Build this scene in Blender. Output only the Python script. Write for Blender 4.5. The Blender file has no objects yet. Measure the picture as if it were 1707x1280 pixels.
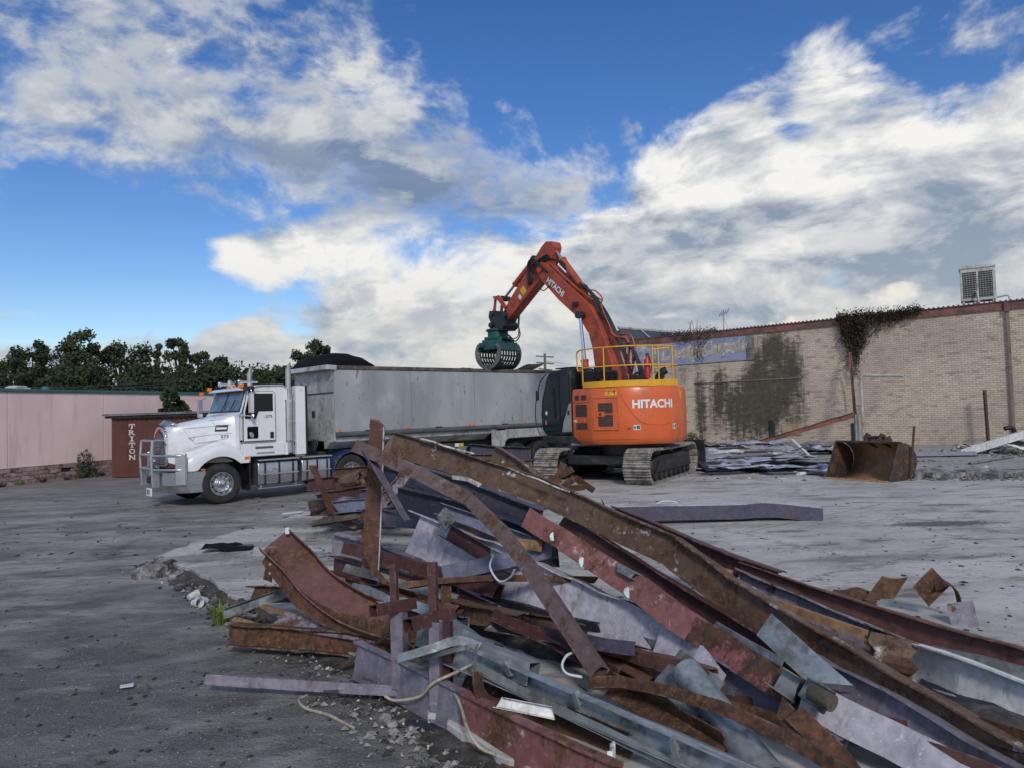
import bpy, bmesh, math, random
from mathutils import Vector, Matrix, noise
from mathutils.bvhtree import BVHTree
sc = bpy.context.scene
COL = sc.collection
R = math.radians
V = Vector
random.seed(7)

# ------------------------------------------------------------------ camera
CAM_H, FPX = 2.15, 1200.0
PITCH, ROLL = math.atan(45 / 1200), 0.031
_F = V((0, math.cos(PITCH), math.sin(PITCH)))
_U0 = V((0, -math.sin(PITCH), math.cos(PITCH)))
_R = V((1, 0, 0)) * math.cos(ROLL) - _U0 * math.sin(ROLL)
_U = _U0 * math.cos(ROLL) + V((1, 0, 0)) * math.sin(ROLL)
CAMP = V((0, 0, CAM_H))
cam = bpy.data.objects.new('camera', bpy.data.cameras.new('camera'))
COL.objects.link(cam)
cam.matrix_world = Matrix(((_R.x, _U.x, -_F.x, 0), (_R.y, _U.y, -_F.y, 0), (_R.z, _U.z, -_F.z, CAM_H), (0, 0, 0, 1)))
cam.data.sensor_fit = 'HORIZONTAL'
cam.data.sensor_width = 36
cam.data.lens = 36 * FPX / 1707
cam.data.clip_end = 5000
sc.camera = cam
def at(x, y, d):            # place measured on the photograph, d metres away
    v = _F + _R * ((x - 853.5) / FPX) + _U * ((640 - y) / FPX)
    return CAMP + v * (d / v.y)
def gnd(x, y, z=0.0):
    v = _F + _R * ((x - 853.5) / FPX) + _U * ((640 - y) / FPX)
    return CAMP + v * ((z - CAM_H) / v.z)

# ------------------------------------------------------------------ light
SUN_EL, SUN_AZ = R(34), R(170)        # azimuth clockwise from +Y: behind the camera
sd = bpy.data.lights.new('sun', 'SUN')
sd.energy, sd.angle, sd.color = 1.5, R(10), (1.0, 0.94, 0.86)
sun = bpy.data.objects.new('sun', sd)
COL.objects.link(sun)
sun_dir = V((math.sin(SUN_AZ) * math.cos(SUN_EL), math.cos(SUN_AZ) * math.cos(SUN_EL), math.sin(SUN_EL)))
sun.rotation_euler = sun_dir.to_track_quat('Z', 'Y').to_euler()
sun.location = (0, -20, 30)
vs = sc.view_settings
vs.view_transform, vs.look, vs.exposure, vs.gamma, vs.use_curve_mapping = 'Standard', 'None', 0.35, 1.0, False

# ------------------------------------------------------------------ node helpers
class NT:
    def __init__(s, tree): s.t = tree; s.n = tree.nodes; s.l = tree.links
    def node(s, typ, **kw):
        nd = s.n.new(typ)
        for k, v in kw.items(): setattr(nd, k, v)
        return nd
    def put(s, sock, val):
        if isinstance(val, bpy.types.NodeSocket): s.l.new(val, sock)
        elif val is not None:
            if hasattr(sock.default_value, '__len__') and not hasattr(val, '__len__'): val = [val] * len(sock.default_value)
            if hasattr(val, '__len__') and len(sock.default_value) == 4 and len(val) == 3: val = tuple(val) + (1,)
            sock.default_value = val
    def math(s, op, a, b=None, c=None, clamp=False):
        nd = s.node('ShaderNodeMath', operation=op, use_clamp=clamp)
        for i, v in enumerate((a, b, c)):
            if v is not None: s.put(nd.inputs[i], v)
        return nd.outputs[0]
    def add(s, a, b): return s.math('ADD', a, b)
    def sub(s, a, b): return s.math('SUBTRACT', a, b)
    def mul(s, a, b): return s.math('MULTIPLY', a, b)
    def vmath(s, op, a, b=None, scale=None):
        nd = s.node('ShaderNodeVectorMath', operation=op)
        s.put(nd.inputs[0], a)
        if b is not None: s.put(nd.inputs[1], b)
        if scale is not None: s.put(nd.inputs['Scale'], scale)
        return nd.outputs[1] if op in ('DOT_PRODUCT', 'LENGTH') else nd.outputs[0]
    def ramp(s, v, lo, hi, a=0.0, b=1.0, smooth=True):
        nd = s.node('ShaderNodeMapRange', clamp=True, interpolation_type='SMOOTHSTEP' if smooth else 'LINEAR')
        for k, x in (('Value', v), ('From Min', lo), ('From Max', hi), ('To Min', a), ('To Max', b)): s.put(nd.inputs[k], x)
        return nd.outputs['Result']
    def mix(s, f, a, b, blend='MIX'):
        nd = s.node('ShaderNodeMix', data_type='RGBA', blend_type=blend)
        s.put(nd.inputs[0], f); s.put(nd.inputs[6], a); s.put(nd.inputs[7], b)
        return nd.outputs[2]
    def noise(s, vec, scale=5, detail=4, rough=.55, dist=0, lac=2.0):
        nd = s.node('ShaderNodeTexNoise')
        s.put(nd.inputs['Vector'], vec); s.put(nd.inputs['Scale'], scale); s.put(nd.inputs['Detail'], detail)
        s.put(nd.inputs['Roughness'], rough); s.put(nd.inputs['Distortion'], dist); s.put(nd.inputs['Lacunarity'], lac)
        return nd.outputs['Fac']
    def voro(s, vec, scale=5, feature='F1', rnd=1.0):
        nd = s.node('ShaderNodeTexVoronoi', feature=feature)
        s.put(nd.inputs['Vector'], vec); s.put(nd.inputs['Scale'], scale); s.put(nd.inputs['Randomness'], rnd)
        return nd.outputs['Distance']
    def mapping(s, vec, scale=(1, 1, 1), rot=(0, 0, 0), loc=(0, 0, 0)):
        nd = s.node('ShaderNodeMapping')
        s.put(nd.inputs['Vector'], vec); s.put(nd.inputs['Location'], loc); s.put(nd.inputs['Rotation'], rot); s.put(nd.inputs['Scale'], scale)
        return nd.outputs[0]
    def sep(s, vec):
        nd = s.node('ShaderNodeSeparateXYZ'); s.put(nd.inputs[0], vec); return nd.outputs
    def comb(s, x, y, z):
        nd = s.node('ShaderNodeCombineXYZ')
        for i, v in enumerate((x, y, z)): s.put(nd.inputs[i], v)
        return nd.outputs[0]
def C(r, g, b):              # 0..255 sRGB to linear
    f = lambda c: (c / 255 / 12.92) if c <= 10 else ((c / 255 + .055) / 1.055) ** 2.4
    return (f(r), f(g), f(b), 1)

# ------------------------------------------------------------------ sky
world = bpy.data.worlds.new('World'); sc.world = world; world.use_nodes = True
W = NT(world.node_tree); W.n.clear()
tc = W.node('ShaderNodeTexCoord').outputs['Generated']
sky = W.node('ShaderNodeTexSky', sky_type='NISHITA', sun_disc=False, sun_elevation=SUN_EL, sun_rotation=SUN_AZ,
             air_density=1.0, dust_density=0.3, ozone_density=2.0)
dx, dy, dz = W.sep(tc)
az = W.math('ARCTAN2', dx, dy)
el = W.math('ARCSINE', dz)
def blob(a, e, ra, re, rot=0.0, amp=1.0):
    """soft weather cell centred at azimuth a, elevation e (degrees)"""
    x = W.sub(az, R(a)); y = W.sub(el, R(e))
    if rot:
        c_, s_ = math.cos(R(rot)), math.sin(R(rot))
        x, y = W.add(W.mul(x, c_), W.mul(y, s_)), W.sub(W.mul(y, c_), W.mul(x, s_))
    q = W.add(W.math('POWER', W.mul(x, 1 / R(ra)), 2), W.math('POWER', W.mul(y, 1 / R(re)), 2))
    return W.mul(W.math('EXPONENT', W.mul(q, -1)), amp)
def sum_blobs(v, cells):
    for c_ in cells: v = W.add(v, blob(*c_))
    return v
def cnoise(vec, sc_):
    nd = W.node('ShaderNodeTexNoise'); W.put(nd.inputs['Vector'], vec); W.put(nd.inputs['Scale'], sc_); W.put(nd.inputs['Detail'], 2)
    return W.vmath('SUBTRACT', nd.outputs['Color'], (.5, .5, .5))
pos = W.mapping(tc, scale=(1, 1, 1.6), loc=(.35, .9, .2))
warp = W.vmath('ADD', pos, W.vmath('SCALE', cnoise(pos, 3.0), scale=.16))
# far bank: a tall bright anvil filling the right, thinning out to the left
top = W.add(W.add(6.2, W.ramp(az, R(-27), R(-19), 0, 7.6)), W.ramp(az, R(2), R(13), 0, 9.2))
top = W.add(top, W.ramp(az, R(40), R(75), 0, -12))
edge = W.mul(W.sub(W.mul(top, R(1)), el), 1 / R(5.0))
nA = W.noise(warp, 4.6, 8, .58)
nA2 = W.noise(W.vmath('ADD', warp, (.012, 0, .05)), 4.6, 5, .55)
covA = W.add(W.math('MINIMUM', W.mul(edge, .36), .42), W.mul(W.sub(nA, .5), 1.9))
covA = sum_blobs(covA, [(-22, 12.9, 3.6, 1.0, -12, .24), (-18.5, 12.2, 3, 1.6, 0, .25), (-27, 4, 8, 1.0, 0, .1), (-27, 8, 6, 2, 0, -.2), (-33.5, 14.8, 1.5, .5, 0, .5), (16, 30, 4, 1.2, 0, .1), (-21.5, 8.5, 3, 1.6, 0, -.3), (21.8, 19.7, 1.6, 3, 12, -.3)])
dA = W.ramp(covA, -.04, .22)
streak = W.mapping(warp, rot=(0, R(26), 0), scale=(1.3, 1.3, 3.0))
nS = W.noise(streak, 3.2, 8, .60)
nF = W.noise(warp, 13, 7, .62)
litA = W.add(W.ramp(W.sub(nA, nA2), -.07, .06, 0, .34), W.add(W.ramp(nS, .39, .60, .0, .56), W.ramp(nF, .38, .62, -.16, .20)))
litA = sum_blobs(litA, [(22, 19, 12, 4.0, 8, .45), (-14, 12.0, 13, 2.2, 3, .55), (-2, 8, 12, 4, 0, .3), (31, 10.5, 10, 2.4, 10, -.20), (14, 12.3, 8, 1.5, 0, -.22), (-10, 8.2, 10, 1.6, 3, -.25), (-25, 4.5, 9, 3, 0, -.30), (28, 15, 9, 1.0, 14, -.18), (24, 7.4, 7, 1.4, 8, -.2), (32, 14, 4, 2, 0, .12), (0, 8, 9, 2.5, 0, .15)])
litA = W.math('MINIMUM', W.math('MAXIMUM', litA, 0), 1)
colA = W.mix(litA, W.mix(W.ramp(el, R(3), R(16)), (.36, .43, .52), (.27, .34, .45)), W.mix(W.ramp(el, R(2), R(15)), (.78, .77, .72), (.97, .96, .93)))
# low heaped clouds over the roofs
nP = W.noise(warp, 19, 7, .58)
covP = sum_blobs(W.sub(W.mul(W.sub(nP, .5), 2.0), .5), [(23, 6.0, 3.2, 1.0, 10, 1.05), (28.5, 7.4, 2.4, 1.3, 0, 1.15), (20, 5.2, 2.5, .9, 0, 1.05)])
dP = W.ramp(covP, .22, .70, 0, .8)
colP = W.mix(W.ramp(nP, .40, .62), (.72, .70, .66), (1.0, .95, .84))
# near deck: broken grey and white cells on a flat layer overhead
inv = W.math('DIVIDE', 1, W.add(W.math('ABSOLUTE', dz), .16))
deck = W.comb(W.mul(dx, inv), W.mul(dy, inv), .4)
deck = W.vmath('ADD', deck, W.vmath('SCALE', cnoise(deck, 1.3), scale=.35))
nB = W.noise(deck, 2.2, 8, .60)
nB2 = W.noise(W.vmath('ADD', deck, (.03, -.13, 0)), 2.2, 5, .57)
nC = W.noise(warp, 8.5, 7, .6)
nD = W.noise(warp, 23, 6, .62)
covB = W.add(W.add(W.mul(W.sub(nB, .5), 2.2), W.mul(W.sub(nD, .5), 1.5)), W.mul(W.sub(nC, .5), 2.2))
covB = sum_blobs(W.sub(covB, .34), [(-31, 20.5, 9, 4.4, 8, .80), (-17, 23.0, 12, 5.5, -12, .50), (-10, 27, 7, 3.5, 20, .35), (-9, 18, 13, 4.2, -9, .66), (3, 18.3, 8, 3.0, 0, .48), (-30, 29, 12, 4, 10, .34), (-30, 11.5, 12, 3.6, 0, -.6), (8, 29, 12, 5, 0, -.6), (29, 30, 14, 4, 0, -.4), (26, 15, 10, 5, 15, -.1)])
covB = W.add(covB, W.ramp(el, R(29), R(42), 0, .42))  # extra cloud above the view, added to neutralise the blue skylight
covB = W.add(covB, W.ramp(W.math('ABSOLUTE', az), R(42), R(75), 0, .40))  # unseen cloud to the sides and behind, added for the same greyer light
dB = W.ramp(covB, -.22, .72, 0, .95)
litB = W.add(W.ramp(W.sub(nB, nB2), -.08, .09, -.12, .42), W.ramp(W.add(W.mul(nC, .6), W.mul(nD, .4)), .40, .60, -.10, .50))
litB = W.add(litB, W.ramp(covB, .1, .75, .26, -.10))
litB = sum_blobs(litB, [(-30, 23, 9, 3.5, 10, .30), (-17, 26, 9, 3, -5, .22), (-8, 16.6, 13, 3.0, -8, -.32), (-22, 18.8, 6, 1.6, -20, -.18), (3, 17, 7, 2, 0, -.12)])
litB = W.math('MINIMUM', W.math('MAXIMUM', litB, 0), 1)
colB = W.mix(litB, (.19, .27, .41), (.82, .82, .80))
cloud = W.mix(dB, W.mix(dP, colA, colP), colB)
dens = W.sub(1, W.mul(W.mul(W.sub(1, dA), W.sub(1, dB)), W.sub(1, dP)))
low = W.ramp(el, R(-1), R(3.5), 1, 0)
cloud = W.mix(low, cloud, (.62, .68, .74)); dens = W.math('MAXIMUM', dens, low)
skyc = W.node('ShaderNodeHueSaturation'); W.put(skyc.inputs['Hue'], .513); W.put(skyc.inputs['Saturation'], 1.32); W.put(skyc.inputs['Value'], 1.15); W.put(skyc.inputs['Color'], sky.outputs[0])
bgs = W.node('ShaderNodeBackground'); W.put(bgs.inputs['Color'], skyc.outputs[0]); bgs.inputs['Strength'].default_value = .082
bgc = W.node('ShaderNodeBackground'); W.put(bgc.inputs['Color'], cloud); bgc.inputs['Strength'].default_value = .74
mx = W.node('ShaderNodeMixShader'); W.put(mx.inputs[0], dens); W.l.new(bgs.outputs[0], mx.inputs[1]); W.l.new(bgc.outputs[0], mx.inputs[2])
wo = W.node('ShaderNodeOutputWorld'); W.l.new(mx.outputs[0], wo.inputs['Surface'])
world.cycles.sampling_method = 'MANUAL'; world.cycles.sample_map_resolution = 256

# ------------------------------------------------------------------ mesh helpers
def base_loc(o):
    p = V((0, 0, 0))
    while o is not None: p += o.location; o = o.parent
    return p
def tag(o, label, cat, group=None):
    o['label'] = label; o['category'] = cat
    if group: o['group'] = group
    return o
def thing(name, label, cat, loc=(0, 0, 0), group=None):
    o = bpy.data.objects.new(name, None); COL.objects.link(o); o.location = loc; o.empty_display_size = .2
    return tag(o, label, cat, group)
class Frame:
    def __init__(s, o, ex, ey=None, ez=(0, 0, 1)):
        s.o = V(o); s.x = V(ex).normalized(); s.z = V(ez).normalized()
        s.y = V(ey).normalized() if ey is not None else s.z.cross(s.x)
    def __call__(s, a, b=0, c=0): return s.o + s.x * a + s.y * b + s.z * c
WORLDF = Frame((0, 0, 0), (1, 0, 0), (0, 1, 0))
class MB:
    def __init__(s): s.v = []; s.f = []; s.m = []; s.cur = 0
    def face(s, idx): s.f.append(tuple(idx)); s.m.append(s.cur)
    def pts(s, ps): n = len(s.v); s.v.extend(V(p) for p in ps); return list(range(n, n + len(ps)))
    def quad(s, *ps): s.face(s.pts(ps)); return s
    def box(s, fr, x0, x1, y0, y1, z0, z1):
        i = s.pts([fr(x, y, z) for z in (z0, z1) for (x, y) in ((x0, y0), (x1, y0), (x1, y1), (x0, y1))])
        for q in ((0, 3, 2, 1), (4, 5, 6, 7), (0, 1, 5, 4), (1, 2, 6, 5), (2, 3, 7, 6), (3, 0, 4, 7)): s.face([i[k] for k in q])
        return s
    def loft(s, rings, cap=True, closed=True):
        ids = [s.pts(r) for r in rings]; n = len(rings[0])
        for a, b in zip(ids, ids[1:]):
            for k in range(n if closed else n - 1):
                s.face((a[k], a[(k + 1) % n], b[(k + 1) % n], b[k]))
        if cap and closed:
            s.face(ids[0][::-1]); s.face(ids[-1])
        return s
    def prism(s, poly, fr, y0, y1):          # poly in the frame's x-z plane, extruded along y
        return s.loft([[fr(a, y0, b) for a, b in poly], [fr(a, y1, b) for a, b in poly]])
    def prism_z(s, poly, fr, z0, z1):        # poly in x-y, extruded along z
        return s.loft([[fr(a, b, z0) for a, b in poly], [fr(a, b, z1) for a, b in poly]])
    def tube(s, path, r, n=8, cap=True, squash=None):
        path = [V(p) for p in path]; rings = []; ref = None
        for i, p in enumerate(path):
            t = (path[min(i + 1, len(path) - 1)] - path[max(i - 1, 0)])
            t = t.normalized() if t.length > 1e-9 else V((0, 0, 1))
            if ref is None: ref = t.orthogonal().normalized()
            ref = (ref - t * ref.dot(t)); ref = ref.normalized() if ref.length > 1e-6 else t.orthogonal().normalized()
            b = t.cross(ref); rr = r[i] if hasattr(r, '__len__') else r
            rings.append([p + (ref * math.cos(2 * math.pi * k / n) + b * math.sin(2 * math.pi * k / n) * (squash or 1)) * rr for k in range(n)])
        return s.loft(rings, cap)
    def ring(s, c, axis, prof, n=32, cap=False):   # lathe: prof = [(along axis, radius)]
        axis = V(axis).normalized(); u = axis.orthogonal().normalized(); w = axis.cross(u)
        return s.loft([[V(c) + axis * a + (u * math.cos(2 * math.pi * k / n) + w * math.sin(2 * math.pi * k / n)) * r for k in range(n)] for a, r in prof], cap)
    def build(s, name, mat, parent=None, smooth=None, bevel=0, recenter=True, kind=None):
        me = bpy.data.meshes.new(name)
        off = base_loc(parent) if parent is not None else V((0, 0, 0))
        loc = V((0, 0, 0))
        if parent is None and recenter and s.v:
            xs = [p.x for p in s.v]; ys = [p.y for p in s.v]; zs = [p.z for p in s.v]
            loc = V(((min(xs) + max(xs)) / 2, (min(ys) + max(ys)) / 2, min(zs))); off = loc
        me.from_pydata([tuple(p - off) for p in s.v], [], s.f)
        mats = mat if isinstance(mat, (list, tuple)) else [mat]
        for m_ in mats: me.materials.append(m_)
        if len(mats) > 1: me.polygons.foreach_set('material_index', s.m)
        bm = bmesh.new(); bm.from_mesh(me); bmesh.ops.recalc_face_normals(bm, faces=bm.faces); bm.to_mesh(me); bm.free()
        if smooth:
            me.polygons.foreach_set('use_smooth', [True] * len(me.polygons)); me.set_sharp_from_angle(angle=R(smooth))
        me.update()
        o = bpy.data.objects.new(name, me); COL.objects.link(o); o.location = loc
        if parent is not None: o.parent = parent
        if bevel:
            bv = o.modifiers.new('bevel', 'BEVEL'); bv.width = bevel; bv.segments = 2; bv.limit_method = 'ANGLE'; bv.angle_limit = R(40); bv.harden_normals = False
        if kind: o['kind'] = kind
        return o
def curve_pts(ps, n=8):                       # Catmull-Rom through points
    ps = [V(p) for p in ps]
    if len(ps) < 3: return [ps[0].lerp(ps[-1], i / n) for i in range(n + 1)]
    out = []; q = [ps[0] * 2 - ps[1]] + ps + [ps[-1] * 2 - ps[-2]]
    for i in range(1, len(q) - 2):
        a, b, c, d = q[i - 1:i + 3]
        for k in range(n):
            t = k / n
            out.append(.5 * ((2 * b) + (c - a) * t + (2 * a - 5 * b + 4 * c - d) * t * t + (3 * b - a - 3 * c + d) * t ** 3))
    out.append(ps[-1]); return out
def poly_pts(ps, step=.25):                   # straight runs, subdivided
    ps = [V(p) for p in ps]; out = []
    for a, b in zip(ps, ps[1:]):
        n = max(1, int((b - a).length / step))
        out += [a.lerp(b, i / n) for i in range(n)]
    return out + [ps[-1]]
def text_mesh(body, size=1.0, bold=0.0, shear=0.0, extrude=0.0, spacing=1.0, align='CENTER'):
    cu = bpy.data.curves.new('lettering', 'FONT'); cu.body = body; cu.size = size; cu.offset = bold; cu.shear = shear; cu.extrude = extrude
    cu.space_character = spacing; cu.align_x = align; cu.align_y = 'CENTER'; cu.resolution_u = 4
    o = bpy.data.objects.new('lettering', cu); COL.objects.link(o)
    dg = bpy.context.evaluated_depsgraph_get(); dg.update()
    me = bpy.data.meshes.new_from_object(o.evaluated_get(dg))
    vs_ = [v.co.copy() for v in me.vertices]; fs = [tuple(p.vertices) for p in me.polygons]
    bpy.data.objects.remove(o); bpy.data.curves.remove(cu); bpy.data.meshes.remove(me)
    return vs_, fs
def lettering(name, body, mapf, mat, parent, size=1.0, width=None, height=None, **kw):
    vs_, fs = text_mesh(body, size, **kw)
    x0 = min(v.x for v in vs_); x1 = max(v.x for v in vs_); y0 = min(v.y for v in vs_); y1 = max(v.y for v in vs_)
    mb = MB()
    for v in vs_:
        x = v.x - (x0 + x1) / 2; y = v.y - (y0 + y1) / 2
        if width: x *= width / (x1 - x0)
        if height: y *= height / (y1 - y0)
        mb.v.append(V(mapf(x, y)))
    for f_ in fs: mb.face(f_)
    return mb.build(name, mat, parent)

# ------------------------------------------------------------------ materials
def newmat(name):
    m = bpy.data.materials.new(name); m.use_nodes = True
    t = NT(m.node_tree); bs = m.node_tree.nodes['Principled BSDF']
    return m, t, bs
def mk(name, col, rough=.6, metal=0.0, var=.18, scale=2.5, dirt=None, dirt_amt=.35, dirt_scale=1.6, bump=.15, bscale=30, spec=.5, coat=0, streak=False):
    m, t, bs = newmat(name)
    co = t.node('ShaderNodeTexCoord').outputs['Object']
    rnd = t.node('ShaderNodeObjectInfo').outputs['Random']
    v = t.vmath('ADD', co, t.comb(t.mul(rnd, 37), t.mul(rnd, 11), t.mul(rnd, 23)))
    n = t.noise(v, scale, 6, .6)
    c = t.mix(t.ramp(n, .3, .7), tuple(x * (1 - var) for x in col[:3]), tuple(min(1, x * (1 + var)) for x in col[:3]))
    rg = rough
    if dirt:
        dv = t.mapping(v, scale=(1, 1, .18)) if streak else v
        dn = t.add(t.mul(t.noise(dv, dirt_scale, 7, .68), .7), t.mul(t.noise(v, dirt_scale * 7, 4, .6), .3))
        k = t.ramp(dn, .62 - dirt_amt * .4, .80 - dirt_amt * .4)
        c = t.mix(k, c, dirt)
        rg = t.ramp(k, 0, 1, rough, max(rough, .75))
    t.put(bs.inputs['Base Color'], c); t.put(bs.inputs['Roughness'], rg); t.put(bs.inputs['Metallic'], metal)
    t.put(bs.inputs['Specular IOR Level'], spec)
    if coat: t.put(bs.inputs['Coat Weight'], coat); t.put(bs.inputs['Coat Roughness'], .12)
    if bump:
        bn = t.node('ShaderNodeBump'); t.put(bn.inputs['Strength'], bump); t.put(bn.inputs['Distance'], .01)
        t.put(bn.inputs['Height'], t.noise(v, bscale, 4, .6)); t.l.new(bn.outputs[0], bs.inputs['Normal'])
    return m
RUST_D, RUST_M, RUST_O = (.045, .027, .019, 1), (.115, .056, .032, 1), (.20, .098, .046, 1)
def steel(name, paint, rust=.4, scale=2.2, rough=.55, rustcol=None, metal=0.0, white=0.0, edgecol=None):
    """old painted or bare steel: paint, rust that eats it in patches, dark stains"""
    m, t, bs = newmat(name)
    co = t.node('ShaderNodeTexCoord').outputs['Object']
    rnd = t.node('ShaderNodeObjectInfo').outputs['Random']
    v = t.vmath('ADD', co, t.comb(t.mul(rnd, 41), t.mul(rnd, 17), t.mul(rnd, 29)))
    n1 = t.noise(v, scale, 8, .66, .3); n2 = t.noise(v, scale * 6, 5, .62); n3 = t.noise(v, 26, 5, .7)
    rc = t.mix(t.ramp(n2, .35, .68), RUST_D, RUST_M)
    rc = t.mix(t.ramp(t.add(t.mul(n3, .6), t.mul(n1, .4)), .50, .66), rc, rustcol or RUST_O)
    pc = t.mix(t.ramp(n2, .25, .75), tuple(x * .72 for x in paint[:3]), tuple(min(1, x * 1.18) for x in paint[:3]))
    pc = t.mix(t.ramp(t.noise(v, 1.1, 5, .6), .48, .72, 0, .55), pc, tuple(x * .45 for x in paint[:3]))
    if white: pc = t.mix(t.ramp(t.noise(v, 5, 6, .7), .60 - white * .1, .70), pc, (.62, .60, .58, 1))
    sl = t.mapping(v, rot=(0, 0, R(43)), scale=(.12, 1.0, 1.0)); scr = t.noise(sl, 30, 4, .6); run = t.noise(t.mapping(v, scale=(1, 1, .12)), 9, 5, .65)
    pc = t.mix(t.ramp(scr, .60, .70, 0, .55), pc, tuple(min(1, x * 1.6 + .05) for x in paint[:3]))
    pc = t.mix(t.ramp(run, .54, .72, 0, .55), pc, RUST_M)
    k = t.ramp(t.add(t.add(t.mul(n1, .62), t.mul(n3, .24)), t.mul(run, .14)), .80 - rust * .62, .84 - rust * .60)
    c = t.mix(k, pc, rc)
    gN = t.node('ShaderNodeNewGeometry').outputs['Normal']; bv = t.node('ShaderNodeBevel', samples=3); bv.inputs['Radius'].default_value = .014
    ed = t.mul(t.ramp(t.vmath('DOT_PRODUCT', bv.outputs[0], gN), .80, .97, 1, 0), t.ramp(t.noise(v, 7, 5, .7), .44, .58))
    c = t.mix(t.mul(ed, .85), c, t.mix(t.ramp(n2, .45, .58), RUST_D, edgecol or (.36, .31, .27, 1)))
    spots = t.ramp(t.noise(v, 55, 3, .6), .66, .74, 0, min(1, .2 + rust))
    c = t.mix(spots, c, RUST_M)
    t.put(bs.inputs['Base Color'], c); t.put(bs.inputs['Roughness'], t.ramp(k, 0, 1, rough, .85)); t.put(bs.inputs['Metallic'], t.ramp(k, 0, 1, metal, 0))
    t.put(bs.inputs['Specular IOR Level'], .35)
    bn = t.node('ShaderNodeBump'); t.put(bn.inputs['Strength'], .35); t.put(bn.inputs['Distance'], .012)
    t.put(bn.inputs['Height'], t.add(t.mul(n3, .6), t.mul(k, -.35))); t.l.new(bn.outputs[0], bs.inputs['Normal'])
    return m
M = {}
M['dark'] = mk('dark_metal', (.018, .019, .021), .5, dirt=(.07, .065, .06, 1), dirt_amt=.35)
M['rubber'] = mk('rubber', (.016, .016, .017), .75, dirt=(.06, .055, .05, 1), dirt_amt=.3, dirt_scale=4, bump=.3)
M['chrome'] = mk('chrome', (.75, .76, .78), .12, 1.0, var=.04, bump=.02)
M['alu'] = mk('polished_aluminium', (.55, .56, .58), .33, .9, var=.1, dirt=(.25, .24, .23, 1), dirt_amt=.25, bump=.05)
M['glass'] = mk('window_glass', (.004, .005, .006), .05, 0, var=.1, bump=0, spec=.35)
M['amber'] = mk('amber_lens', (.75, .18, .015), .25, var=.1, bump=0)
M['black'] = mk('black_plastic', (.012, .012, .013), .45, dirt=(.04, .04, .04, 1), dirt_amt=.2)
M['lamp'] = mk('lamp_glass', (.55, .57, .60), .12, .3, var=.2, bump=0)
M['red'] = mk('red_paint', (.42, .015, .015), .4)
M['white_flat'] = mk('white_lettering', (.72, .72, .72), .6, var=.1)

# ================================================================== THE SETTING
SLZ = .09                    # top of the concrete slab
def ground_mat():
    m, t, bs = newmat('asphalt')
    p = t.node('ShaderNodeTexCoord').outputs['Object']
    x, y, z = t.sep(p)
    agg = t.voro(p, 60); fine = t.noise(p, 45, 4, .7)
    base = t.mix(t.ramp(fine, .3, .7), (.072, .071, .070), (.160, .157, .153))
    base = t.mix(t.ramp(agg, .0, .30, .8, 0), base, (.30, .295, .285))
    st = t.mapping(p, rot=(0, 0, R(-32)), scale=(.55, 1.25, 1))
    n1 = t.noise(st, .9, 7, .62, .4); n2 = t.noise(p, .35, 5, .55); n3 = t.noise(st, 3.2, 7, .68); n4 = t.noise(p, 7, 6, .65)
    # pale concrete dust dragged about by the wheels, brown mud over it
    far = t.ramp(y, 6.0, 10.5)
    dust = t.ramp(t.add(t.mul(n1, .6), t.mul(n3, .4)), t.ramp(far, 0, 1, .47, .40), t.ramp(far, 0, 1, .66, .60))
    c = t.mix(t.mul(dust, t.ramp(far, 0, 1, .85, .9)), base, t.mix(n4, (.31, .298, .288), (.46, .445, .43)))
    mud = t.mul(t.ramp(t.add(t.mul(n2, .45), t.mul(n3, .55)), .50, .64), t.ramp(y, 4, 9, .5, .85))
    c = t.mix(mud, c, t.mix(n4, (.135, .118, .106), (.25, .225, .205)))
    mid = t.noise(p, 11, 7, .78); mid2 = t.noise(t.mapping(p, rot=(0, 0, R(-20)), scale=(.5, 1.6, 1)), 5, 8, .75)
    c = t.mix(t.ramp(mid, .52, .66, 0, .55), c, (.19, .183, .176)); c = t.mix(t.ramp(mid2, .53, .64, 0, .60), c, (.052, .049, .047))
    big = t.noise(t.mapping(p, rot=(0, 0, R(-30)), scale=(.7, 1.2, 1)), .9, 6, .6)
    c = t.mix(t.ramp(big, .50, .66, 0, .5), c, (.21, .203, .197)); c = t.mix(t.ramp(big, .30, .42, .45, 0), c, (.055, .053, .052))
    scuff = t.mul(t.ramp(t.noise(t.mapping(p, rot=(0, 0, R(-27)), scale=(.18, 2.6, 1)), 3.4, 7, .72), .57, .66), t.ramp(t.noise(p, .8, 3, .5), .42, .6))
    c = t.mix(t.mul(scuff, .6), c, (.34, .33, .32))
    ck = t.ramp(t.voro(t.vmath('ADD', p, t.comb(mid, mid2, 0)), .5, 'DISTANCE_TO_EDGE'), 0, .008, .55, 0)
    c = t.mix(ck, c, (.025, .024, .023))
    blotch = t.mul(t.ramp(t.noise(p, 3.4, 5, .6, .6), .60, .70), .55)
    c = t.mix(blotch, c, (.045, .043, .042))
    bk = t.ramp(y, 17, 26)                      # the open yard towards the pink wall was never built on
    c = t.mix(t.mul(bk, t.ramp(t.noise(p, .5, 4, .6), .35, .6, .35, .75)), c, (.16, .157, .157))
    t.put(bs.inputs['Base Color'], c); t.put(bs.inputs['Roughness'], t.ramp(mud, 0, 1, .72, .9)); t.put(bs.inputs['Specular IOR Level'], .35)
    bn = t.node('ShaderNodeBump'); t.put(bn.inputs['Strength'], .9); t.put(bn.inputs['Distance'], .03)
    t.put(bn.inputs['Height'], t.add(t.add(t.mul(t.add(fine, mid), .45), t.mul(agg, -.3)), t.mul(n3, .8))); t.l.new(bn.outputs[0], bs.inputs['Normal'])
    return m
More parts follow.
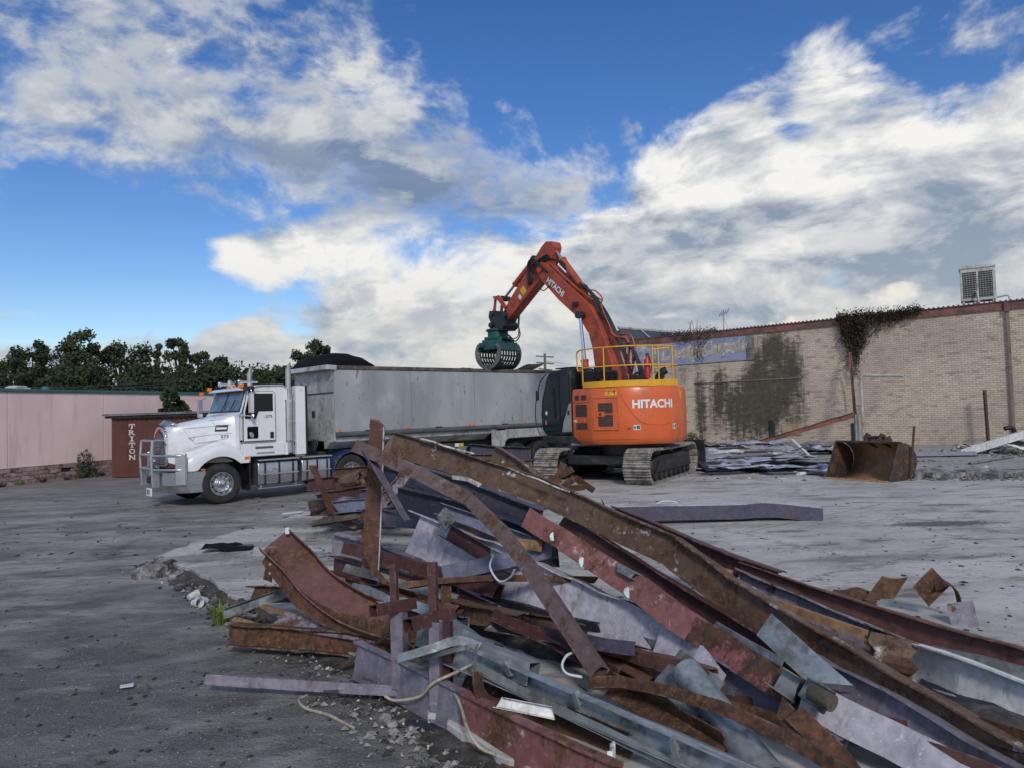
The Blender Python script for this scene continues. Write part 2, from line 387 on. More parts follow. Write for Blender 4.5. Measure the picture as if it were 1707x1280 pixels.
def slab_mat():
    m, t, bs = newmat('concrete_slab')
    p = t.node('ShaderNodeTexCoord').outputs['Object']
    x, y, z = t.sep(p)
    st = t.mapping(p, rot=(0, 0, R(12)), scale=(.5, 1.1, 1)); st2 = t.mapping(p, rot=(0, 0, R(-24)), scale=(.42, 1.15, 1))
    n1 = t.noise(st, .9, 8, .64, .5); n2 = t.noise(st2, 2.2, 8, .66); n3 = t.noise(p, 9, 6, .66); n4 = t.noise(p, .45, 4, .5)
    c = t.mix(t.ramp(n3, .25, .75), (.36, .348, .33), (.52, .505, .485))
    c = t.mix(t.ramp(t.add(t.mul(n1, .65), t.mul(n3, .35)), .46, .64, 0, .85), c, t.mix(n3, (.15, .138, .128), (.25, .235, .22)))
    c = t.mix(t.ramp(n2, .55, .66, 0, .75), c, (.105, .09, .08))
    c = t.mix(t.ramp(t.mul(n2, t.ramp(n4, .4, .6, .6, 1.1)), .25, .42, .5, 0), c, (.56, .55, .54))
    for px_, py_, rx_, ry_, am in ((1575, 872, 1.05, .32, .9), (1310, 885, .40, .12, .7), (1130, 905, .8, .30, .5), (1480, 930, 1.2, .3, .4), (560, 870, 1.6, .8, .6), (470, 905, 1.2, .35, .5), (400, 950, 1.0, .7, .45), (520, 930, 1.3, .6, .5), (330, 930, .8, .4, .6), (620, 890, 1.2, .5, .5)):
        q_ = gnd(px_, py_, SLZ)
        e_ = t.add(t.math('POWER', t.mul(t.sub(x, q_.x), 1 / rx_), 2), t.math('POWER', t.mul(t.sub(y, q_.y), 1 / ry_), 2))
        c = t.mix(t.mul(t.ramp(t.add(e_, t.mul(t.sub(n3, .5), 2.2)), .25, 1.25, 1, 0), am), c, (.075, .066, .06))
    far = t.mul(t.ramp(t.add(y, t.mul(x, .25)), 22.0, 26.5), .6)
    c = t.mix(far, c, (.20, .19, .185))
    mid = t.noise(t.mapping(p, scale=(.6, 1.3, 1)), 6, 8, .76)
    c = t.mix(t.ramp(mid, .53, .64, 0, .5), c, (.145, .13, .118)); c = t.mix(t.ramp(mid, .34, .44, .35, 0), c, (.52, .505, .48))
    # saw-cut joints
    jx = t.math('ABSOLUTE', t.sub(t.math('FRACT', t.mul(t.add(t.mul(x, .80), t.mul(y, .60)), .16)), .5))
    jy = t.math('ABSOLUTE', t.sub(t.math('FRACT', t.mul(t.sub(t.mul(y, .80), t.mul(x, .60)), .14)), .5))
    j = t.math('MAXIMUM', t.ramp(t.add(jx, t.mul(t.sub(n3, .5), .004)), .4965, .4985), t.ramp(t.add(jy, t.mul(t.sub(n3, .5), .004)), .4965, .4985))
    c = t.mix(t.mul(t.mul(j, .55), t.ramp(n4, .42, .58)), c, (.05, .047, .045))
    cr = t.ramp(t.voro(t.vmath('ADD', p, t.comb(n3, n2, 0)), .28, 'DISTANCE_TO_EDGE'), 0, .006, .6, 0)
    c = t.mix(cr, c, (.05, .047, .045))
    t.put(bs.inputs['Base Color'], c); t.put(bs.inputs['Roughness'], t.ramp(n1, .3, .7, .62, .85)); t.put(bs.inputs['Specular IOR Level'], .4)
    bn = t.node('ShaderNodeBump'); t.put(bn.inputs['Strength'], .45); t.put(bn.inputs['Distance'], .02)
    t.put(bn.inputs['Height'], t.sub(t.add(t.mul(n2, .7), t.mul(n3, .5)), t.add(t.mul(j, .6), cr))); t.l.new(bn.outputs[0], bs.inputs['Normal'])
    return m
M['asphalt'] = ground_mat(); M['slab'] = slab_mat()
M['conc'] = mk('broken_concrete', (.26, .255, .25), .85, var=.3, dirt=(.07, .06, .055, 1), dirt_amt=.5, dirt_scale=4, bump=.8, bscale=18)
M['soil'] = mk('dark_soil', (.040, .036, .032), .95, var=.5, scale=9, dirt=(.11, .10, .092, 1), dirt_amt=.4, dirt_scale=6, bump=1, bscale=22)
# ground: one sheet to the horizon
mb = MB(); S_ = 1500
mb.quad((-S_, -S_, 0), (S_, -S_, 0), (S_, S_, 0), (-S_, S_, 0))
o = mb.build('ground', M['asphalt'], recenter=False); o['kind'] = 'structure'
# concrete slab of the demolished hall, its near-left corner broken away
edge_px = [(262, 938), (300, 950), (345, 972), (385, 1000), (430, 1028), (500, 1058), (575, 1105), (650, 1160), (720, 1205), (790, 1250), (860, 1300), (930, 1360)]
edge = []
rng = random.Random(3)
for i, (a, b) in enumerate(zip(edge_px, edge_px[1:])):
    for k in range(4):
        t_ = k / 4; g = gnd(a[0] + (b[0] - a[0]) * t_, a[1] + (b[1] - a[1]) * t_)
        edge.append(V((g.x + rng.uniform(-.05, .05), g.y + rng.uniform(-.05, .05), 0)))
back = [gnd(300, 922), gnd(350, 905), gnd(410, 888), gnd(480, 868), gnd(560, 840), gnd(660, 818), gnd(760, 800)]
bk2 = []
for a, b in zip(back, back[1:]):
    for k in range(4):
        g = a.lerp(b, k / 4); bk2.append(V((g.x + rng.uniform(-.1, .1), g.y + rng.uniform(-.1, .1), 0)))
outline = edge[::-1] + bk2 + [V((2.0, 31, 0)), V((9.0, 41.5, 0)), V((24, 28.2, 0)), V((24, -3, 0)), V((1.5, -3, 0))]
mb = MB(); mb.loft([[V((p.x, p.y, -.1)) for p in outline], [V((p.x, p.y, SLZ - .015)) for p in outline], [V((p.x + (.012 if i < len(edge) else 0), p.y, SLZ)) for i, p in enumerate(outline)]])
o = mb.build('concrete_slab', M['slab'], recenter=False); o['kind'] = 'structure'
# strip of bare soil along the broken slab edge
mb = MB(); L_, R_ = [], []
for i, p in enumerate(edge):
    q = p + V((-1, -.62, 0)).normalized() * (rng.uniform(.04, .26) + (.18 if i < 9 else 0)); L_.append(V((q.x, q.y, .006))); R_.append(V((p.x + .06, p.y + .05, .03)))
Mid = [(a + b) / 2 + V((0, 0, rng.uniform(.0, .035))) for a, b in zip(L_, R_)]
mb.loft([L_, Mid, R_], cap=False, closed=False)
o = mb.build('soil_strip', M['soil'], recenter=False, smooth=60); o['kind'] = 'structure'
# worn bay lines
def paint_mat():
    m, t, bs = newmat('worn_line_paint')
    p = t.node('ShaderNodeTexCoord').outputs['Object']
    k = t.ramp(t.add(t.mul(t.noise(p, 2.2, 5, .6), .5), t.mul(t.noise(p, 22, 5, .75), .5)), .49, .60)
    t.put(bs.inputs['Base Color'], (.30, .30, .29, 1)); t.put(bs.inputs['Roughness'], .8); t.put(bs.inputs['Alpha'], t.mul(k, .7))
    return m
M['line'] = paint_mat()
mb = MB()
for (x0, y0, x1, y1, w) in [(90, 1072, 350, 1020, .08), (345, 1020, 380, 1013, .08), (100, 695 + 360, 330, 1016, .0), (120, 905 + 65, 380, 935, .07), (60, 1066, 330, 1011, .07), (380, 1195, 520, 1172, .08)]:
    if w == 0: continue
    a, b = gnd(x0, y0), gnd(x1, y1); d = (b - a).normalized(); n_ = V((-d.y, d.x, 0)) * w / 2
    mb.quad(*[V((q.x, q.y, .004)) for q in (a - n_, b - n_, b + n_, a + n_)])
o = mb.build('painted_lines', M['line'], recenter=False); o['kind'] = 'structure'

# ------------------------------------------------------------------ pink wall on the left
def pink_mat():
    m, t, bs = newmat('pink_render')
    p = t.node('ShaderNodeTexCoord').outputs['Object']
    x, y, z = t.sep(p)
    n = t.noise(p, .5, 5, .6); n2 = t.noise(t.mapping(p, scale=(1, 1, .15)), 2.2, 6, .6); n3 = t.noise(p, 14, 5, .65)
    c = t.mix(t.ramp(n, .3, .7), (.74, .545, .53), (.84, .64, .62))
    c = t.mix(t.ramp(n2, .52, .72, 0, .35), c, (.44, .32, .325))
    t.put(bs.inputs['Base Color'], c); t.put(bs.inputs['Roughness'], .85)
    bn = t.node('ShaderNodeBump'); t.put(bn.inputs['Strength'], .25); t.put(bn.inputs['Distance'], .01); t.put(bn.inputs['Height'], n3); t.l.new(bn.outputs[0], bs.inputs['Normal'])
    return m
M['pink'] = pink_mat()
M['pinkblock'] = mk('pink_block', (.36, .25, .25), .9, var=.3, scale=1.2, dirt=(.06, .05, .045, 1), dirt_amt=.42, dirt_scale=3, bump=.6, bscale=14)
M['mortar'] = mk('mortar_dark', (.06, .05, .047), .95)
M['teal'] = mk('teal_capping', (.035, .13, .125), .5)
PW = Frame((-18.76 - .33 * 8, 26.32 - .94 * 8, 0), (.333, .943, 0))        # x along, y = left of it = away from the yard
pw = thing('boundary_wall', 'long pink rendered boundary wall with teal capping along the yard', 'wall', PW(8))
mb = MB()
joints = [0, 4.0, 8.3 - .05, 12.35, 18.6, 24.5, 30.5, 36.5, 42.5, 48.5]
for a, b in zip(joints, joints[1:]):
    MB_ = MB(); MB_.box(PW, a + .012, b - .012, .0, .2, .62, 3.45); MB_.build('wall_panel', M['pink'], pw, bevel=.008)
mb.box(PW, .0, 48.5, .05, .16, 0, 3.4); mb.build('backing', M['mortar'], pw)
mb = MB(); mb.box(PW, 0, 48.5, -.06, .26, 3.45, 3.57); mb.build('capping', M['teal'], pw, bevel=.01)
blk = {}
row_h = .155
for r_ in range(4):
    x_ = 3.0 + (r_ % 2) * .24
    while x_ < 13.4:
        L = .46
        o_ = None
        if (r_, L) not in blk:
            b_ = MB(); b_.box(WORLDF, 0, L - .015, -.035, .1, 0, row_h - .014); ob = b_.build('block', M['pinkblock'], None, bevel=.006, recenter=False); blk[(r_, L)] = ob.data; bpy.data.objects.remove(ob)
        if not (r_ > 1 and rng.random() < .04):
            o_ = bpy.data.objects.new('block', blk[(r_, L)]); COL.objects.link(o_); o_.parent = pw
            q = PW(x_, rng.uniform(-.012, .012), r_ * row_h) - base_loc(pw); o_.location = q; o_.rotation_euler[2] = math.atan2(PW.x.y, PW.x.x)
        x_ += L

# ------------------------------------------------------------------ brick building on the right
WA = V((13.47, 36.58, 0)); WD = V((.748, -.664, 0)).normalized()
BW = Frame(WA, WD)                               # x along the wall towards the camera side, y away from the yard
WH = 6.0
def brick_mat():
    m, t, bs = newmat('cream_brick')
    p = t.node('ShaderNodeTexCoord').outputs['Object']
    x, y, z = t.sep(p)
    u = t.add(t.mul(x, WD.x), t.mul(y, WD.y))        # metres along the wall
    uv = t.comb(u, z, 0)
    br = t.node('ShaderNodeTexBrick', offset=.5)
    t.put(br.inputs['Vector'], uv); t.put(br.inputs['Scale'], 1.0); t.put(br.inputs['Brick Width'], .25); t.put(br.inputs['Row Height'], .093)
    t.put(br.inputs['Mortar Size'], .009); t.put(br.inputs['Mortar Smooth'], .2); t.put(br.inputs['Bias'], 0)
    t.put(br.inputs['Color1'], (.66, .555, .44, 1)); t.put(br.inputs['Color2'], (.54, .44, .345, 1)); t.put(br.inputs['Mortar'], (.34, .29, .24, 1))
    c = br.outputs['Color']
    # odd burnt bricks, one brick at a time
    cell = t.node('ShaderNodeTexWhiteNoise', noise_dimensions='2D')
    row = t.math('FLOOR', t.mul(z, 1 / .093)); colm = t.math('FLOOR', t.add(t.mul(u, 4), t.mul(t.math('MODULO', row, 2), .5)))
    t.put(cell.inputs['Vector'], t.comb(colm, row, 0))
    bt = cell.outputs['Value']
    c = t.mix(t.ramp(bt, .84, .97, 0, .5), c, (.27, .20, .16))
    c = t.mix(t.ramp(bt, .0, .12, .55, 0), c, (.60, .52, .42))
    n1 = t.noise(t.mapping(uv, scale=(1, .35, 1)), 1.1, 7, .66); n2 = t.noise(uv, 3.5, 6, .7); n3 = t.noise(uv, .35, 4, .5)
    c = t.mix(t.ramp(t.add(t.mul(n1, .5), t.mul(n2, .5)), .50, .70, 0, .5), c, (.25, .205, .185))
    c = t.mix(t.ramp(n3, .45, .65, 0, .35), c, (.33, .255, .225))
    sp = t.add(t.mul(n1, .34), t.add(t.mul(t.noise(uv, 6, 6, .75), .46), t.mul(bt, .20)))
    def stain(uc, ur, zc, zr, amp):
        q = t.add(t.math('POWER', t.mul(t.sub(u, uc), 1 / ur), 2), t.math('POWER', t.mul(t.sub(z, zc), 1 / zr), 2))
        return t.mul(t.math('EXPONENT', t.mul(t.math('POWER', q, 1.6), -1)), amp)
    U0 = WA.x * WD.x + WA.y * WD.y
    sm = None
    for uc, ur, zc, zr, a in [(-.4, 1.3, 3.2, 2.5, .62), (-1.6, 1.4, 1.8, 2.4, .58), (-3.6, 1.4, 1.9, 2.0, .36), (.9, .8, 2.2, 1.9, .42), (-4.3, .35, 2.0, 2.3, .40), (-3.2, .4, 3.2, 1.6, .36), (-5.6, .6, 3.8, .9, .30), (.1, .7, 5.2, .9, .40), (1.2, .55, 4.6, 1.2, .36), (7.4, .7, 4.2, 1.0, .17), (9.6, .6, 3.6, 1.2, .15), (3.4, .9, 1.8, .8, .16), (3.3, .5, 3.6, 1.0, .2)]:
        s_ = stain(U0 + uc, ur, zc, zr, a); sm = s_ if sm is None else t.add(sm, s_)
    str_ = t.noise(t.mapping(uv, scale=(3.2, .22, 1)), 1.6, 6, .65)
    k = t.ramp(t.add(t.add(sp, sm), t.mul(t.sub(str_, .5), .95)), .66, 1.22)
    moss = t.mix(t.ramp(n2, .40, .62), (.022, .020, .017), (.060, .055, .030))
    moss = t.mix(t.mul(t.ramp(z, 3.6, 5.6), t.ramp(u, U0 - 1.3, U0 + .8)), moss, (.055, .062, .028))
    c = t.mix(t.mul(k, .88), c, moss)
    t.put(bs.inputs['Base Color'], c); t.put(bs.inputs['Roughness'], .88); t.put(bs.inputs['Specular IOR Level'], .25)
    bn = t.node('ShaderNodeBump'); t.put(bn.inputs['Strength'], .8); t.put(bn.inputs['Distance'], .012)
    t.put(bn.inputs['Height'], t.sub(t.mul(n2, .25), br.outputs['Fac'])); t.l.new(bn.outputs[0], bs.inputs['Normal'])
    return m
M['brick'] = brick_mat()
M['fascia'] = mk('terracotta_fascia', (.27, .105, .082), .6, dirt=(.11, .07, .06, 1), dirt_amt=.5, dirt_scale=1.5)
M['pipe'] = mk('brown_downpipe', (.22, .17, .14), .6, dirt=(.1, .08, .07, 1))
M['roofdark'] = mk('dark_roof_sheet', (.045, .055, .055), .55, var=.3)
M['cream'] = mk('cream_metal', (.42, .42, .39), .55, dirt=(.18, .16, .13, 1), dirt_amt=.35)
M['conduit'] = mk('grey_conduit', (.36, .38, .40), .5)
bb = thing('brick_building', 'long cream brick building with terracotta fascia and dark mossy stains', 'building', BW(0))
mb = MB()                                          # in world orientation so the brick texture can read metres along the wall
mb.box(BW, -9.3, 16, 0, .24, 0, WH); mb.box(BW, -9.3, -9.06, .24, 9, 0, WH); mb.box(BW, 15.76, 16, .24, 14, 0, WH)
o = mb.build('wall', M['brick'], None, recenter=False); o.parent = bb; o.matrix_parent_inverse = Matrix.Translation(-V(BW(0)))
mb = MB(); mb.box(BW, -9.5, 16.2, -.07, .0, WH - .26, WH + .06); mb.build('fascia', M['fascia'], bb, bevel=.008)
mb = MB(); mb.box(BW, -9.55, 16.25, -.12, .12, WH + .062, WH + .10); mb.build('fascia_capping', M['fascia'], bb, bevel=.006)
mb = MB(); mb.loft([[BW(-9.3, .13, WH + .04), BW(16, .13, WH + .04)], [BW(-9.3, 14, WH + .5), BW(16, 14, WH + .5)]], cap=False, closed=False); mb.build('roof', M['roofdark'], bb)
mb = MB()
for x_ in [-9.4 + .19 * i for i in range(132)]: mb.box(BW, x_, x_ + .06, -.13, -.02, WH + .101, WH + .14)
mb.build('roof_sheet_ribs', M['roofdark'], bb)
for xp in (9.85, ):
    mb = MB(); mb.box(BW, xp - .06, xp + .06, -.11, -.012, .3, WH - .27); mb.build('downpipe', M['pipe'], bb, bevel=.01)
    mb = MB(); mb.box(BW, xp - .10, xp + .10, -.16, -.075, WH - .36, WH + .05); mb.build('rainwater_head', M['fascia'], bb, bevel=.01)
mb = MB(); mb.box(BW, -3.6, 1.1, -.035, -.012, 3.32, 3.37); mb.build('conduit', M['pipe'], bb)
mb = MB(); mb.box(BW, -4.6, -2.6, -.028, -.012, 3.30, 3.34); mb.build('conduit', M['dark'], bb)
mb = MB(); mb.box(BW, .15, 1.15, -.05, -.012, .55, 1.1); mb.build('bricked_up_vent', mk('pale_brick_patch', (.36, .27, .17), .9), bb)
mb = MB(); mb.box(BW, -.45, -.2, -.10, -.012, .1, 1.05); mb.prism([(-.45, 1.051), (-.2, 1.051), (-.28, 1.3), (-.45, 1.32)], BW, -.09, -.014); mb.build('burnt_post_stub', M['dark'], bb, bevel=.02)
mb = MB(); mb.box(BW, 3.48, 3.68, -.07, -.012, .2, 1.1); mb.build('burnt_post_stub', M['dark'], bb, bevel=.02)

# faded shop sign
def sign_mat():
    m, t, bs = newmat('flaking_blue_sign')
    p = t.node('ShaderNodeTexCoord').outputs['Object']
    n = t.noise(p, 1.6, 7, .7); n2 = t.noise(t.mapping(p, scale=(2, 2, .4)), 3, 6, .7); n3 = t.noise(p, 9, 5, .7)
    c = t.mix(t.ramp(n, .35, .65), (.20, .22, .36), (.32, .33, .45))
    c = t.mix(t.ramp(n2, .52, .66, 0, .8), c, (.33, .33, .36))
    c = t.mix(t.ramp(n3, .60, .68), c, (.42, .40, .37))
    c = t.mix(t.ramp(n, .60, .70), c, (.09, .08, .07))
    t.put(bs.inputs['Base Color'], c); t.put(bs.inputs['Roughness'], .75)
    return m
M['sign'] = sign_mat()
M['sign_white'] = mk('sign_outline', (.48, .50, .52), .75, var=.3, dirt=(.20, .20, .24, 1), dirt_amt=.5, dirt_scale=2)
M['sign_cream'] = mk('sign_letter_cream', (.66, .54, .33), .75, var=.3, dirt=(.30, .27, .25, 1), dirt_amt=.5, dirt_scale=3)
sg = thing('shop_sign', 'faded blue hand painted shop sign with flaking cream balloon lettering', 'sign', BW(-4, -.05, 4.4))
for a, b in ((-6.85, -4.05), (-4.03, -1.55)):
    mb = MB(); mb.box(BW, a, b, -.06, -.015, 4.42, 5.68); mb.build('sign_panel', M['sign'], sg)
mb = MB(); mb.box(BW, -1.53, -1.1, -.055, -.015, 4.40, 5.69); mb.build('bare_panel', mk('weathered_panel', (.22, .21, .19), .8, var=.4, dirt=(.07, .065, .06, 1), dirt_amt=.5), sg)
mb = MB(); mb.box(BW, -8.3, -6.88, -.058, -.015, 4.1, 5.66); mb.build('white_panel', M['sign_white'], sg)
for body, uc, w_, h_, zc in (('Design', -5.15, 2.55, .82, 5.02), ('Carpets', -2.75, 2.35, .80, 5.13)):
    tilt = .02
    lettering('lettering_outline', body, lambda x, y: BW(uc + x, -.064, zc + y + x * tilt), M['sign_white'], sg, width=w_ + .22, height=h_ + .2, bold=.075, shear=.15)
    lettering('lettering', body, lambda x, y: BW(uc + x, -.068, zc + y + x * tilt), M['sign_cream'], sg, width=w_, height=h_, bold=.028, shear=.15)

# air conditioner on the roof
ac = thing('air_conditioner', 'cream boxy air conditioner standing on the brick building roof', 'air conditioner', BW(8.8, .6, WH + .2))
M['acgrey'] = mk('ac_casing', (.50, .49, .45), .55, dirt=(.25, .22, .18, 1), dirt_amt=.35)
AF = Frame(BW(8.15, .35, WH + .18), (WD * .93 + V((.30, .34, 0)) * .35))
mb = MB(); mb.box(AF, 0, 1.28, 0, .78, .12, 1.52); mb.build('casing', M['acgrey'], ac, bevel=.025)
mb = MB(); mb.box(AF, -.03, 1.31, -.03, .81, 1.521, 1.62); mb.prism_z([(.1, .06), (1.18, .06), (1.10, .7), (.18, .7)], AF, 1.621, 1.70); mb.build('fan_cowl', M['acgrey'], ac, bevel=.03)
for a, b in ((.09, .60), (.68, 1.19)):
    mb = MB(); mb.box(AF, a, b, -.012, .0, .25, 1.38); g_ = mb.build('grille', M['black'], ac)
    mb = MB()
    for k in range(12): mb.box(AF, a, b, -.02, -.0125, .27 + k * .093, .285 + k * .093)
    for k in range(5): mb.box(AF, a + .05 + k * .1, a + .06 + k * .1, -.028, -.0205, .25, 1.38)
    mb.build('grille_bars', M['cream'], g_)
mb = MB(); mb.box(AF, 1.2805, 1.295, .08, .70, .25, 1.38); mb.build('grille', M['black'], ac)
for a in (.06, 1.14):
    mb = MB(); mb.box(AF, a, a + .08, .02, .76, -.16, .119); mb.build('foot', M['cream'], ac)
mb = MB(); mb.tube(curve_pts([AF(.55, -.02, .5), AF(.6, -.2, .4), AF(.62, -.25, .1), AF(.62, -.2, -.12)]), .045, 8); mb.box(AF, .5, .7, -.22, -.03, -.12, .1); mb.build('pipework', M['conduit'], ac, smooth=50)
mb = MB(); mb.tube(curve_pts([AF(1.3, .2, .2), AF(1.7, .1, .22), AF(1.75, .1, -.1)]), .03, 6); mb.build('pipework', M['conduit'], ac, smooth=50)
# TV antenna
an = thing('tv_antenna', 'thin metal tv antenna with stay wire above the brick building roofline', 'antenna', at(1205, 555, 40))
mb = MB(); b_ = at(1206, 552, 40); tp = at(1206, 517, 40); mb.tube([V((b_.x, b_.y, 5.6)), tp], .03, 6); mb.build('mast', M['conduit'], an)
mb = MB()
mb.tube([at(1199, 525, 40), at(1215, 519, 40)], .025, 5)
for k in range(4): q = at(1201 + k * 4, 524 - k * 1.6, 40); mb.tube([q + V((0, -.3, .12)), q + V((0, .3, -.12))], .015, 4)
mb.build('aerial_head', M['conduit'], an)
mb = MB(); mb.tube([at(1206, 530, 40), V((at(1222, 551, 40).x, at(1222, 551, 40).y, 5.7))], .015, 4); mb.build('stay_wire', M['conduit'], an)
# dark corrugated roof of the building behind
rf = thing('neighbouring_roof', 'dark corrugated warehouse roof with pale skylight strips behind the brick building', 'roof', (9, 50, 0))
pA, pB, pC, pD = at(1046, 552, 48), at(1168, 562, 52), at(1172, 580, 46), at(1046, 592, 42)
pA, pB = at(1030, 548, 50), at(1175, 560, 54)
nrm = (pB - pA).normalized()
mb = MB(); N_ = 60; up_r, lo_r = [], []
for i in range(N_ + 1):
    q = pA.lerp(pB, i / N_); w_ = .03 * (1 if i % 2 else -1); up_r.append(q + V((0, 0, w_))); lo_r.append(q + V((-.6, -7.0, -1.4 + w_)))
mb.loft([up_r, lo_r], cap=False, closed=False); mb.build('roof_sheet', M['roofdark'], rf)
mb = MB(); mb.tube([pA + V((0, 0, .06)), pB + V((0, 0, .06))], .1, 6); mb.build('ridge_cap', M['cream'], rf)
for t_ in (.24, .56):
    q = pA.lerp(pB, t_); mb = MB(); mb.quad(q + V((0, 0, .06)), q + nrm * .16 + V((0, 0, .06)), q + nrm * .16 + V((-.6, -7, -1.34)), q + V((-.6, -7, -1.34))); mb.build('skylight', M['cream'], rf)
mb = MB(); mb.quad(V((pA.x - 1, pA.y + .3, 0)), V((pB.x + 1, pB.y + .3, 0)), pB + V((0, .3, -.1)), pA + V((0, .3, -.1)))
mb.box(Frame((pA.x - 1, pA.y - 6.9, 0), (pB - pA) * V((1, 1, 0))), 0, 7.5, 0, .2, 0, 5.6); mb.build('wall', M['cream'], rf)

# ================================================================== TRUCK
M['white'] = mk('white_truck_paint', (.74, .75, .78), .22, var=.04, dirt=(.46, .44, .42, 1), dirt_amt=.2, dirt_scale=1.2, bump=0, coat=.5)
M['blue'] = mk('blue_mudguard', (.012, .030, .115), .4, dirt=(.07, .07, .08, 1), dirt_amt=.3)
M['gap'] = mk('door_seam', (.10, .10, .105), .8, bump=0)
M['chassis'] = mk('chassis_black', (.020, .020, .021), .6, dirt=(.085, .075, .065, 1), dirt_amt=.45)
T = Frame((-7.53, 18.59, 0), (math.cos(R(43)), math.sin(R(43)), 0))
def wheel(root, fr, s, w, r=.52, wid=.28, side=-1, rim='alu', name='wheel'):
    """outer face at lateral position w, side -1 = faces the camera side"""
    ax = fr.y * side; c = fr(s, w, r)
    mb = MB(); mb.ring(c, ax, [(-.12, .05), (-.06, .10), (-.05, .17), (-.035, .20), (-.10, .235), (-.10, .262), (-.008, .290), (-.008, .302), (-.05, .305), (-wid + .02, .300)], 40)
    wh = mb.build(name, M[rim], root, smooth=35)
    mb = MB(); mb.ring(c, ax, [(-.04, .300), (-.012, .325), (.0, .40), (-.012, .475), (-.05, .512), (-.075, .520), (-.078, .508), (-.10, .508), (-.102, .52), (-wid / 2, .524), (-wid + .102, .52), (-wid + .10, .508), (-wid + .078, .508), (-wid + .075, .52), (-wid + .03, .505), (-wid, .42), (-wid + .02, .30)], 44)
    mb.build('tyre', M['rubber'], wh, smooth=30)
    mb = MB(); u = V((0, 0, 1)); v = ax.cross(u)
    for k in range(10):
        a = k * math.pi / 5; p_ = c + (u * math.cos(a) + v * math.sin(a)) * .218
        mb.ring(p_ - ax * .07, ax, [(0, .028), (.002, .0)], 12); mb.ring(p_ - ax * .066, ax, [(0, .032), (.006, .026)], 12)
    mb.build('hand_holes', M['black'], wh, kind='stuff')
    mb = MB()
    for k in range(10):
        a = (k + .5) * math.pi / 5; p_ = c + (u * math.cos(a) + v * math.sin(a)) * .165 - ax * .05
        mb.ring(p_, ax, [(0, .018), (.035, .016), (.04, .0)], 8)
    mb.ring(c - ax * .12, ax, [(.06, .10), (.13, .095), (.15, .06), (.152, 0)], 24)
    mb.build('hub', M['chrome' if rim == 'alu' else 'dark'], wh, smooth=40)
    return wh
tk = thing('prime_mover', 'white bonneted prime mover truck with polished bull bar hitched to the tipper', 'truck', T(0, 1.25, 0))
wheel(tk, T, 0, .0); wheel(tk, T, 0, 2.5, side=1)
for s_ in (3.8, 5.12):
    for w_, sd_ in ((.02, -1), (2.48, 1)): wheel(tk, T, s_, w_, wid=.56, side=sd_)
mb = MB()
for w_ in (.80, 1.62): mb.box(T, -.75, 5.7, w_, w_ + .08, .62, .92)
for s_ in (0, 3.8, 5.12): mb.tube([T(s_, .2, .52), T(s_, 2.3, .52)], .07, 8)
mb.box(T, .3, 2.3, .55, 1.95, .55, 1.15); mb.box(T, -.5, .5, .75, 1.75, .6, 1.3); mb.box(T, 3.2, 5.4, .85, 1.65, .92, 1.12)
mb.build('chassis', M['chassis'], tk)
# bonnet
def bonnet_ring(s, hw, zb, zt):
    pts = []
    for (k, z) in ((1.0, 0), (1.0, .55), (.975, .80), (.90, .93), (.70, .985), (.35, 1.0), (0, 1.0)): pts.append((-k * hw, zb + (zt - zb) * z))
    pts = pts + [(-a, b) for a, b in pts[:-1][::-1]]
    return [T(s, 1.25 + a, b) for a, b in pts]
mb = MB(); mb.loft([bonnet_ring(*q) for q in ((-1.06, .42, 1.12, 1.93), (-1.03, .47, 1.10, 2.01), (-.9, .55, 1.05, 2.05), (-.55, .63, 1.05, 2.12), (-.1, .71, 1.05, 2.20), (.3, .82, 1.05, 2.28), (.52, .92, 1.05, 2.33))])
bon = mb.build('bonnet', M['white'], tk, smooth=40)
def fender(sgn):
    def W_(w): return 1.25 + sgn * (1.25 - w) * -1 if sgn > 0 else 2.5 - w
    f_ = lambda w: w if sgn > 0 else 2.5 - w
    rings = []
    n = 26
    for i in range(n + 1):
        s_ = -.90 + 1.66 * i / n
        zt = 1.27 + .25 * math.exp(-((s_ - .10) / .52) ** 2)
        if s_ > .35: zt -= (s_ - .35) * .28
        if s_ < -.6: zt -= (-.6 - s_) * .25
        rr = .70 ** 2 - s_ * s_
        zb = .53 + math.sqrt(rr) if rr > 0 else .53
        zb = max(zb, .90 if s_ < 0 else 1.02); zb = min(zb, zt - .07)
        tuck = .10 * max(0, (-.62 - s_) / .28) ** 2
        rings.append([T(s_, f_(w + tuck), z) for w, z in ((.06, zb - .005), (.03, zb), (.022, (zb + zt) / 2 - .02), (.035, zt - .06), (.07, zt - .02), (.14, zt), (.40, zt + .05), (.58, zt + .12))])
    mb = MB(); mb.loft(rings, cap=False, closed=False)
    q = rings[0]; mb.face(mb.pts(q + [T(-.93, f_(.58), .9)]))
    o = mb.build('front_guard', M['white'], tk, smooth=50)
    so = o.modifiers.new('thickness', 'SOLIDIFY'); so.thickness = .02; so.offset = 0
    return o
gd = fender(1); fender(-1)
mb = MB()                                             # dark liner inside the wheel arch
for k in range(13):
    a0, a1 = math.pi * k / 13, math.pi * (k + 1) / 13
    if k: pass
    mb.quad(*[T(.69 * math.cos(a), w_, .53 + .69 * math.sin(a)) for a, w_ in ((a0, .05), (a1, .05), (a1, .55), (a0, .55))])
mb.build('arch_liner', M['black'], tk)
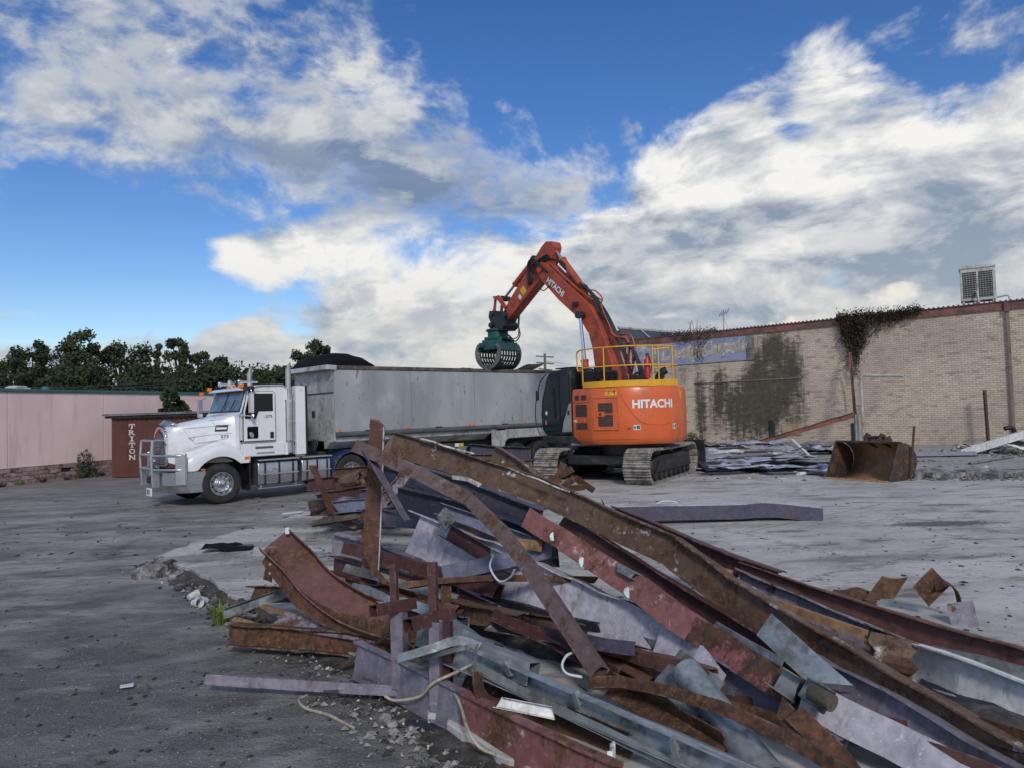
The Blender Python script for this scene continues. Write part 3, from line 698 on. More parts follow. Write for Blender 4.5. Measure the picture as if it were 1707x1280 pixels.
# grille
GF = Frame(T(0, 1.25, 0), T.y, -T.x)                    # x across, y forward
def arch(hw, z0, z1, n=10):
    p = [(hw * .92, z0)] + [(hw, z0 + .05)]
    for i in range(n + 1):
        a = math.pi * i / n; p.append((hw * math.cos(a), z1 - .28 + .28 * math.sin(a)))
    return p + [(-hw, z0 + .05), (-hw * .92, z0)]
mb = MB(); mb.prism(arch(.44, 1.0, 2.03), GF, 1.03, 1.13); mb.build('grille_surround', M['chrome'], tk, smooth=35, bevel=.02)
mb = MB(); mb.prism(arch(.37, 1.05, 1.93), GF, 1.131, 1.14); gr = mb.build('grille', M['dark'], tk)
mb = MB()
for k in range(15): mb.box(GF, -.36 + k * .05, -.352 + k * .05, 1.141, 1.15, 1.08, 1.74 + .14 * math.sin(math.pi * k / 14))
for k in range(8): mb.box(GF, -.36, .36, 1.143, 1.148, 1.10 + k * .085, 1.108 + k * .085)
mb.box(GF, -.015, .015, 1.151, 1.16, 1.05, 1.9); mb.build('grille_bars', M['alu'], gr)
mb = MB(); mb.box(GF, -.03, .03, 1.13, 1.165, 1.78, 1.98); mb.build('nose_badge', M['red'], tk, bevel=.01)
mb = MB(); mb.loft([[GF(x_, 1.02 - .15 * (x_ / .5) ** 2, 2.05), GF(x_, 1.10 - .15 * (x_ / .5) ** 2, 2.09), GF(x_, 1.00 - .2 * (x_ / .5) ** 2, 2.20 - .10 * (x_ / .5) ** 2)] for x_ in [(-.5 + k * .1) for k in range(11)]], cap=False, closed=False)
o = mb.build('bug_deflector', M['alu'], tk, smooth=60); so = o.modifiers.new('t', 'SOLIDIFY'); so.thickness = .01
# headlights
for sg_ in (1, -1):
    f_ = (lambda w: w) if sg_ > 0 else (lambda w: 2.5 - w)
    mb = MB(); mb.loft([[T(a, f_(b), c_) for a, b, c_ in ((-1.0, .50, .93), (-.925, .16, .93), (-.90, .16, 1.22), (-.97, .44, 1.24))], [T(a + .06, f_(b), c_) for a, b, c_ in ((-1.0, .50, .93), (-.925, .16, .93), (-.90, .16, 1.22), (-.97, .44, 1.24))]])
    h_ = mb.build('headlight', M['lamp'], tk, bevel=.02)
    mb = MB()
    for k in (.25, .38): mb.ring(T(-.965 - (k - .16) * .2 - .005, f_(k), 1.06), -T.x, [(0, .06), (.008, .05), (.008, .0)], 16)
    mb.build('lamp_bowl', M['chrome'], h_, smooth=40)
# bumper and bull bar
def plan(off, near=.0):
    L = [(-.45, .03), (-.86, .04), (-1.06, .16), (-1.20, .45), (-1.30, 1.25)]
    L = L + [(a, 2.5 - b) for a, b in L[:-1][::-1]]
    return [(a + off, b) for a, b in L]
def band(z0, z1, off0, off1, th=.05):
    mb = MB(); a, b = plan(off0), plan(off1); a2, b2 = plan(off0 + th), plan(off1 + th)
    mb.loft([[T(p[0], p[1], z0) for p in a], [T(p[0], p[1], z1) for p in b], [T(p[0], p[1], z1) for p in b2], [T(p[0], p[1], z0) for p in a2]], cap=False, closed=False)
    return mb
band(.55, .88, 0, 0).build('bumper', M['alu'], tk, smooth=25)
band(.36, .545, .10, .0).build('lower_bumper', M['alu'], tk, smooth=25)
mb = MB(); mb.box(T, -1.0, -.6, .15, 2.35, .60, .84); mb.build('bumper_mount', M['dark'], tk)
bbm = MB()
for w_ in (.80, 1.70):
    bbm.tube([T(-1.42, w_, .52), T(-1.46, w_, 1.25), T(-1.42, w_, 1.68)], .04, 10)
for z_ in (1.68, 1.32, .98): bbm.tube([T(-1.42 - (.04 if z_ < 1.6 else 0), .80, z_), T(-1.42 - (.04 if z_ < 1.6 else 0), 1.70, z_)], .032, 8)
bbm.tube([T(-1.42, .80, 1.68), T(-1.15, .80, 1.68), T(-1.10, .80, 1.55)], .03, 8)
for w_ in (.8, 1.7): bbm.box(T, -1.46, -1.28, w_ - .03, w_ + .03, .50, .95)
for sg_ in (1, -1):
    f_ = (lambda w: w) if sg_ > 0 else (lambda w: 2.5 - w)
    for z_ in (1.30, .95): bbm.tube([T(-1.44, f_(.80), z_), T(-1.28, f_(.40), z_), T(-1.08, f_(.10), z_), T(-.95, f_(.06), z_)], .032, 8)
bbm.build('bull_bar', M['alu'], tk, smooth=45)
for sg_ in (1, -1):
    f_ = (lambda w: w) if sg_ > 0 else (lambda w: 2.5 - w)
    mb = MB(); mb.loft([[T(a, f_(b), z_) for a, b in ((-1.11, .13), (-.92, -.01), (-.85, .0), (-1.04, .16))] for z_ in (.56, .62, 1.30, 1.36)]); mb.build('bull_bar_plate', M['alu'], tk, bevel=.02)
for w_, z_ in ((.95, 1.16), (.97, .82)):
    mb = MB(); mb.ring(T(-1.40, w_, z_), -T.x, [(-.08, .03), (-.06, .08), (.03, .095), (.04, .08), (.045, 0)], 18); mb.build('driving_lamp', M['chrome'], tk, smooth=40)
mb = MB(); mb.box(T, -1.50, -1.47, .72, 1.10, .30, .50); npl = mb.build('number_plate', M['white_flat'], tk, bevel=.005)
PF = Frame(T(-1.503, .91, .40), T.y, -T.x)
lettering('plate_number', '118', lambda x, y: PF(x, .002, y), M['black'], npl, width=.24, height=.12, bold=.02)
mb = MB(); mb.box(T, -1.485, -1.46, .85, 1.10, .62, .78); mb.build('tow_pin_recess', M['black'], tk)
# cab
cab_poly = [(.50, 1.15), (.50, 2.30), (.56, 2.36), (.74, 2.93), (.86, 3.02), (1.1, 3.07), (1.75, 3.08), (1.86, 3.0), (1.86, 1.15)]
mb = MB()
def cab_ring(w, inset):
    cx, cz = 1.2, 2.0
    return [T(cx + (a - cx) * (1 - inset * .5), w, cz + (b - cz) * (1 - inset)) for a, b in cab_poly]
mb.loft([cab_ring(.14, .055), cab_ring(.10, .03), cab_ring(.08, 0.012), cab_ring(.14, 0), cab_ring(2.36, 0), cab_ring(2.42, .012), cab_ring(2.40, .03), cab_ring(2.36, .055)])
cab = mb.build('cab', M['white'], tk, smooth=28)
def slab_on(a, b, w0, w1, off0, off1):
    """pane lying on the sloping windscreen line a-b, between lateral w0 and w1"""
    d = V((b[0] - a[0], 0, b[1] - a[1])).normalized(); n_ = (-d.z, d.x)
    m_ = MB(); m_.loft([[T(a[0] + n_[0] * o_, w_, a[1] + n_[1] * o_) for o_ in (off0, off1) for w_ in ((w0, w1) if o_ == off0 else (w1, w0))], [T(b[0] + n_[0] * o_, w_, b[1] + n_[1] * o_) for o_ in (off0, off1) for w_ in ((w0 + .05, w1 - .05) if o_ == off0 else (w1 - .05, w0 + .05))]])
    return m_
M['windscreen'] = mk('windscreen_glass', (.10, .13, .16), .04, 0, var=.2, bump=0, spec=1.0)
slab_on((.555, 2.36), (.735, 2.92), .17, 2.33, .004, .015).build('windscreen_seal', M['black'], tk)
for w0, w1 in ((.20, 1.235), (1.265, 2.30)): slab_on((.563, 2.39), (.727, 2.89), w0, w1, .016, .022).build('windscreen', M['windscreen'], tk)
for w0, w1 in ((.75, .55), (1.35, 1.15)): mb = MB(); mb.tube([T(.50, w0, 2.37), T(.60, w1, 2.70)], .012, 5); mb.build('wiper', M['black'], tk)
mb = MB(); mb.loft([[T(a, w_, b) for a, b in ((.66, 2.92), (.55, 2.93), (.55, 2.955), (.70, 3.02), (.80, 3.0))] for w_ in (.15, .7, 1.25, 1.8, 2.35)]); mb.build('sun_visor', M['white'], tk, bevel=.01)
# door
DW = .078
def on_side(poly, w0, w1):
    m_ = MB(); m_.prism(poly, T, w0, w1); return m_
on_side([(.60, 1.56), (1.50, 1.56), (1.50, 2.84), (1.44, 2.90), (.76, 2.90), (.70, 2.85), (.60, 2.35)], DW - .006, DW + .03).build('door_gap', M['gap'], tk)
door = on_side([(.615, 1.575), (1.485, 1.575), (1.485, 2.83), (1.43, 2.885), (.77, 2.885), (.715, 2.84), (.615, 2.35)], DW - .028, DW + .02).build('door', M['white'], tk, bevel=.012)
on_side([(.77, 2.84), (1.42, 2.84), (1.42, 2.36), (1.02, 2.36), (.94, 2.17), (.65, 2.17), (.65, 2.36)], DW - .034, DW - .0285).build('door_window', M['glass'], door)
on_side([(.70, 1.64), (.98, 1.64), (1.0, 1.67), (1.0, 1.96), (.72, 1.96), (.70, 1.93)], DW - .034, DW - .0285).build('kerb_window', M['glass'], door)
on_side([(.78, 1.68), (.86, 1.66), (.88, 1.74), (.82, 1.82), (.74, 1.80)], DW - .040, DW - .0345).build('convex_mirror_glass', M['chrome'], door)
on_side([(1.33, 1.63), (1.43, 1.63), (1.43, 1.80), (1.33, 1.80)], DW - .05, DW - .0285).build('door_handle', M['black'], door, bevel=.01)
on_side([(.62, 1.17), (1.75, 1.17), (1.75, 1.50), (.62, 1.50)], .066, .10).build('sill_panel', M['white'], tk, bevel=.01)
on_side([(.95, 1.22), (1.45, 1.22), (1.45, 1.27), (.95, 1.27)], .058, .0655).build('step_tread', M['alu'], tk)
on_side([(.92, 1.36), (1.42, 1.36), (1.42, 1.42), (.92, 1.42)], .060, .0655).build('step_tread', M['gap'], tk)
mb = MB(); mb.ring(T(.55, .078, 1.58), -T.y, [(0, .035), (.006, .03), (.006, 0)], 14); mb.build('fuel_cap_hole', M['black'], tk)
# mirror on its arms
mir = MB(); mir.loft([[T(.74 + a, b, z_) for a, b in ((-.055, -.22), (.055, -.22), (.07, -.10), (-.07, -.10))] for z_ in (2.32, 2.36, 2.80, 2.84)]); mo = mir.build('mirror', M['chrome'], tk, bevel=.015)
mb = MB(); mb.tube(curve_pts([T(.72, .08, 2.82), T(.72, -.05, 2.93), T(.74, -.16, 2.90), T(.74, -.16, 2.30), T(.70, -.10, 2.25), T(.45, .12, 2.30)], 6), .014, 6); mb.build('mirror_arm', M['chrome'], mo, smooth=60)
mb = MB(); mb.ring(T(.76, -.16, 2.24), T.x * -1, [(-.03, .04), (0, .075), (.03, .06), (.04, 0)], 14); mb.build('spot_mirror', M['chrome'], mo, smooth=50)
mb = MB(); mb.box(T, .63, .85, -.12, .12, 2.90, 3.03); mb.build('mirror_light_box', M['black'], tk, bevel=.02)
mb = MB(); mb.loft([[T(.40 + a, b, z_) for a, b in ((-.05, 2.55), (.05, 2.55), (.05, 2.7), (-.05, 2.7))] for z_ in (2.25, 2.75)]); mb.tube([T(.5, 2.4, 2.8), T(.42, 2.62, 2.75)], .014, 5); mb.build('mirror', M['chrome'], tk)
for a, b, c_ in ((.62, .18, 2.98), (.60, 2.42, 2.98), (.45, 2.62, 2.86)):
    mb = MB(); mb.box(T, a - .05, a + .05, b - .06, b + .06, c_, c_ + .11); mb.build('marker_light', M['amber'], tk, bevel=.015)
for b in (.85, 1.25, 1.65):
    mb = MB(); mb.box(T, .80, .90, b - .05, b + .05, 3.045, 3.10); mb.build('roof_light', M['amber'], tk, bevel=.01)
for b, l_ in ((.55, .5), (1.95, .42)):
    mb = MB(); mb.ring(T(.72, b, 3.16), T.x, [(-.02, .075), (.0, .07), (.10, .035), (l_, .025), (l_, 0)], 14); mb.box(T, .95, 1.0, b - .02, b + .02, 3.04, 3.15); mb.build('air_horn', M['chrome'], tk, smooth=40)
mb = MB(); mb.ring(T(.62, .95, 3.14), -T.x, [(-.1, .02), (-.05, .075), (.03, .09), (.03, 0)], 14); mb.box(T, .64, .68, .93, .97, 2.99, 3.10); mb.build('spot_lamp', M['chrome'], tk, smooth=40)
# exhausts, air cleaner, back panel
for w_, s_ in ((.20, 1.95), (2.25, 1.72)):
    mb = MB(); mb.tube([T(s_, w_, 1.2), T(s_, w_, 1.5)], .125, 18); mb.tube([T(s_, w_, 1.5), T(s_, w_, 2.66)], .145, 20); mb.tube([T(s_, w_, 2.66), T(s_, w_, 2.86)], .11, 18)
    mb.tube([T(s_, w_, 2.86), T(s_, w_, 3.50)], .075, 16, cap=False)
    c_ = T(s_, w_, 3.50); rg = [c_ + (T.x * math.cos(2 * math.pi * k / 16) + T.y * math.sin(2 * math.pi * k / 16)) * .075 for k in range(16)]
    mb.loft([rg, [p_ + V((0, 0, .10 + .10 * math.cos(2 * math.pi * k / 16))) for k, p_ in enumerate(rg)]], cap=False)
    ex = mb.build('exhaust_stack', M['alu'], tk, smooth=35)
    for z_ in (1.5, 2.05, 2.62): mb = MB(); mb.tube([T(s_, w_, z_), T(s_, w_, z_ + .05)], .152, 20); mb.build('exhaust_clamp', M['chrome'], ex, smooth=35)
on_side([(1.88, 1.18), (2.14, 1.18), (2.14, 2.95), (1.88, 2.95)], .36, 2.2).build('cab_back_locker', M['alu'], tk, bevel=.02)
on_side([(2.02, 1.7), (2.10, 1.9), (2.10, 2.4), (2.02, 2.4)], .28, .355).build('locker_latch', M['alu'], tk)
on_side([(2.10, 1.14), (2.38, 1.14), (2.38, 3.04), (2.10, 3.04)], .05, .34).build('side_fairing', M['white'], tk, bevel=.02)
on_side([(2.385, 1.12), (2.44, 1.12), (2.44, 3.05), (2.385, 3.05)], .055, .33).build('fairing_rubber', M['black'], tk)
on_side([(2.10, 1.14), (2.38, 1.14), (2.38, 3.04), (2.10, 3.04)], 2.16, 2.45).build('side_fairing', M['white'], tk, bevel=.02)
# tanks
for a, b in ((.98, 2.12), (2.24, 3.12)):
    poly = [(.06, .46), (.10, .40), (.20, .38), (.55, .38), (.60, .43), (.60, .98), (.55, 1.02), (.16, 1.02), (.08, .98), (.05, .90)]
    mb = MB(); mb.loft([[T(a, w_, z_) for w_, z_ in poly], [T(b, w_, z_) for w_, z_ in poly]]); tn = mb.build('fuel_tank', M['alu'], tk, bevel=.02, smooth=40)
    for k in range(3):
        q = a + (b - a) * (.15 + .35 * k); p2 = [(w_ - .012 if w_ < .3 else w_ + .012, z_ - .012 if z_ < .6 else z_ + .012) for w_, z_ in poly]
        mb = MB(); mb.loft([[T(q, w_, z_) for w_, z_ in p2], [T(q + .05, w_, z_) for w_, z_ in p2]]); mb.build('tank_strap', M['dark'], tn)
    mb = MB(); mb.ring(T((a + b) / 2 - .12, .052, .72), -T.y, [(0, .11), (.02, .10), (.02, .08), (-.01, .06), (-.01, 0)], 20); mb.build('filler', M['chrome'], tn, smooth=40)
    mb = MB(); mb.box(T, a, b, .0, .12, .66, .685); mb.box(T, a - .02, b + .02, -.01, .4, 1.035, 1.07); mb.build('step_rail', M['alu'], tn)
mb = MB(); mb.box(T, .95, 2.2, -.02, .25, .29, .32); mb.box(T, 1.0, 1.05, .0, .2, .32, .38); mb.box(T, 2.0, 2.05, .0, .2, .32, .38); mb.build('side_step', M['alu'], tk, bevel=.006)
mb = MB(); mb.box(T, .74, .78, .06, .60, .28, 1.06); mb.build('mud_flap', M['black'], tk)
mb = MB(); mb.box(T, .60, .72, .005, .05, 1.10, 1.18); mb.build('indicator', M['amber'], tk, bevel=.01)
mb = MB(); mb.box(T, -.52, -.42, .005, .03, .90, .94); mb.build('indicator', M['amber'], tk)
for s_ in (3.8, 5.12):
    mb = MB(); rr = []
    for k in range(17):
        a = R(-8) + R(196) * k / 16; rr.append([T(s_ + q * math.cos(a), w_, .52 + q * math.sin(a)) for q, w_ in ((.66, .02), (.66, .62), (.63, .62), (.63, .05), (.58, .045), (.58, .02))])
    mb.loft(rr); mb.build('rear_mudguard', M['blue'], tk, smooth=50)
mb = MB()
for k in range(5):
    q = 2.5 + k * .12; mb.tube(curve_pts([T(2.42, .9 + k * .12, 1.6), T(2.7, .7 + k * .15, 1.25), T(3.0, .8 + k * .1, 1.15), T(3.27, 1.0 + k * .1, 1.5)], 6), .018, 6)
mb.build('air_hoses', M['dark'], tk, smooth=60)
# markings raycast onto the panels
dg = bpy.context.evaluated_depsgraph_get()
def bvh_of(o):
    me = o.data; mw = base_loc(o)
    return BVHTree.FromPolygons([v.co + mw for v in me.vertices], [tuple(p.vertices) for p in me.polygons])
bvs = [bvh_of(bon), bvh_of(gd), bvh_of(door), bvh_of(cab)]
def press(s, z, lift=.006):
    """the point of the near side of the truck at length s and height z"""
    best = None
    for b in bvs:
        h = b.ray_cast(T(s, -1, z), T.y)
        if h[0] is not None and (best is None or h[3] < best[1]): best = (h[0], h[3])
    return (best[0] if best else T(s, .05, z)) - T.y * lift
def pinstripe(pts, w=.012, m_='dark'):
    mb = MB(); P_ = []
    for (a, b), (c_, d) in zip(pts, pts[1:]):
        n = max(2, int(math.hypot(c_ - a, d - b) / .05))
        P_ += [(a + (c_ - a) * k / n, b + (d - b) * k / n) for k in range(n)]
    P_.append(pts[-1])
    rings = [[press(a, b - w / 2), press(a, b + w / 2)] for a, b in P_]
    mb.loft(rings, cap=False, closed=False); return mb.build('pinstripe', M[m_], tk)
M['fadedblue'] = mk('faded_pinstripe', (.22, .25, .33), .5)
pinstripe([(-.70, 1.96), (.40, 2.02)], m_='fadedblue'); pinstripe([(-.62, 1.72), (-.05, 1.78), (.42, 1.80)], .010, 'fadedblue')
pinstripe([(-.05, 2.16), (.10, 1.95), (.20, 1.62)], .014, 'fadedblue'); pinstripe([(-.72, 1.94), (-.45, 1.56), (.3, 1.66)], .010, 'fadedblue')
pinstripe([(-.60, 1.72), (-.50, 1.64), (-.46, 1.74)], .022, 'fadedblue'); pinstripe([(-.05, 2.16), (.42, 2.18)], .008, 'fadedblue')
pinstripe([(-.5, 1.06), (-.30, 1.30), (.1, 1.40)], .008, 'fadedblue')
for s_, z_, sz in ((.25, 1.72, .055), (.18, 1.40, .055), (1.30, 2.22, .05)):
    lettering('fleet_number', '273', lambda x, y: press(s_ + x, z_ + y), M['dark'], tk, width=.19, height=sz * 1.4, bold=.02)
mb = MB()
mb.loft([[press(.02 + k * .05, 1.86, .008), press(.05 + k * .05, 2.03, .008)] for k in range(7)], cap=False, closed=False); bdg = mb.build('bonnet_badge', M['dark'], tk)
mb = MB(); mb.loft([[press(.05 + k * .05, 1.915, .012), press(.06 + k * .05, 1.965, .012)] for k in range(6)], cap=False, closed=False); mb.build('badge_band', M['white_flat'], bdg)

# ================================================================== TIPPER TRAILER
M['trailer'] = mk('scuffed_aluminium_sheet', (.28, .30, .315), .5, .35, var=.12, scale=.8, dirt=(.135, .14, .145, 1), dirt_amt=.42, dirt_scale=.9, bump=.1, bscale=6, streak=True)
def trailer_mat():
    m, t, bs = newmat('scuffed_aluminium')
    p = t.node('ShaderNodeTexCoord').outputs['Object']
    n1 = t.noise(t.mapping(p, scale=(1, 1, .25)), .9, 7, .62); n2 = t.noise(t.mapping(p, scale=(1, 1, .08)), 3.2, 6, .65); n3 = t.noise(p, 1.2, 4, .5)
    c = t.mix(t.ramp(n1, .3, .7), (.29, .312, .325), (.42, .44, .452))
    c = t.mix(t.ramp(n2, .57, .70, 0, .55), c, (.20, .207, .212))
    c = t.mix(t.ramp(n3, .52, .70, 0, .45), c, (.50, .515, .52))
    dent = t.voro(t.vmath('ADD', t.mapping(p, rot=(.2, .35, .3), scale=(1, 1, .22)), t.vmath('SCALE', t.comb(n1, n2, n3), scale=.6)), 2.2, 'DISTANCE_TO_EDGE')
    scr = t.mul(t.ramp(dent, 0, .010, 1, 0), t.ramp(t.noise(p, 1.7, 3, .5), .54, .62))
    c = t.mix(t.mul(scr, .8), c, (.05, .05, .05))
    spk = t.mul(t.ramp(t.noise(t.mapping(p, scale=(1, 1, .5)), 9, 3, .5), .66, .72), t.ramp(n3, .4, .6))
    c = t.mix(t.mul(spk, .7), c, (.07, .07, .07))
    t.put(bs.inputs['Base Color'], c); t.put(bs.inputs['Metallic'], .25); t.put(bs.inputs['Roughness'], t.ramp(n1, .3, .7, .42, .6))
    bn = t.node('ShaderNodeBump'); t.put(bn.inputs['Strength'], .25); t.put(bn.inputs['Distance'], .05); t.put(bn.inputs['Height'], t.noise(p, 1.5, 3, .5)); t.l.new(bn.outputs[0], bs.inputs['Normal'])
    return m
M['trailer'] = trailer_mat()
M['trailer_pale'] = mk('pale_aluminium', (.46, .47, .47), .5, .2, dirt=(.22, .215, .20, 1), dirt_amt=.42, dirt_scale=1.3, streak=True)
M['railgrey'] = mk('grey_coaming', (.10, .115, .12), .45, .2, dirt=(.05, .05, .05, 1))
M['toprail'] = mk('dirty_top_rail', (.055, .05, .045), .8, var=.4, dirt=(.14, .12, .10, 1), dirt_amt=.5, dirt_scale=4, bump=.6)
M['tarp'] = mk('black_tarpaulin', (.007, .007, .008), .85, bump=.6, bscale=8, spec=.15)
M['dirty'] = mk('load_dirt', (.06, .05, .043), .9, bump=1, bscale=10)
tr = thing('tipper_trailer', 'scuffed silver tipper trailer body with dark top rails behind the white truck', 'trailer', T(8, 1.25, 0))
seams = [3.27, 5.95, 8.54, 12.75]
for a, b in zip(seams, seams[1:]):
    mb = MB(); mb.box(T, a + .004, b - .004, .0, .05, 1.70, 3.50); mb.build('side_panel', M['trailer'], tr, bevel=.004)
mb = MB(); mb.box(T, 3.27, 12.75, 2.45, 2.5, 1.70, 3.50); mb.build('side_panel', M['trailer'], tr)
for q in seams[1:3]:
    mb = MB(); mb.box(T, q - .003, q + .003, .003, .045, 1.72, 3.49); mb.build('panel_seam', M['dark'], tr)
mb = MB(); mb.box(T, 3.265, 3.30, .055, 2.445, 2.85, 3.50); mb.build('front_panel', M['trailer_pale'], tr)
mb = MB(); mb.box(T, 3.262, 3.30, .055, 2.445, 1.45, 2.845); mb.build('front_panel', M['trailer_pale'], tr)
mb = MB(); mb.box(T, 12.70, 12.76, .055, 2.445, 1.6, 3.45); mb.build('tailgate', M['trailer'], tr)
mb = MB(); mb.box(T, 3.3, 12.7, .055, 2.445, 1.62, 1.72); mb.build('floor', M['dirty'], tr)
for a, b in ((.0 - .03, .09), (2.41, 2.53)):
    mb = MB(); mb.box(T, 3.3, 12.8, a, b, 3.502, 3.62); mb.build('top_rail', M['toprail'], tr, bevel=.02)
mb = MB(); mb.prism([(2.98, 3.50), (3.32, 3.48), (3.34, 3.62), (3.02, 3.64)], T, -.05, 2.55); mb.build('front_cap', M['trailer_pale'], tr, bevel=.015)
mb = MB(); mb.tube([T(3.3, .03, 1.63), T(12.75, .03, 1.63)], .085, 14); mb.build('coaming_rail', M['railgrey'], tr, smooth=40)
mb = MB(); mb.loft([[T(s_, w_, z_) for w_, z_ in ((.05, 1.60), (.10, 1.42), (.42, 1.22), (.46, 1.22), (.5, 1.6))] for s_ in (3.15, 9.3)]); mb.build('hopper_side', M['trailer_pale'], tr, bevel=.01)
mb = MB(); mb.loft([[T(s_, 2.5 - w_, z_) for w_, z_ in ((.05, 1.60), (.10, 1.42), (.42, 1.22), (.46, 1.22), (.5, 1.6))] for s_ in (3.15, 9.3)]); mb.build('hopper_side', M['trailer_pale'], tr)
mb = MB()
for w_ in (.62, 1.78): mb.box(T, 3.4, 12.6, w_, w_ + .1, 1.0, 1.36)
for s_ in (10.53, 11.75, 12.97): mb.tube([T(s_, .3, .52), T(s_, 2.2, .52)], .075, 8); mb.box(T, s_ - .5, s_ + .5, .66, .70, .55, 1.0); mb.box(T, s_ - .5, s_ + .5, 1.8, 1.84, .55, 1.0)
mb.box(T, 5.9, 6.5, .5, .62, .35, 1.2); mb.build('chassis', M['chassis'], tr)
mb = MB(); mb.box(T, 6.9, 8.1, .40, .6, .8, 1.15); mb.build('tool_box', M['chassis'], tr, bevel=.01)
mb = MB(); mb.box(T, 7.95, 8.12, .388, .398, 1.02, 1.13); mb.build('marker_plate', M['white_flat'], tr)
mb = MB(); mb.box(T, 8.14, 8.32, .388, .398, 1.02, 1.13); mb.build('marker_plate', mk('yellow_plate', (.6, .42, .03), .5), tr)
mb = MB(); mb.prism([(9.30, 1.50), (9.30, .78), (9.80, .72), (9.92, 1.10), (10.1, 1.25), (10.1, 1.5)], T, .02, .06); mb.build('front_skirt', M['trailer_pale'], tr)
mb = MB(); mb.box(T, 9.95, 13.2, .02, .55, 1.20, 1.53); mb.build('rear_mudguard', M['trailer_pale'], tr, bevel=.03)
for s_ in (10.53, 11.75, 12.97):
    for w_, sd_ in ((.02, -1), (2.48, 1)): wheel(tr, T, s_, w_, wid=.56, side=sd_, rim='dark')
for s_ in (3.42, 5.8, 8.3, 8.48, 10.9): mb = MB(); mb.box(T, s_ - .04, s_ + .04, -.02, .02, 1.73, 1.80); mb.build('side_marker', M['amber'], tr)
for s_ in (4.4, 7.0, 9.9): mb = MB(); mb.box(T, s_ - .14, s_ + .14, -.025, .03, 1.66, 1.735); mb.build('hinge', M['dark'], tr, bevel=.01)
lad = MB()
for w_ in (1.60, 1.95): lad.tube(curve_pts([T(3.26, w_, 3.15), T(3.16, w_, 3.18), T(3.15, w_, 3.0), T(3.15, w_, 1.75), T(3.26, w_, 1.65)], 5), .018, 6)
for k in range(5): lad.tube([T(3.15, 1.60, 1.85 + k * .28), T(3.15, 1.95, 1.85 + k * .28)], .014, 5)
lad.build('ladder', M['alu'], tr, smooth=50)
mb = MB(); mb.box(T, 3.24, 3.264, 1.18, 1.36, 2.15, 2.35); mb.build('front_bracket', M['dark'], tr)
mb = MB(); mb.box(T, 3.24, 3.264, .05, 1.9, 2.84, 2.87); mb.build('front_rib', M['dark'], tr)
mb = MB(); rows = []
for i in range(25):
    s_ = 3.02 + 1.72 * i / 24; row = []
    fs_ = max(0, 1 - abs((i / 24 - .5) * 2) ** 3.0) * (1.0 - .12 * max(0, i / 24 - .45) * 2)
    for j in range(17):
        w_ = .10 + 2.3 * j / 16; fw = max(0, 1 - abs((j / 16 - .5) * 2) ** 4)
        z_ = 3.60 + .46 * (fs_ ** .8) * (.5 + .5 * fw) + .035 * noise.noise(V((s_ * 3, w_ * 5, 1))) * (fs_ > 0)
        row.append(T(s_, w_, z_))
    rows.append(row)
base_ = [[T(3.02 + 1.72 * i / 24, .10 + 2.3 * j / 16, 3.52) for j in (0, 16)] for i in range(25)]
mb.loft(rows, cap=False, closed=False)
for j in (0, 16): mb.loft([[r_[j], b_[0 if j == 0 else 1]] for r_, b_ in zip(rows, base_)], cap=False, closed=False)
mb.loft([rows[0], [T(3.02, .10 + 2.3 * j / 16, 3.52) for j in range(17)]], cap=False, closed=False); mb.loft([rows[-1], [T(4.74, .10 + 2.3 * j / 16, 3.52) for j in range(17)]], cap=False, closed=False)
mb.build('rolled_tarpaulin', M['tarp'], tr, smooth=60)
# scrap in the tray
mb = MB(); mb.box(T, 3.4, 12.6, .06, 2.44, 1.73, 2.9); mb.build('load_core', M['dirty'], tr)

# ================================================================== EXCAVATOR
M['orange'] = mk('orange_machine_paint', (.66, .125, .034), .34, var=.07, dirt=(.36, .12, .06, 1), dirt_amt=.32, dirt_scale=1.4, bump=.06, coat=.1, streak=True)
M['boomred'] = mk('boom_orange_red', (.40, .070, .030), .45, var=.10, dirt=(.17, .045, .03, 1), dirt_amt=.35, dirt_scale=1.8, bump=.08)
M['yellow'] = mk('yellow_rail_paint', (.72, .38, .015), .45, var=.08, dirt=(.35, .2, .03, 1), dirt_amt=.2)
M['cabdark'] = mk('cab_black_green', (.010, .014, .016), .35, var=.2, dirt=(.05, .05, .05, 1), dirt_amt=.25)
M['cabglass'] = mk('cab_glass', (.010, .020, .023), .05, var=.2, bump=0, spec=.6)
M['track'] = mk('worn_track_steel', (.36, .33, .295), .5, .25, var=.35, scale=7, dirt=(.10, .088, .072, 1), dirt_amt=.4, dirt_scale=5, bump=.4)
M['green'] = mk('grab_green', (.017, .095, .085), .5, var=.2, dirt=(.03, .035, .034, 1), dirt_amt=.4, dirt_scale=3)
M['grabsteel'] = mk('grab_dark_steel', (.026, .028, .028), .5, .4, var=.3, dirt=(.11, .10, .09, 1), dirt_amt=.35, dirt_scale=4)
M['worn'] = mk('worn_edge_steel', (.20, .195, .18), .5, .5, var=.3, dirt=(.07, .065, .06, 1), dirt_amt=.4, dirt_scale=5)
M['ramsteel'] = mk('ram_steel', (.62, .63, .65), .18, 1.0, var=.05, bump=0)
M['hose'] = mk('rubber_hose', (.014, .014, .015), .5)
M['sticker'] = mk('yellow_sticker', (.70, .42, .02), .5, bump=0)
M['greyside'] = mk('grey_cab_panel', (.27, .28, .28), .5)
_h = V((-.646, .763, 0)).normalized()
EU = Frame((3.38, 20.9, 0), _h)                    # x forward, y to the machine's left
ex = thing('excavator', 'orange tracked excavator with yellow handrails and folded boom over the tipper', 'excavator', EU(0, 0, 0))
def arcp(a, r_, z): return EU(-r_ * math.cos(R(a)), r_ * math.sin(R(a)), z)
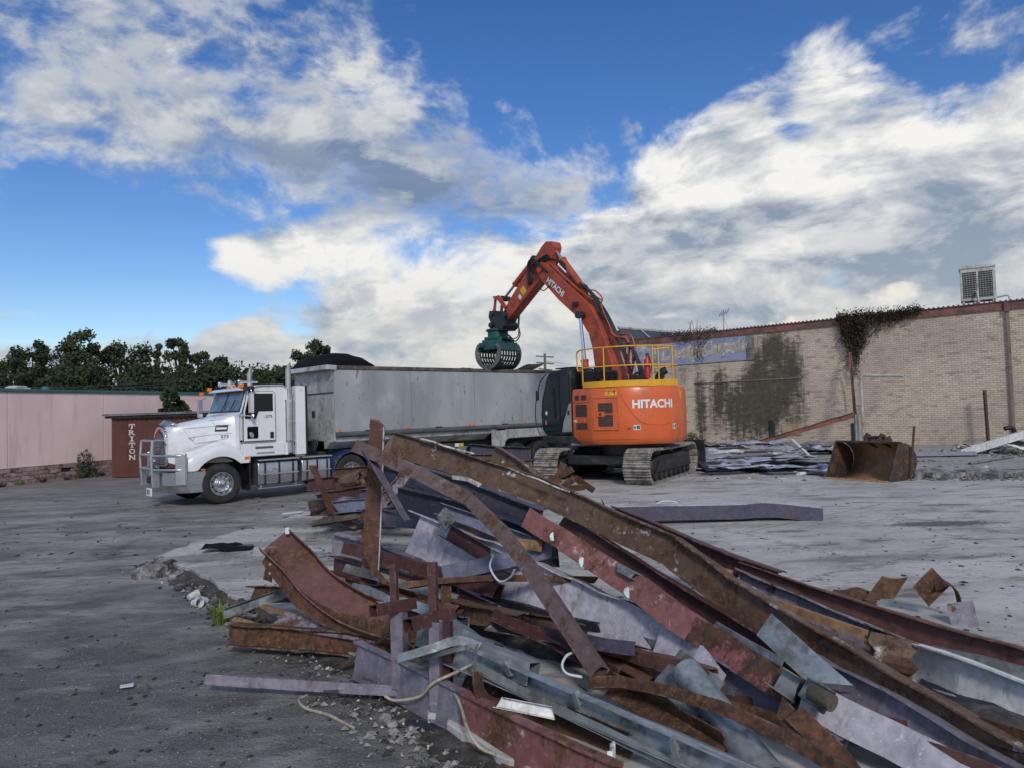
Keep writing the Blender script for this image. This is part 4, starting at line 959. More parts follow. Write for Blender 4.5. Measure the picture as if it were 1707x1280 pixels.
# --- undercarriage
_b = V((.5, .866, 0)).normalized()
TB = Frame(V((3.66, 19.04, SLZ)) - _b * .28, _b)   # x along the tracks (away), y to the left
mb = MB(); mb.tube([EU(0, 0, .80), EU(0, 0, 1.16)], .85, 28); mb.build('slew_ring', M['dark'], ex, smooth=40)
mb = MB(); mb.prism([(1.2, .45), (3.3, .45), (3.1, .95), (1.5, .95)], TB, .6, 2.85); mb.box(TB, .75, 1.6, .7, 2.75, .48, .75); mb.box(TB, 3.0, 3.9, .7, 2.75, .48, .75); mb.build('centre_frame', M['dark'], ex, bevel=.04)
def loop_path(L=4.45, r_=.43, cz=.475, sag=.03):
    pts = []; n = 16
    c0, c1 = r_ + .02, L - r_ - .02
    for i in range(n + 1):
        a = math.pi / 2 + math.pi * i / n; pts.append((c0 + r_ * math.cos(a), cz + r_ * math.sin(a)))
    for i in range(n + 1):
        a = -math.pi / 2 + math.pi * i / n; pts.append((c1 + r_ * math.cos(a), cz + r_ * math.sin(a)))
    m_ = 10
    for i in range(1, m_): x_ = c1 + (c0 - c1) * i / m_; pts.append((x_, cz + r_ - sag * math.sin(math.pi * i / m_)))
    return pts
lp = loop_path(); lp.append(lp[0]); cum = [0]
for p_, q_ in zip(lp, lp[1:]): cum.append(cum[-1] + math.hypot(q_[0] - p_[0], q_[1] - p_[1]))
def on_loop(d):
    d %= cum[-1]
    for i in range(len(lp) - 1):
        if cum[i + 1] >= d:
            f_ = (d - cum[i]) / max(1e-9, cum[i + 1] - cum[i]); p_, q_ = lp[i], lp[i + 1]
            return (p_[0] + (q_[0] - p_[0]) * f_, p_[1] + (q_[1] - p_[1]) * f_), math.atan2(q_[1] - p_[1], q_[0] - p_[0])
NS = 42; pitch = cum[-1] / NS; shoe_mesh = None
for y0 in (0.0, 2.70):
    yc = y0 + .375
    fr_ = MB(); fr_.prism([(.55, .22), (3.95, .22), (4.1, .42), (3.9, .66), (3.2, .72), (1.2, .72), (.55, .62), (.42, .42)], TB, yc - .26, yc + .26)
    tf = fr_.build('track_frame', M['dark'], ex, bevel=.03)
    mb = MB(); mb.prism([(.62, .30), (3.9, .30), (3.6, .56), (1.0, .60)], TB, yc - .34, yc - .262); mb.prism([(.62, .30), (3.9, .30), (3.6, .56), (1.0, .60)], TB, yc + .262, yc + .34); mb.build('frame_cover', M['dark'], tf, bevel=.02)
    for k in range(8):
        mb = MB(); mb.tube([TB(.75 + k * .42, yc - .30, .20), TB(.75 + k * .42, yc + .30, .20)], .12, 14); mb.build('roller', M['dark'], tf, smooth=40)
    for x_, r_ in ((.45, .36), (4.0, .36)):
        mb = MB(); mb.ring(TB(x_, yc, .475), TB.y, [(-.2, 0), (-.2, .2), (-.12, .22), (-.10, r_), (.10, r_), (.12, .22), (.2, .2), (.2, 0)], 24); mb.build('idler' if x_ < 1 else 'sprocket', M['dark'], tf, smooth=30)
    for k in range(NS):
        (px_, pz_), ang = on_loop((k + .5) * pitch)
        if shoe_mesh is None:
            m_ = MB(); F0 = WORLDF; w2 = .375; hp = pitch / 2 - .016
            m_.loft([[V((a, y_, b)) for a, b in ((-hp, -.012), (hp + .006, -.012), (hp + .006, .006), (hp - .01, .010), (hp - .02, .055), (hp - .036, .055), (hp - .05, .012), (.015, .012), (.006, .05), (-.010, .05), (-.02, .012), (-hp + .05, .012), (-hp + .036, .055), (-hp + .02, .055), (-hp, .010))] for y_ in (-w2, w2)])
            so_ = m_.build('track_shoe', M['track'], None, recenter=False); shoe_mesh = so_.data; bpy.data.objects.remove(so_)
        o = bpy.data.objects.new('track_shoe', shoe_mesh); COL.objects.link(o); o.parent = tf
        tx = TB.x * math.cos(ang) + V((0, 0, math.sin(ang))); nz = TB.x * math.sin(ang) - V((0, 0, math.cos(ang)))
        # loop runs anticlockwise seen from the left, so outward is to the right of travel
        yy = nz.cross(tx)
        pos_ = TB(px_, yc, pz_) - base_loc(tf)
        o.matrix_local = Matrix(((tx.x, yy.x, nz.x, pos_.x), (tx.y, yy.y, nz.y, pos_.y), (tx.z, yy.z, nz.z, pos_.z), (0, 0, 0, 1)))
# dozer blade at the far end
mb = MB(); mb.loft([[TB(a, y_, z_) for a, z_ in ((4.72, .04), (4.90, .02), (4.97, .25), (4.98, .60), (4.88, .98), (4.80, .98), (4.88, .6), (4.86, .28))] for y_ in (-.12, 1.1, 2.4, 3.6)]); mb.build('dozer_blade', M['dark'], ex, bevel=.01)
mb = MB()
for y_ in (1.15, 2.2): mb.prism([(3.0, .42), (4.8, .25), (4.8, .55), (3.0, .68)], TB, y_, y_ + .14)
mb.build('blade_arms', M['dark'], ex)
# --- upper body
def body_plan(r_, k=1.0):
    P_ = []
    for a in range(-84, 57, 4): P_.append((-r_ * math.cos(R(a)), r_ * math.sin(R(a))))
    P_ += [(-r_ * math.cos(R(60)), r_ * math.sin(R(60))), (-r_ * math.cos(R(87)) + .02, r_ * math.sin(R(87))), (.05, r_ - .01), (.86, r_ - .15), (.86, -1.2 * r_ / 1.6), (.2, -r_ * .99)]
    return P_
prof = [(1.16, 1.50), (1.20, 1.545), (1.36, 1.60), (1.9, 1.605), (2.45, 1.60), (2.64, 1.585), (2.70, 1.56), (2.725, 1.50)]
mb = MB(); mb.loft([[EU(a, b, z_) for a, b in body_plan(r_)] for z_, r_ in prof]); body = mb.build('counterweight', M['orange'], ex, smooth=32)
def skin(a, z, lift=.004):                          # point on the tail at angle a, height z
    r_ = prof[-1][1]
    for (z0, r0), (z1, r1) in zip(prof, prof[1:]):
        if z0 <= z <= z1: r_ = r0 + (r1 - r0) * (z - z0) / (z1 - z0)
    x_, y_ = -r_ * math.cos(R(a)), r_ * math.sin(R(a))
    if a > 60:
        pA_, pB_ = V((-r_ * math.cos(R(60)), r_ * math.sin(R(60)), 0)), V((-r_ * math.cos(R(87)) + .02, r_ * math.sin(R(87)), 0)); f_ = (a - 60) / 27
        q = pA_.lerp(pB_, f_); nn = V((-(pB_ - pA_).y, (pB_ - pA_).x, 0)).normalized()
        if nn.dot(q) < 0: nn = -nn
        return EU(q.x + nn.x * lift, q.y + nn.y * lift, z)
    return EU(x_ - lift * math.cos(R(a)), y_ + lift * math.sin(R(a)), z)
def patch(name, a0, a1, z0, z1, m_, parent=None, lift=.004, th=None, n=8):
    mb = MB(); k = [a0 + (a1 - a0) * i / n for i in range(n + 1)]
    if th: mb.loft([[skin(a, z0, lift - th), skin(a, z0, lift), skin(a, z1, lift), skin(a, z1, lift - th)] for a in k])
    else: mb.loft([[skin(a, z0, lift), skin(a, z1, lift)] for a in k], cap=False, closed=False)
    return mb.build(name, M[m_] if isinstance(m_, str) else m_, parent or ex, bevel=.008 if th else 0)
lettering('maker_lettering', 'HITACHI', lambda x, y: skin(25.0 - math.degrees(x / 1.6), 2.245 + y, .006), M['white_flat'], body, width=1.20, height=.235, bold=.035)
# engine door with two meshed openings
patch('door_gap', 60.8, 86.6, 1.54, 2.43, 'dark', lift=.003)
dr = patch('engine_door', 61.2, 86.2, 1.555, 2.415, 'orange', lift=.022, th=.03)
M['mesh_dark'] = mk('louvre_brown', (.16, .07, .05), .6)
for z0, z1 in ((2.02, 2.30), (1.66, 1.98)):
    patch('vent', 65.5, 81, z0, z1, 'dark', dr, lift=.024)
    for k in range(7): patch('louvre', 65.5, 81, z0 + .012 + k * (z1 - z0) / 7, z0 + .03 + k * (z1 - z0) / 7, 'mesh_dark', dr, lift=.030, n=2)
patch('door_latch', 74, 82.5, 1.93, 2.06, 'orange', dr, lift=.05, th=.03, n=2); patch('latch_hole', 77.2, 79.6, 1.96, 2.03, 'dark', dr, lift=.053, n=2)
# left side panel vents
SP0, SP1 = V((.05, 1.59, 0)), V((.86, 1.45, 0)); sdv = (SP1 - SP0).normalized(); snv = V((-sdv.y, sdv.x, 0))
def side(u, z, lift=.004): q = SP0 + sdv * u + snv * lift; return EU(q.x, q.y, z)
def spanel(name, u0, u1, z0, z1, m_, parent=None, lift=.004, th=0):
    mb = MB()
    if th: mb.loft([[side(u, z0, lift - th), side(u, z0, lift), side(u, z1, lift), side(u, z1, lift - th)] for u in (u0, u1)])
    else: mb.quad(side(u0, z0, lift), side(u1, z0, lift), side(u1, z1, lift), side(u0, z1, lift))
    return mb.build(name, M[m_], parent or ex)
for u0, u1, z0, z1 in ((.14, .68, 1.93, 2.27), (.14, .66, 1.58, 1.76), (.16, .40, 2.40, 2.54), (.50, .70, 2.40, 2.54)):
    v_ = spanel('vent', u0, u1, z0, z1, 'dark', body, lift=.006)
    for k in range(max(3, int((z1 - z0) / .035))): spanel('louvre', u0, u1, z0 + .008 + k * .035, z0 + .024 + k * .035, 'mesh_dark', v_, lift=.012)
spanel('seam', .02, .80, 2.325, 2.335, 'dark', body, lift=.006)
spanel('reflector', .24, .30, 1.80, 1.87, 'amber', body, lift=.02, th=.02)
spanel('sticker', .62, .78, 1.79, 1.85, 'white_flat', body, lift=.006)
mb = MB(); mb.tube([skin(a, z_, .0) for a, z_ in ((60.5, 2.68), (57, 2.48), (53, 2.28), (48, 2.05), (44, 1.90), (39, 1.76), (33, 1.70), (24, 1.675), (14, 1.68), (10, 1.71), (8, 1.76))], .014, 6); mb.build('moulding_line', M['orange'], body, smooth=60)
wp = patch('warning_sticker', 60.8, 73.5, 2.50, 2.66, 'sticker', body, lift=.004)
mb = MB(); mb.loft([[skin(70.9, 2.54, .008), skin(69.7, 2.63, .008), skin(68.5, 2.54, .008)], [skin(70.3, 2.552, .009), skin(69.7, 2.61, .009), skin(69.1, 2.552, .009)]], cap=False); mb.build('warning_triangle', M['black'], wp)
patch('warning_figure', 63, 63.8, 2.53, 2.64, 'black', wp, lift=.008, n=2); patch('warning_arrow', 64.2, 66, 2.58, 2.595, 'black', wp, lift=.008, n=2)
for a0, a1 in ((46, 39.5), (4, -1)):
    st = patch('safety_sticker', a0, a1, 1.55, 1.685, 'white_flat', body, lift=.005, n=3); patch('sticker_green', a0 - .5, a0 - 2.2, 1.575, 1.66, 'teal', st, lift=.008, n=2); patch('sticker_text', a0 - 3, a1 + .4, 1.57, 1.67, 'railgrey', st, lift=.008, n=2)
patch('red_mark', 51.5, 48.8, 1.575, 1.625, 'red', body, lift=.005, n=2)
patch('edge_sticker', -10.5, -13, 2.35, 2.58, 'sticker', body, lift=.005, n=2)
patch('lower_moulding', 84, 42, 1.30, 1.335, 'orange', body, lift=.012, th=.015)
# platform skirt in front of the body, cab
mb = MB(); mb.prism_z([(.0, 1.40), (.86, 1.46), (2.18, 1.46), (2.2, -1.3), (.8, -1.4), (.0, -1.2)], EU, 1.18, 1.40); mb.build('platform', M['dark'], ex, bevel=.03)
mb = MB(); mb.prism([(.87, 1.41), (1.9, 1.41), (1.9, 2.35), (.87, 2.6)], EU, -1.42, -.5); mb.build('tank_housing', M['orange'], ex, bevel=.04)
cabp = [(.90, 1.41), (2.02, 1.41), (2.16, 1.55), (2.22, 2.0), (2.16, 2.45), (1.92, 3.12), (1.80, 3.24), (1.62, 3.29), (.98, 3.33), (.90, 3.28)]
mb = MB()
def cring(l_, k): cx, cz = 1.5, 2.3; return [EU(cx + (a - cx) * k, l_, cz + (b - cz) * k) for a, b in cabp]
mb.loft([cring(.42, .97), cring(.46, 1), cring(1.38, 1), cring(1.44, .985), cring(1.465, .95)]); cb = mb.build('cab', M['cabdark'], ex, smooth=30)
def cpane(name, poly, m_, l0=1.466, l1=1.474, parent=None):
    mb = MB(); mb.prism(poly, EU, l0, l1); return mb.build(name, M[m_], parent or cb)
cpane('door_window', [(1.42, 1.52), (1.98, 1.50), (2.10, 1.7), (2.13, 2.05), (2.06, 2.45), (1.84, 3.04), (1.50, 3.08), (1.42, 3.0)], 'cabglass')
cpane('rear_side_window', [(.98, 2.25), (1.33, 1.85), (1.35, 3.08), (.98, 3.12)], 'cabglass')
cpane('door_frame', [(1.335, 1.45), (1.40, 1.45), (1.42, 3.14), (1.36, 3.14)], 'black', 1.466, 1.49)
cpane('grab_handle', [(1.55, 1.9), (1.58, 1.9), (1.62, 2.8), (1.59, 2.8)], 'black', 1.475, 1.51)
cpane('grey_side_panel', [(.90, 1.52), (1.28, 1.50), (1.22, 1.78), (.98, 2.30), (.90, 2.34)], 'greyside', 1.476, 1.49)
cpane('badge', [(.97, 2.0), (1.04, 2.0), (1.04, 2.12), (.97, 2.12)], 'black', 1.491, 1.495)
cpane('sticker', [(1.93, 2.0), (2.0, 2.05), (1.95, 2.13), (1.89, 2.08)], 'white_flat', 1.475, 1.479); cpane('sticker', [(1.95, 1.72), (2.0, 1.72), (2.0, 1.85), (1.95, 1.85)], 'amber', 1.475, 1.479)
mb = MB(); mb.prism([(2.165, 1.6), (2.225, 2.0), (2.165, 2.44), (1.935, 3.09), (1.925, 3.07), (2.14, 2.44), (2.19, 2.0), (2.14, 1.62)], EU, .55, 1.36); mb.build('front_window', M['cabglass'], cb)
mb = MB(); mb.tube(curve_pts([EU(1.85, 1.52, 3.20), EU(2.12, 1.54, 2.95), EU(2.34, 1.54, 2.3), EU(2.34, 1.54, 1.75), EU(2.2, 1.52, 1.42)], 8), .016, 6); mb.build('guard_bar', M['black'], ex, smooth=60)
mb = MB(); mb.box(EU, 2.2, 2.30, 1.50, 1.58, 2.45, 2.75); mb.build('cab_mirror', M['black'], ex, bevel=.03)
mb = MB(); mb.box(EU, 1.0, 1.7, .6, 1.3, 3.332, 3.37); mb.build('roof_hatch', M['cabdark'], ex, bevel=.02)
mb = MB(); mb.box(EU, .10, .86, .3, 1.15, 2.73, 3.22); mb.build('engine_hood', M['cabdark'], ex, bevel=.05)
# --- boom, stick, rams
def slab(name, poly, l0, l1, m_, bevel=.02, parent=None):
    mb = MB(); mb.prism(poly, EU, l0, l1); return mb.build(name, M[m_], parent or ex, bevel=bevel)
boom = slab('boom', [(.86, 1.95), (.98, 2.7), (1.05, 3.3), (1.13, 3.95), (1.28, 4.45), (1.56, 4.85), (2.05, 5.22), (2.47, 5.58), (3.30, 6.38), (3.47, 6.62), (3.46, 6.86), (3.30, 6.96), (3.0, 6.84), (2.1, 6.05), (1.44, 5.50), (1.12, 5.18), (.90, 4.80), (.65, 4.24), (.42, 3.6), (.10, 2.75), (.06, 2.1), (.2, 1.85)], -.27, .27, 'boomred', .025)
for l_ in (.272, -.272):
    l1_ = l_ + (.012 if l_ > 0 else -.012)
    slab('boom_edge_plate', [(1.25, 4.55), (1.56, 4.93), (2.45, 5.66), (3.25, 6.42), (3.3, 6.38), (2.47, 5.58), (1.56, 4.85), (1.28, 4.45)], min(l_, l1_), max(l_, l1_), 'boomred', 0, boom)
_d = V((-.765, 0, -.644)).normalized(); _p = V((-.644, 0, .765)).normalized()
lettering('maker_lettering', 'HITACHI', lambda x, y: EU(2.62 + _d.x * x + _p.x * y, .288, 6.03 + _d.z * x + _p.z * y), M['white_flat'], boom, width=.92, height=.20, bold=.035)
for l_ in (.30, -.30):
    mb = MB(); mb.tube([EU(1.45, l_ - .06, 4.98), EU(1.45, l_ + .06, 4.98)], .10, 16); mb.build('ram_pin', M['dark'], boom, smooth=40)
mb = MB(); mb.box(EU, 1.62, 1.80, .29, .40, 5.28, 5.42); mb.build('work_lamp', M['black'], boom, bevel=.02)
mb = MB(); mb.tube([EU(3.30, -.34, 6.72), EU(3.30, .34, 6.72)], .12, 16); mb.build('boom_pin', M['boomred'], boom, smooth=40)
stick = slab('stick', [(3.10, 7.60), (2.80, 7.54), (2.74, 7.36), (2.90, 6.95), (3.08, 6.62), (3.45, 6.40), (4.90, 5.43), (5.15, 5.30), (5.36, 5.40), (5.38, 5.58), (5.05, 5.92), (4.35, 6.55), (3.75, 7.08), (3.30, 7.48)], -.19, .19, 'boomred', .02)
slab('yellow_sticker', [(4.10, 6.12), (4.28, 5.98), (4.44, 6.20), (4.26, 6.34)], .192, .197, 'sticker', 0, stick); slab('white_sticker', [(4.34, 5.94), (4.44, 5.86), (4.55, 6.0), (4.45, 6.08)], .192, .197, 'white_flat', 0, stick)
def ram(pts, r_body, r_rod, l_, split, body_m='boomred', rod_first=True):
    a, b = EU(pts[0][0], l_, pts[0][1]), EU(pts[1][0], l_, pts[1][1]); m_ = a.lerp(b, split)
    mb = MB(); mb.tube([m_, b], r_body, 16); mb.tube([m_, m_.lerp(b, .04)], r_body * 1.15, 16); ro = mb.build('ram_body', M[body_m], ex, smooth=40)
    mb = MB(); mb.tube([a, m_], r_rod, 12); mb.build('ram_rod', M['ramsteel'], ro, smooth=40)
    for q in (a, b): mb = MB(); mb.tube([q - EU.y * .11, q + EU.y * .11], r_body * 1.05, 14); mb.build('ram_eye', M['dark'], ro, smooth=40)
ram([(2.92, 7.36), (1.70, 5.88)], .115, .055, 0, .30)
for l_ in (.42, -.42): ram([(1.45, 4.98), (1.20, 2.35)], .11, .055, l_, .52)
ram([(5.52, 6.08), (3.85, 7.18)], .095, .045, 0, .36)
slab('ram_bracket', [(3.70, 7.05), (3.95, 6.95), (4.0, 7.22), (3.85, 7.30)], -.10, .10, 'boomred', .01, stick)
slab('stick_bracket', [(1.55, 5.62), (1.85, 5.85), (1.80, 6.02), (1.62, 5.95)], -.12, .12, 'boomred', .01, boom)
for l0, l1 in ((.13, .19), (-.19, -.13)):
    slab('rocker_link', [(5.10, 5.72), (5.22, 5.66), (5.62, 6.06), (5.80, 6.10), (5.84, 6.18), (5.50, 6.18), (5.42, 6.10)], l0 + (.07 if l0 > 0 else -.07), l1 + (.07 if l1 > 0 else -.07), 'boomred', .01)
    slab('bucket_link', [(5.74, 6.16), (5.84, 6.10), (5.96, 5.60), (5.84, 5.56)], l0, l1, 'boomred', .01)
# hitch and rotator
slab('quick_hitch', [(5.08, 5.42), (5.20, 5.62), (5.45, 5.40), (5.68, 5.46), (5.78, 5.68), (6.06, 5.70), (6.12, 5.48), (6.02, 5.30), (6.06, 5.06), (5.9, 4.98), (5.24, 4.92), (5.12, 5.1), (5.2, 5.24)], -.26, .26, 'cabdark', .025)
mb = MB()
for t_, z_, r_ in ((5.9, 5.58, .09), (5.22, 5.46, .11), (5.95, 5.18, .09), (5.3, 5.1, .12)): mb.tube([EU(t_, -.33, z_), EU(t_, .33, z_)], r_, 14)
mb.build('hitch_pins', M['dark'], ex, smooth=40)
gq = EU(5.92, 0, 0)
mb = MB(); mb.tube([V((gq.x, gq.y, 4.72)), V((gq.x, gq.y, 4.97))], .36, 24); mb.tube([V((gq.x, gq.y, 4.97)), V((gq.x, gq.y, 5.04))], .42, 24); rot = mb.build('rotator', M['green'], ex, smooth=40, bevel=.015)
# --- sorting grab
_g = V((.60, .80, 0)).normalized()
GR = Frame(V((gq.x, gq.y, 4.16)), _g)               # x along the hinge axis, y to its left
LG = .58
mb = MB()
for x_ in (-.40, .34): mb.box(GR, x_, x_ + .07, -.42, .42, 4.30 - 4.16, 4.66 - 4.16)
mb.box(GR, -.42, .43, -.30, .30, .50, .60)
mb.build('grab_yoke', M['green'], ex, bevel=.02)
mb = MB()
for y_ in (-.17, .17): mb.tube([GR(-.3, y_, .44), GR(.3, y_, .44)], .07, 12)
mb.build('grab_ram', M['dark'], ex, smooth=40)
def shell(sgn, openang=0):
    m_ = MB(); RO, RI = .54, .505
    def P_(x, a, r_): return GR(x, sgn * r_ * math.sin(a), -r_ * math.cos(a) * 1.0)
    A0, A1 = R(4), R(128)
    def bar(x0, x1, a0, a1, r0=RI, r1=RO):
        n = max(1, int((a1 - a0) / R(9)))
        m_.loft([[P_(x_, a0 + (a1 - a0) * i / n, r_) for x_, r_ in ((x0, r0), (x1, r0), (x1, r1), (x0, r1))] for i in range(n + 1)])
    nb = 7
    for k in range(nb + 1):
        x_ = -LG + (2 * LG - .075) * k / nb; bar(x_, x_ + .075, A0, A1)
    for a in (16, 37, 58, 79, 100): bar(-LG, LG, R(a) - .055, R(a) + .055, RI + .004, RO - .004)
    bar(-LG, LG, R(4), R(9), RI - .006, RO + .006)
    o1 = m_.build('grab_shell', M['grabsteel'], ex, smooth=30)
    m_ = MB(); bar2 = lambda x0, x1, a0, a1, r0, r1: m_.loft([[P_(x_, a0 + (a1 - a0) * i / 8, r_) for x_, r_ in ((x0, r0), (x1, r0), (x1, r1), (x0, r1))] for i in range(9)])
    bar2(-LG - .004, LG + .004, R(101), R(130), RI - .01, RO + .012); m_.build('shell_top', M['green'], o1, smooth=30)
    for x_ in (-LG - .045, LG + .003):
        m_ = MB(); n = 14
        m_.loft([[P_(xx, A0 + (A1 - A0) * i / n, r_) for xx, r_ in ((x_, .41 + .05 * math.sin(i / n * 9)), (x_ + .04, .41 + .05 * math.sin(i / n * 9)), (x_ + .04, RO + .02), (x_, RO + .02))] for i in range(n + 1)])
        m_.build('shell_rim', M['worn'], o1, smooth=30)
shell(1); shell(-1)
mb = MB()
for x_ in (-.5, -.25, 0, .25, .5):
    for y_ in (-.36, .36): mb.box(GR, x_ - .04, x_ + .04, y_ - .09, y_ + .09, .22, .40)
mb.build('shell_lugs', M['green'], ex, bevel=.01, kind='stuff')
# --- hoses
def hose(name, pts, r_=.02, m_='hose', n=8, parent=None): mb = MB(); mb.tube(curve_pts(pts, n), r_, 6); return mb.build(name, M[m_], parent or ex, smooth=70)
for k, l_ in enumerate((-.16, -.08, 0, .08, .16)):
    hose('boom_hose', [EU(-.05 - .05 * k, l_, 2.8), EU(.10 - .04 * k, l_, 3.5), EU(.50 - .03 * k, l_, 4.35), EU(.88, l_, 5.02), EU(1.30, l_, 5.55 + .04 * k), EU(1.75, l_, 6.0 + .05 * (k % 2))], .028)
for k, l_ in enumerate((-.22, .20, .24)):
    hose('steel_line', [EU(1.1, l_, 5.42), EU(1.6, l_, 5.76), EU(2.4, l_, 6.42), EU(2.9, l_, 6.86)], .022, 'boomred')
hose('steel_line', [EU(.35, .20, 4.3), EU(.75, .20, 5.15), EU(.70, .22, 5.4), EU(.95, .2, 5.65), EU(1.25, .2, 5.75)], .022, 'boomred'); hose('steel_line', [EU(-.12, .24, 3.0), EU(-.28, .24, 3.8), EU(-.18, .24, 4.12), EU(.2, .2, 4.2), EU(.42, .2, 4.35)], .04, 'boomred'); hose('steel_line', [EU(-.2, .1, 3.0), EU(-.36, .1, 3.7), EU(-.24, .1, 4.2), EU(.2, .1, 4.3)], .03, 'boomred')
for k in range(4):
    hose('stick_hose', [EU(2.0 + .06 * k, .05 * k, 6.05), EU(2.35, .1, 6.62 + .04 * k), EU(2.75 + .03 * k, .21, 6.95), EU(3.05, .24, 6.98 + .05 * k), EU(3.5 + .1 * k, .23, 6.92)], .022)
for k in range(5):
    hose('stick_hose', [EU(2.95 + .06 * k, .28, 6.55 + .05 * k), EU(3.35 + .05 * k, .36, 6.85 + .06 * k), EU(3.75 + .03 * k, .32, 6.75 + .05 * k), EU(3.7 + .04 * k, .28, 6.42), EU(3.95, .25, 6.3 + .05 * k)], .024)
hose('grab_hose', [EU(4.55, .1, 5.65), EU(4.62, .16, 5.1), EU(4.50, .2, 4.7), EU(4.75, .2, 4.5), EU(5.05, .2, 4.72), EU(5.35, .15, 4.82)], .022); hose('grab_hose', [EU(4.7, .0, 5.55), EU(4.72, .05, 5.0), EU(4.72, .1, 4.68), EU(5.0, .1, 4.62), EU(5.35, .05, 4.8)], .018)
hose('hanging_hose', [EU(3.35, .3, 6.45), EU(3.3, .34, 6.12), EU(3.1, .34, 5.98), EU(2.85, .32, 6.1)], .018)
for k in range(5): hose('foot_hose', [EU(-.15 - .04 * k, -.05 + .08 * k, 3.95), EU(-.35 - .05 * k, .0 + .08 * k, 3.6), EU(-.62 - .03 * k, .05 + .08 * k, 3.1), EU(-.60, .1 + .06 * k, 2.74)], .036)
# --- deck rails and fittings
RA0, RA1 = -14, 112
def rail_arc(r_, z, a0=RA0, a1=RA1, n=24): return [arcp(a0 + (a1 - a0) * i / n, r_, z) for i in range(n + 1)]
mb = MB(); A_ = [RA0 + (RA1 - 6 - RA0) * i / 24 for i in range(25)]
mb.loft([[arcp(a, 1.50, 2.728), arcp(a, 1.52, 2.728), arcp(a, 1.52, 2.88), arcp(a, 1.50, 2.88)] for a in A_]); hr = mb.build('handrail', M['yellow'], ex, smooth=40)
for z_ in (3.80, 3.28):
    mb = MB(); mb.tube(rail_arc(1.50, z_), .019, 8); mb.build('rail', M['yellow'], hr, smooth=50)
for a in (107, 75, 23, 16, -5):
    mb = MB(); mb.tube([arcp(a, 1.50, 2.80), arcp(a, 1.50, 3.80)], .019, 8); mb.build('post', M['yellow'], hr, smooth=50)
mb = MB(); mb.tube(curve_pts([arcp(112, 1.50, 3.80), arcp(118, 1.53, 3.74), arcp(119, 1.53, 3.5), arcp(117, 1.53, 3.24), arcp(111, 1.5, 3.22), arcp(107, 1.5, 3.28)], 5), .022, 8); mb.build('rail_loop', M['yellow'], hr, smooth=50)
for z_ in (3.70, 3.18): mb = MB(); mb.tube([arcp(23, 1.5, z_), arcp(10, 1.1, z_ + .03), arcp(-8, 1.46, z_ + .07)], .022, 8); mb.build('gate_rail', M['yellow'], hr, smooth=50)
mb = MB(); e_ = arcp(27, 1.36, 0); mb.ring(V((e_.x, e_.y, 3.22)), (0, 0, 1), [(-.30, 0), (-.30, .085), (.18, .085), (.25, .04), (.30, .035), (.30, 0)], 16); fe = mb.build('fire_extinguisher', M['red'], ex, smooth=40)
mb = MB(); mb.box(Frame(V((e_.x, e_.y, 0)), (1, 0, 0)), -.03, .05, -.03, .03, 3.52, 3.60); mb.tube([V((e_.x + .04, e_.y, 3.55)), V((e_.x + .12, e_.y, 3.3)), V((e_.x + .10, e_.y, 3.1))], .015, 6); mb.build('extinguisher_valve', M['black'], fe)
mb = MB(); q = arcp(52, .55, 0); mb.tube(curve_pts([arcp(48, .7, 3.95), arcp(40, .7, 3.90), arcp(38, .7, 3.35), arcp(46, .7, 3.28)], 5), .02, 6); mb.tube(curve_pts([arcp(48, .7, 3.95), arcp(52, .7, 3.90), arcp(54, .7, 3.35), arcp(46, .7, 3.28)], 5), .02, 6); mb.build('step_handle', mk('navy_tube', (.02, .02, .06), .5), ex, smooth=60)
mb = MB(); q = arcp(88, 1.12, 0); mb.ring(V((q.x, q.y, 2.95)), (0, 0, 1), [(0, 0), (0, .25), (.10, .28), (.12, .25), (.20, .28), (.24, .25), (.33, .25), (.40, .16), (.40, 0)], 24); mb.build('air_precleaner', M['black'], ex, smooth=35)
mb = MB(); mb.tube([V((q.x, q.y, 2.72)), V((q.x, q.y, 2.96))], .10, 14); mb.build('precleaner_stem', M['orange'], ex, smooth=40)
mb = MB(); mb.tube(curve_pts([arcp(10, 1.25, 2.72), arcp(9, 1.25, 2.95), arcp(6, 1.33, 3.08), arcp(2, 1.42, 3.14)], 6), [.07 + .002 * i for i in range(19)], 14); mb.prism([(-.03, 2.70), (.1, 2.70), (.25, 3.05), (.15, 3.08)], Frame(arcp(10, 1.2, 0), (.9, -.4, 0)), -.1, .1); mb.build('exhaust_elbow', M['black'], ex, smooth=40)
mb = MB(); q = arcp(30, 1.1, 0); mb.box(Frame(q, (.9, -.4, 0)), -.22, .16, -.2, .2, 2.72, 3.02); mb.build('filter_box', M['black'], ex, bevel=.05)
hose('deck_hose', [arcp(45, 1.2, 2.74), arcp(42, 1.2, 3.0), arcp(36, 1.2, 3.08), arcp(30, 1.15, 2.95)], .035)

# ================================================================== TREES AND PLANTS
def leaf_mat(name, a, b):
    m, t, bs = newmat(name)
    g = t.node('ShaderNodeNewGeometry'); p = g.outputs['Position']
    c = t.mix(t.ramp(t.noise(p, .9, 4, .6), .3, .7), a, b)
    t.put(bs.inputs['Base Color'], c); t.put(bs.inputs['Roughness'], .6); t.put(bs.inputs['Specular IOR Level'], .25)
    return m
M['leaf'] = leaf_mat('gum_leaves', (.028, .042, .019), (.068, .088, .042))
M['leaf2'] = leaf_mat('dense_leaves', (.021, .035, .016), (.050, .070, .032))
M['leaf3'] = leaf_mat('cypress_leaves', (.022, .040, .018), (.050, .075, .030))
M['bark'] = mk('pale_bark', (.16, .13, .10), .85, var=.4, bump=.5)
M['deadleaf'] = leaf_mat('dead_vine', (.026, .018, .013), (.062, .045, .030))
M['weed'] = leaf_mat('weed_green', (.10, .16, .03), (.20, .26, .06))
M['wire'] = mk('cable_black', (.02, .02, .02), .6)
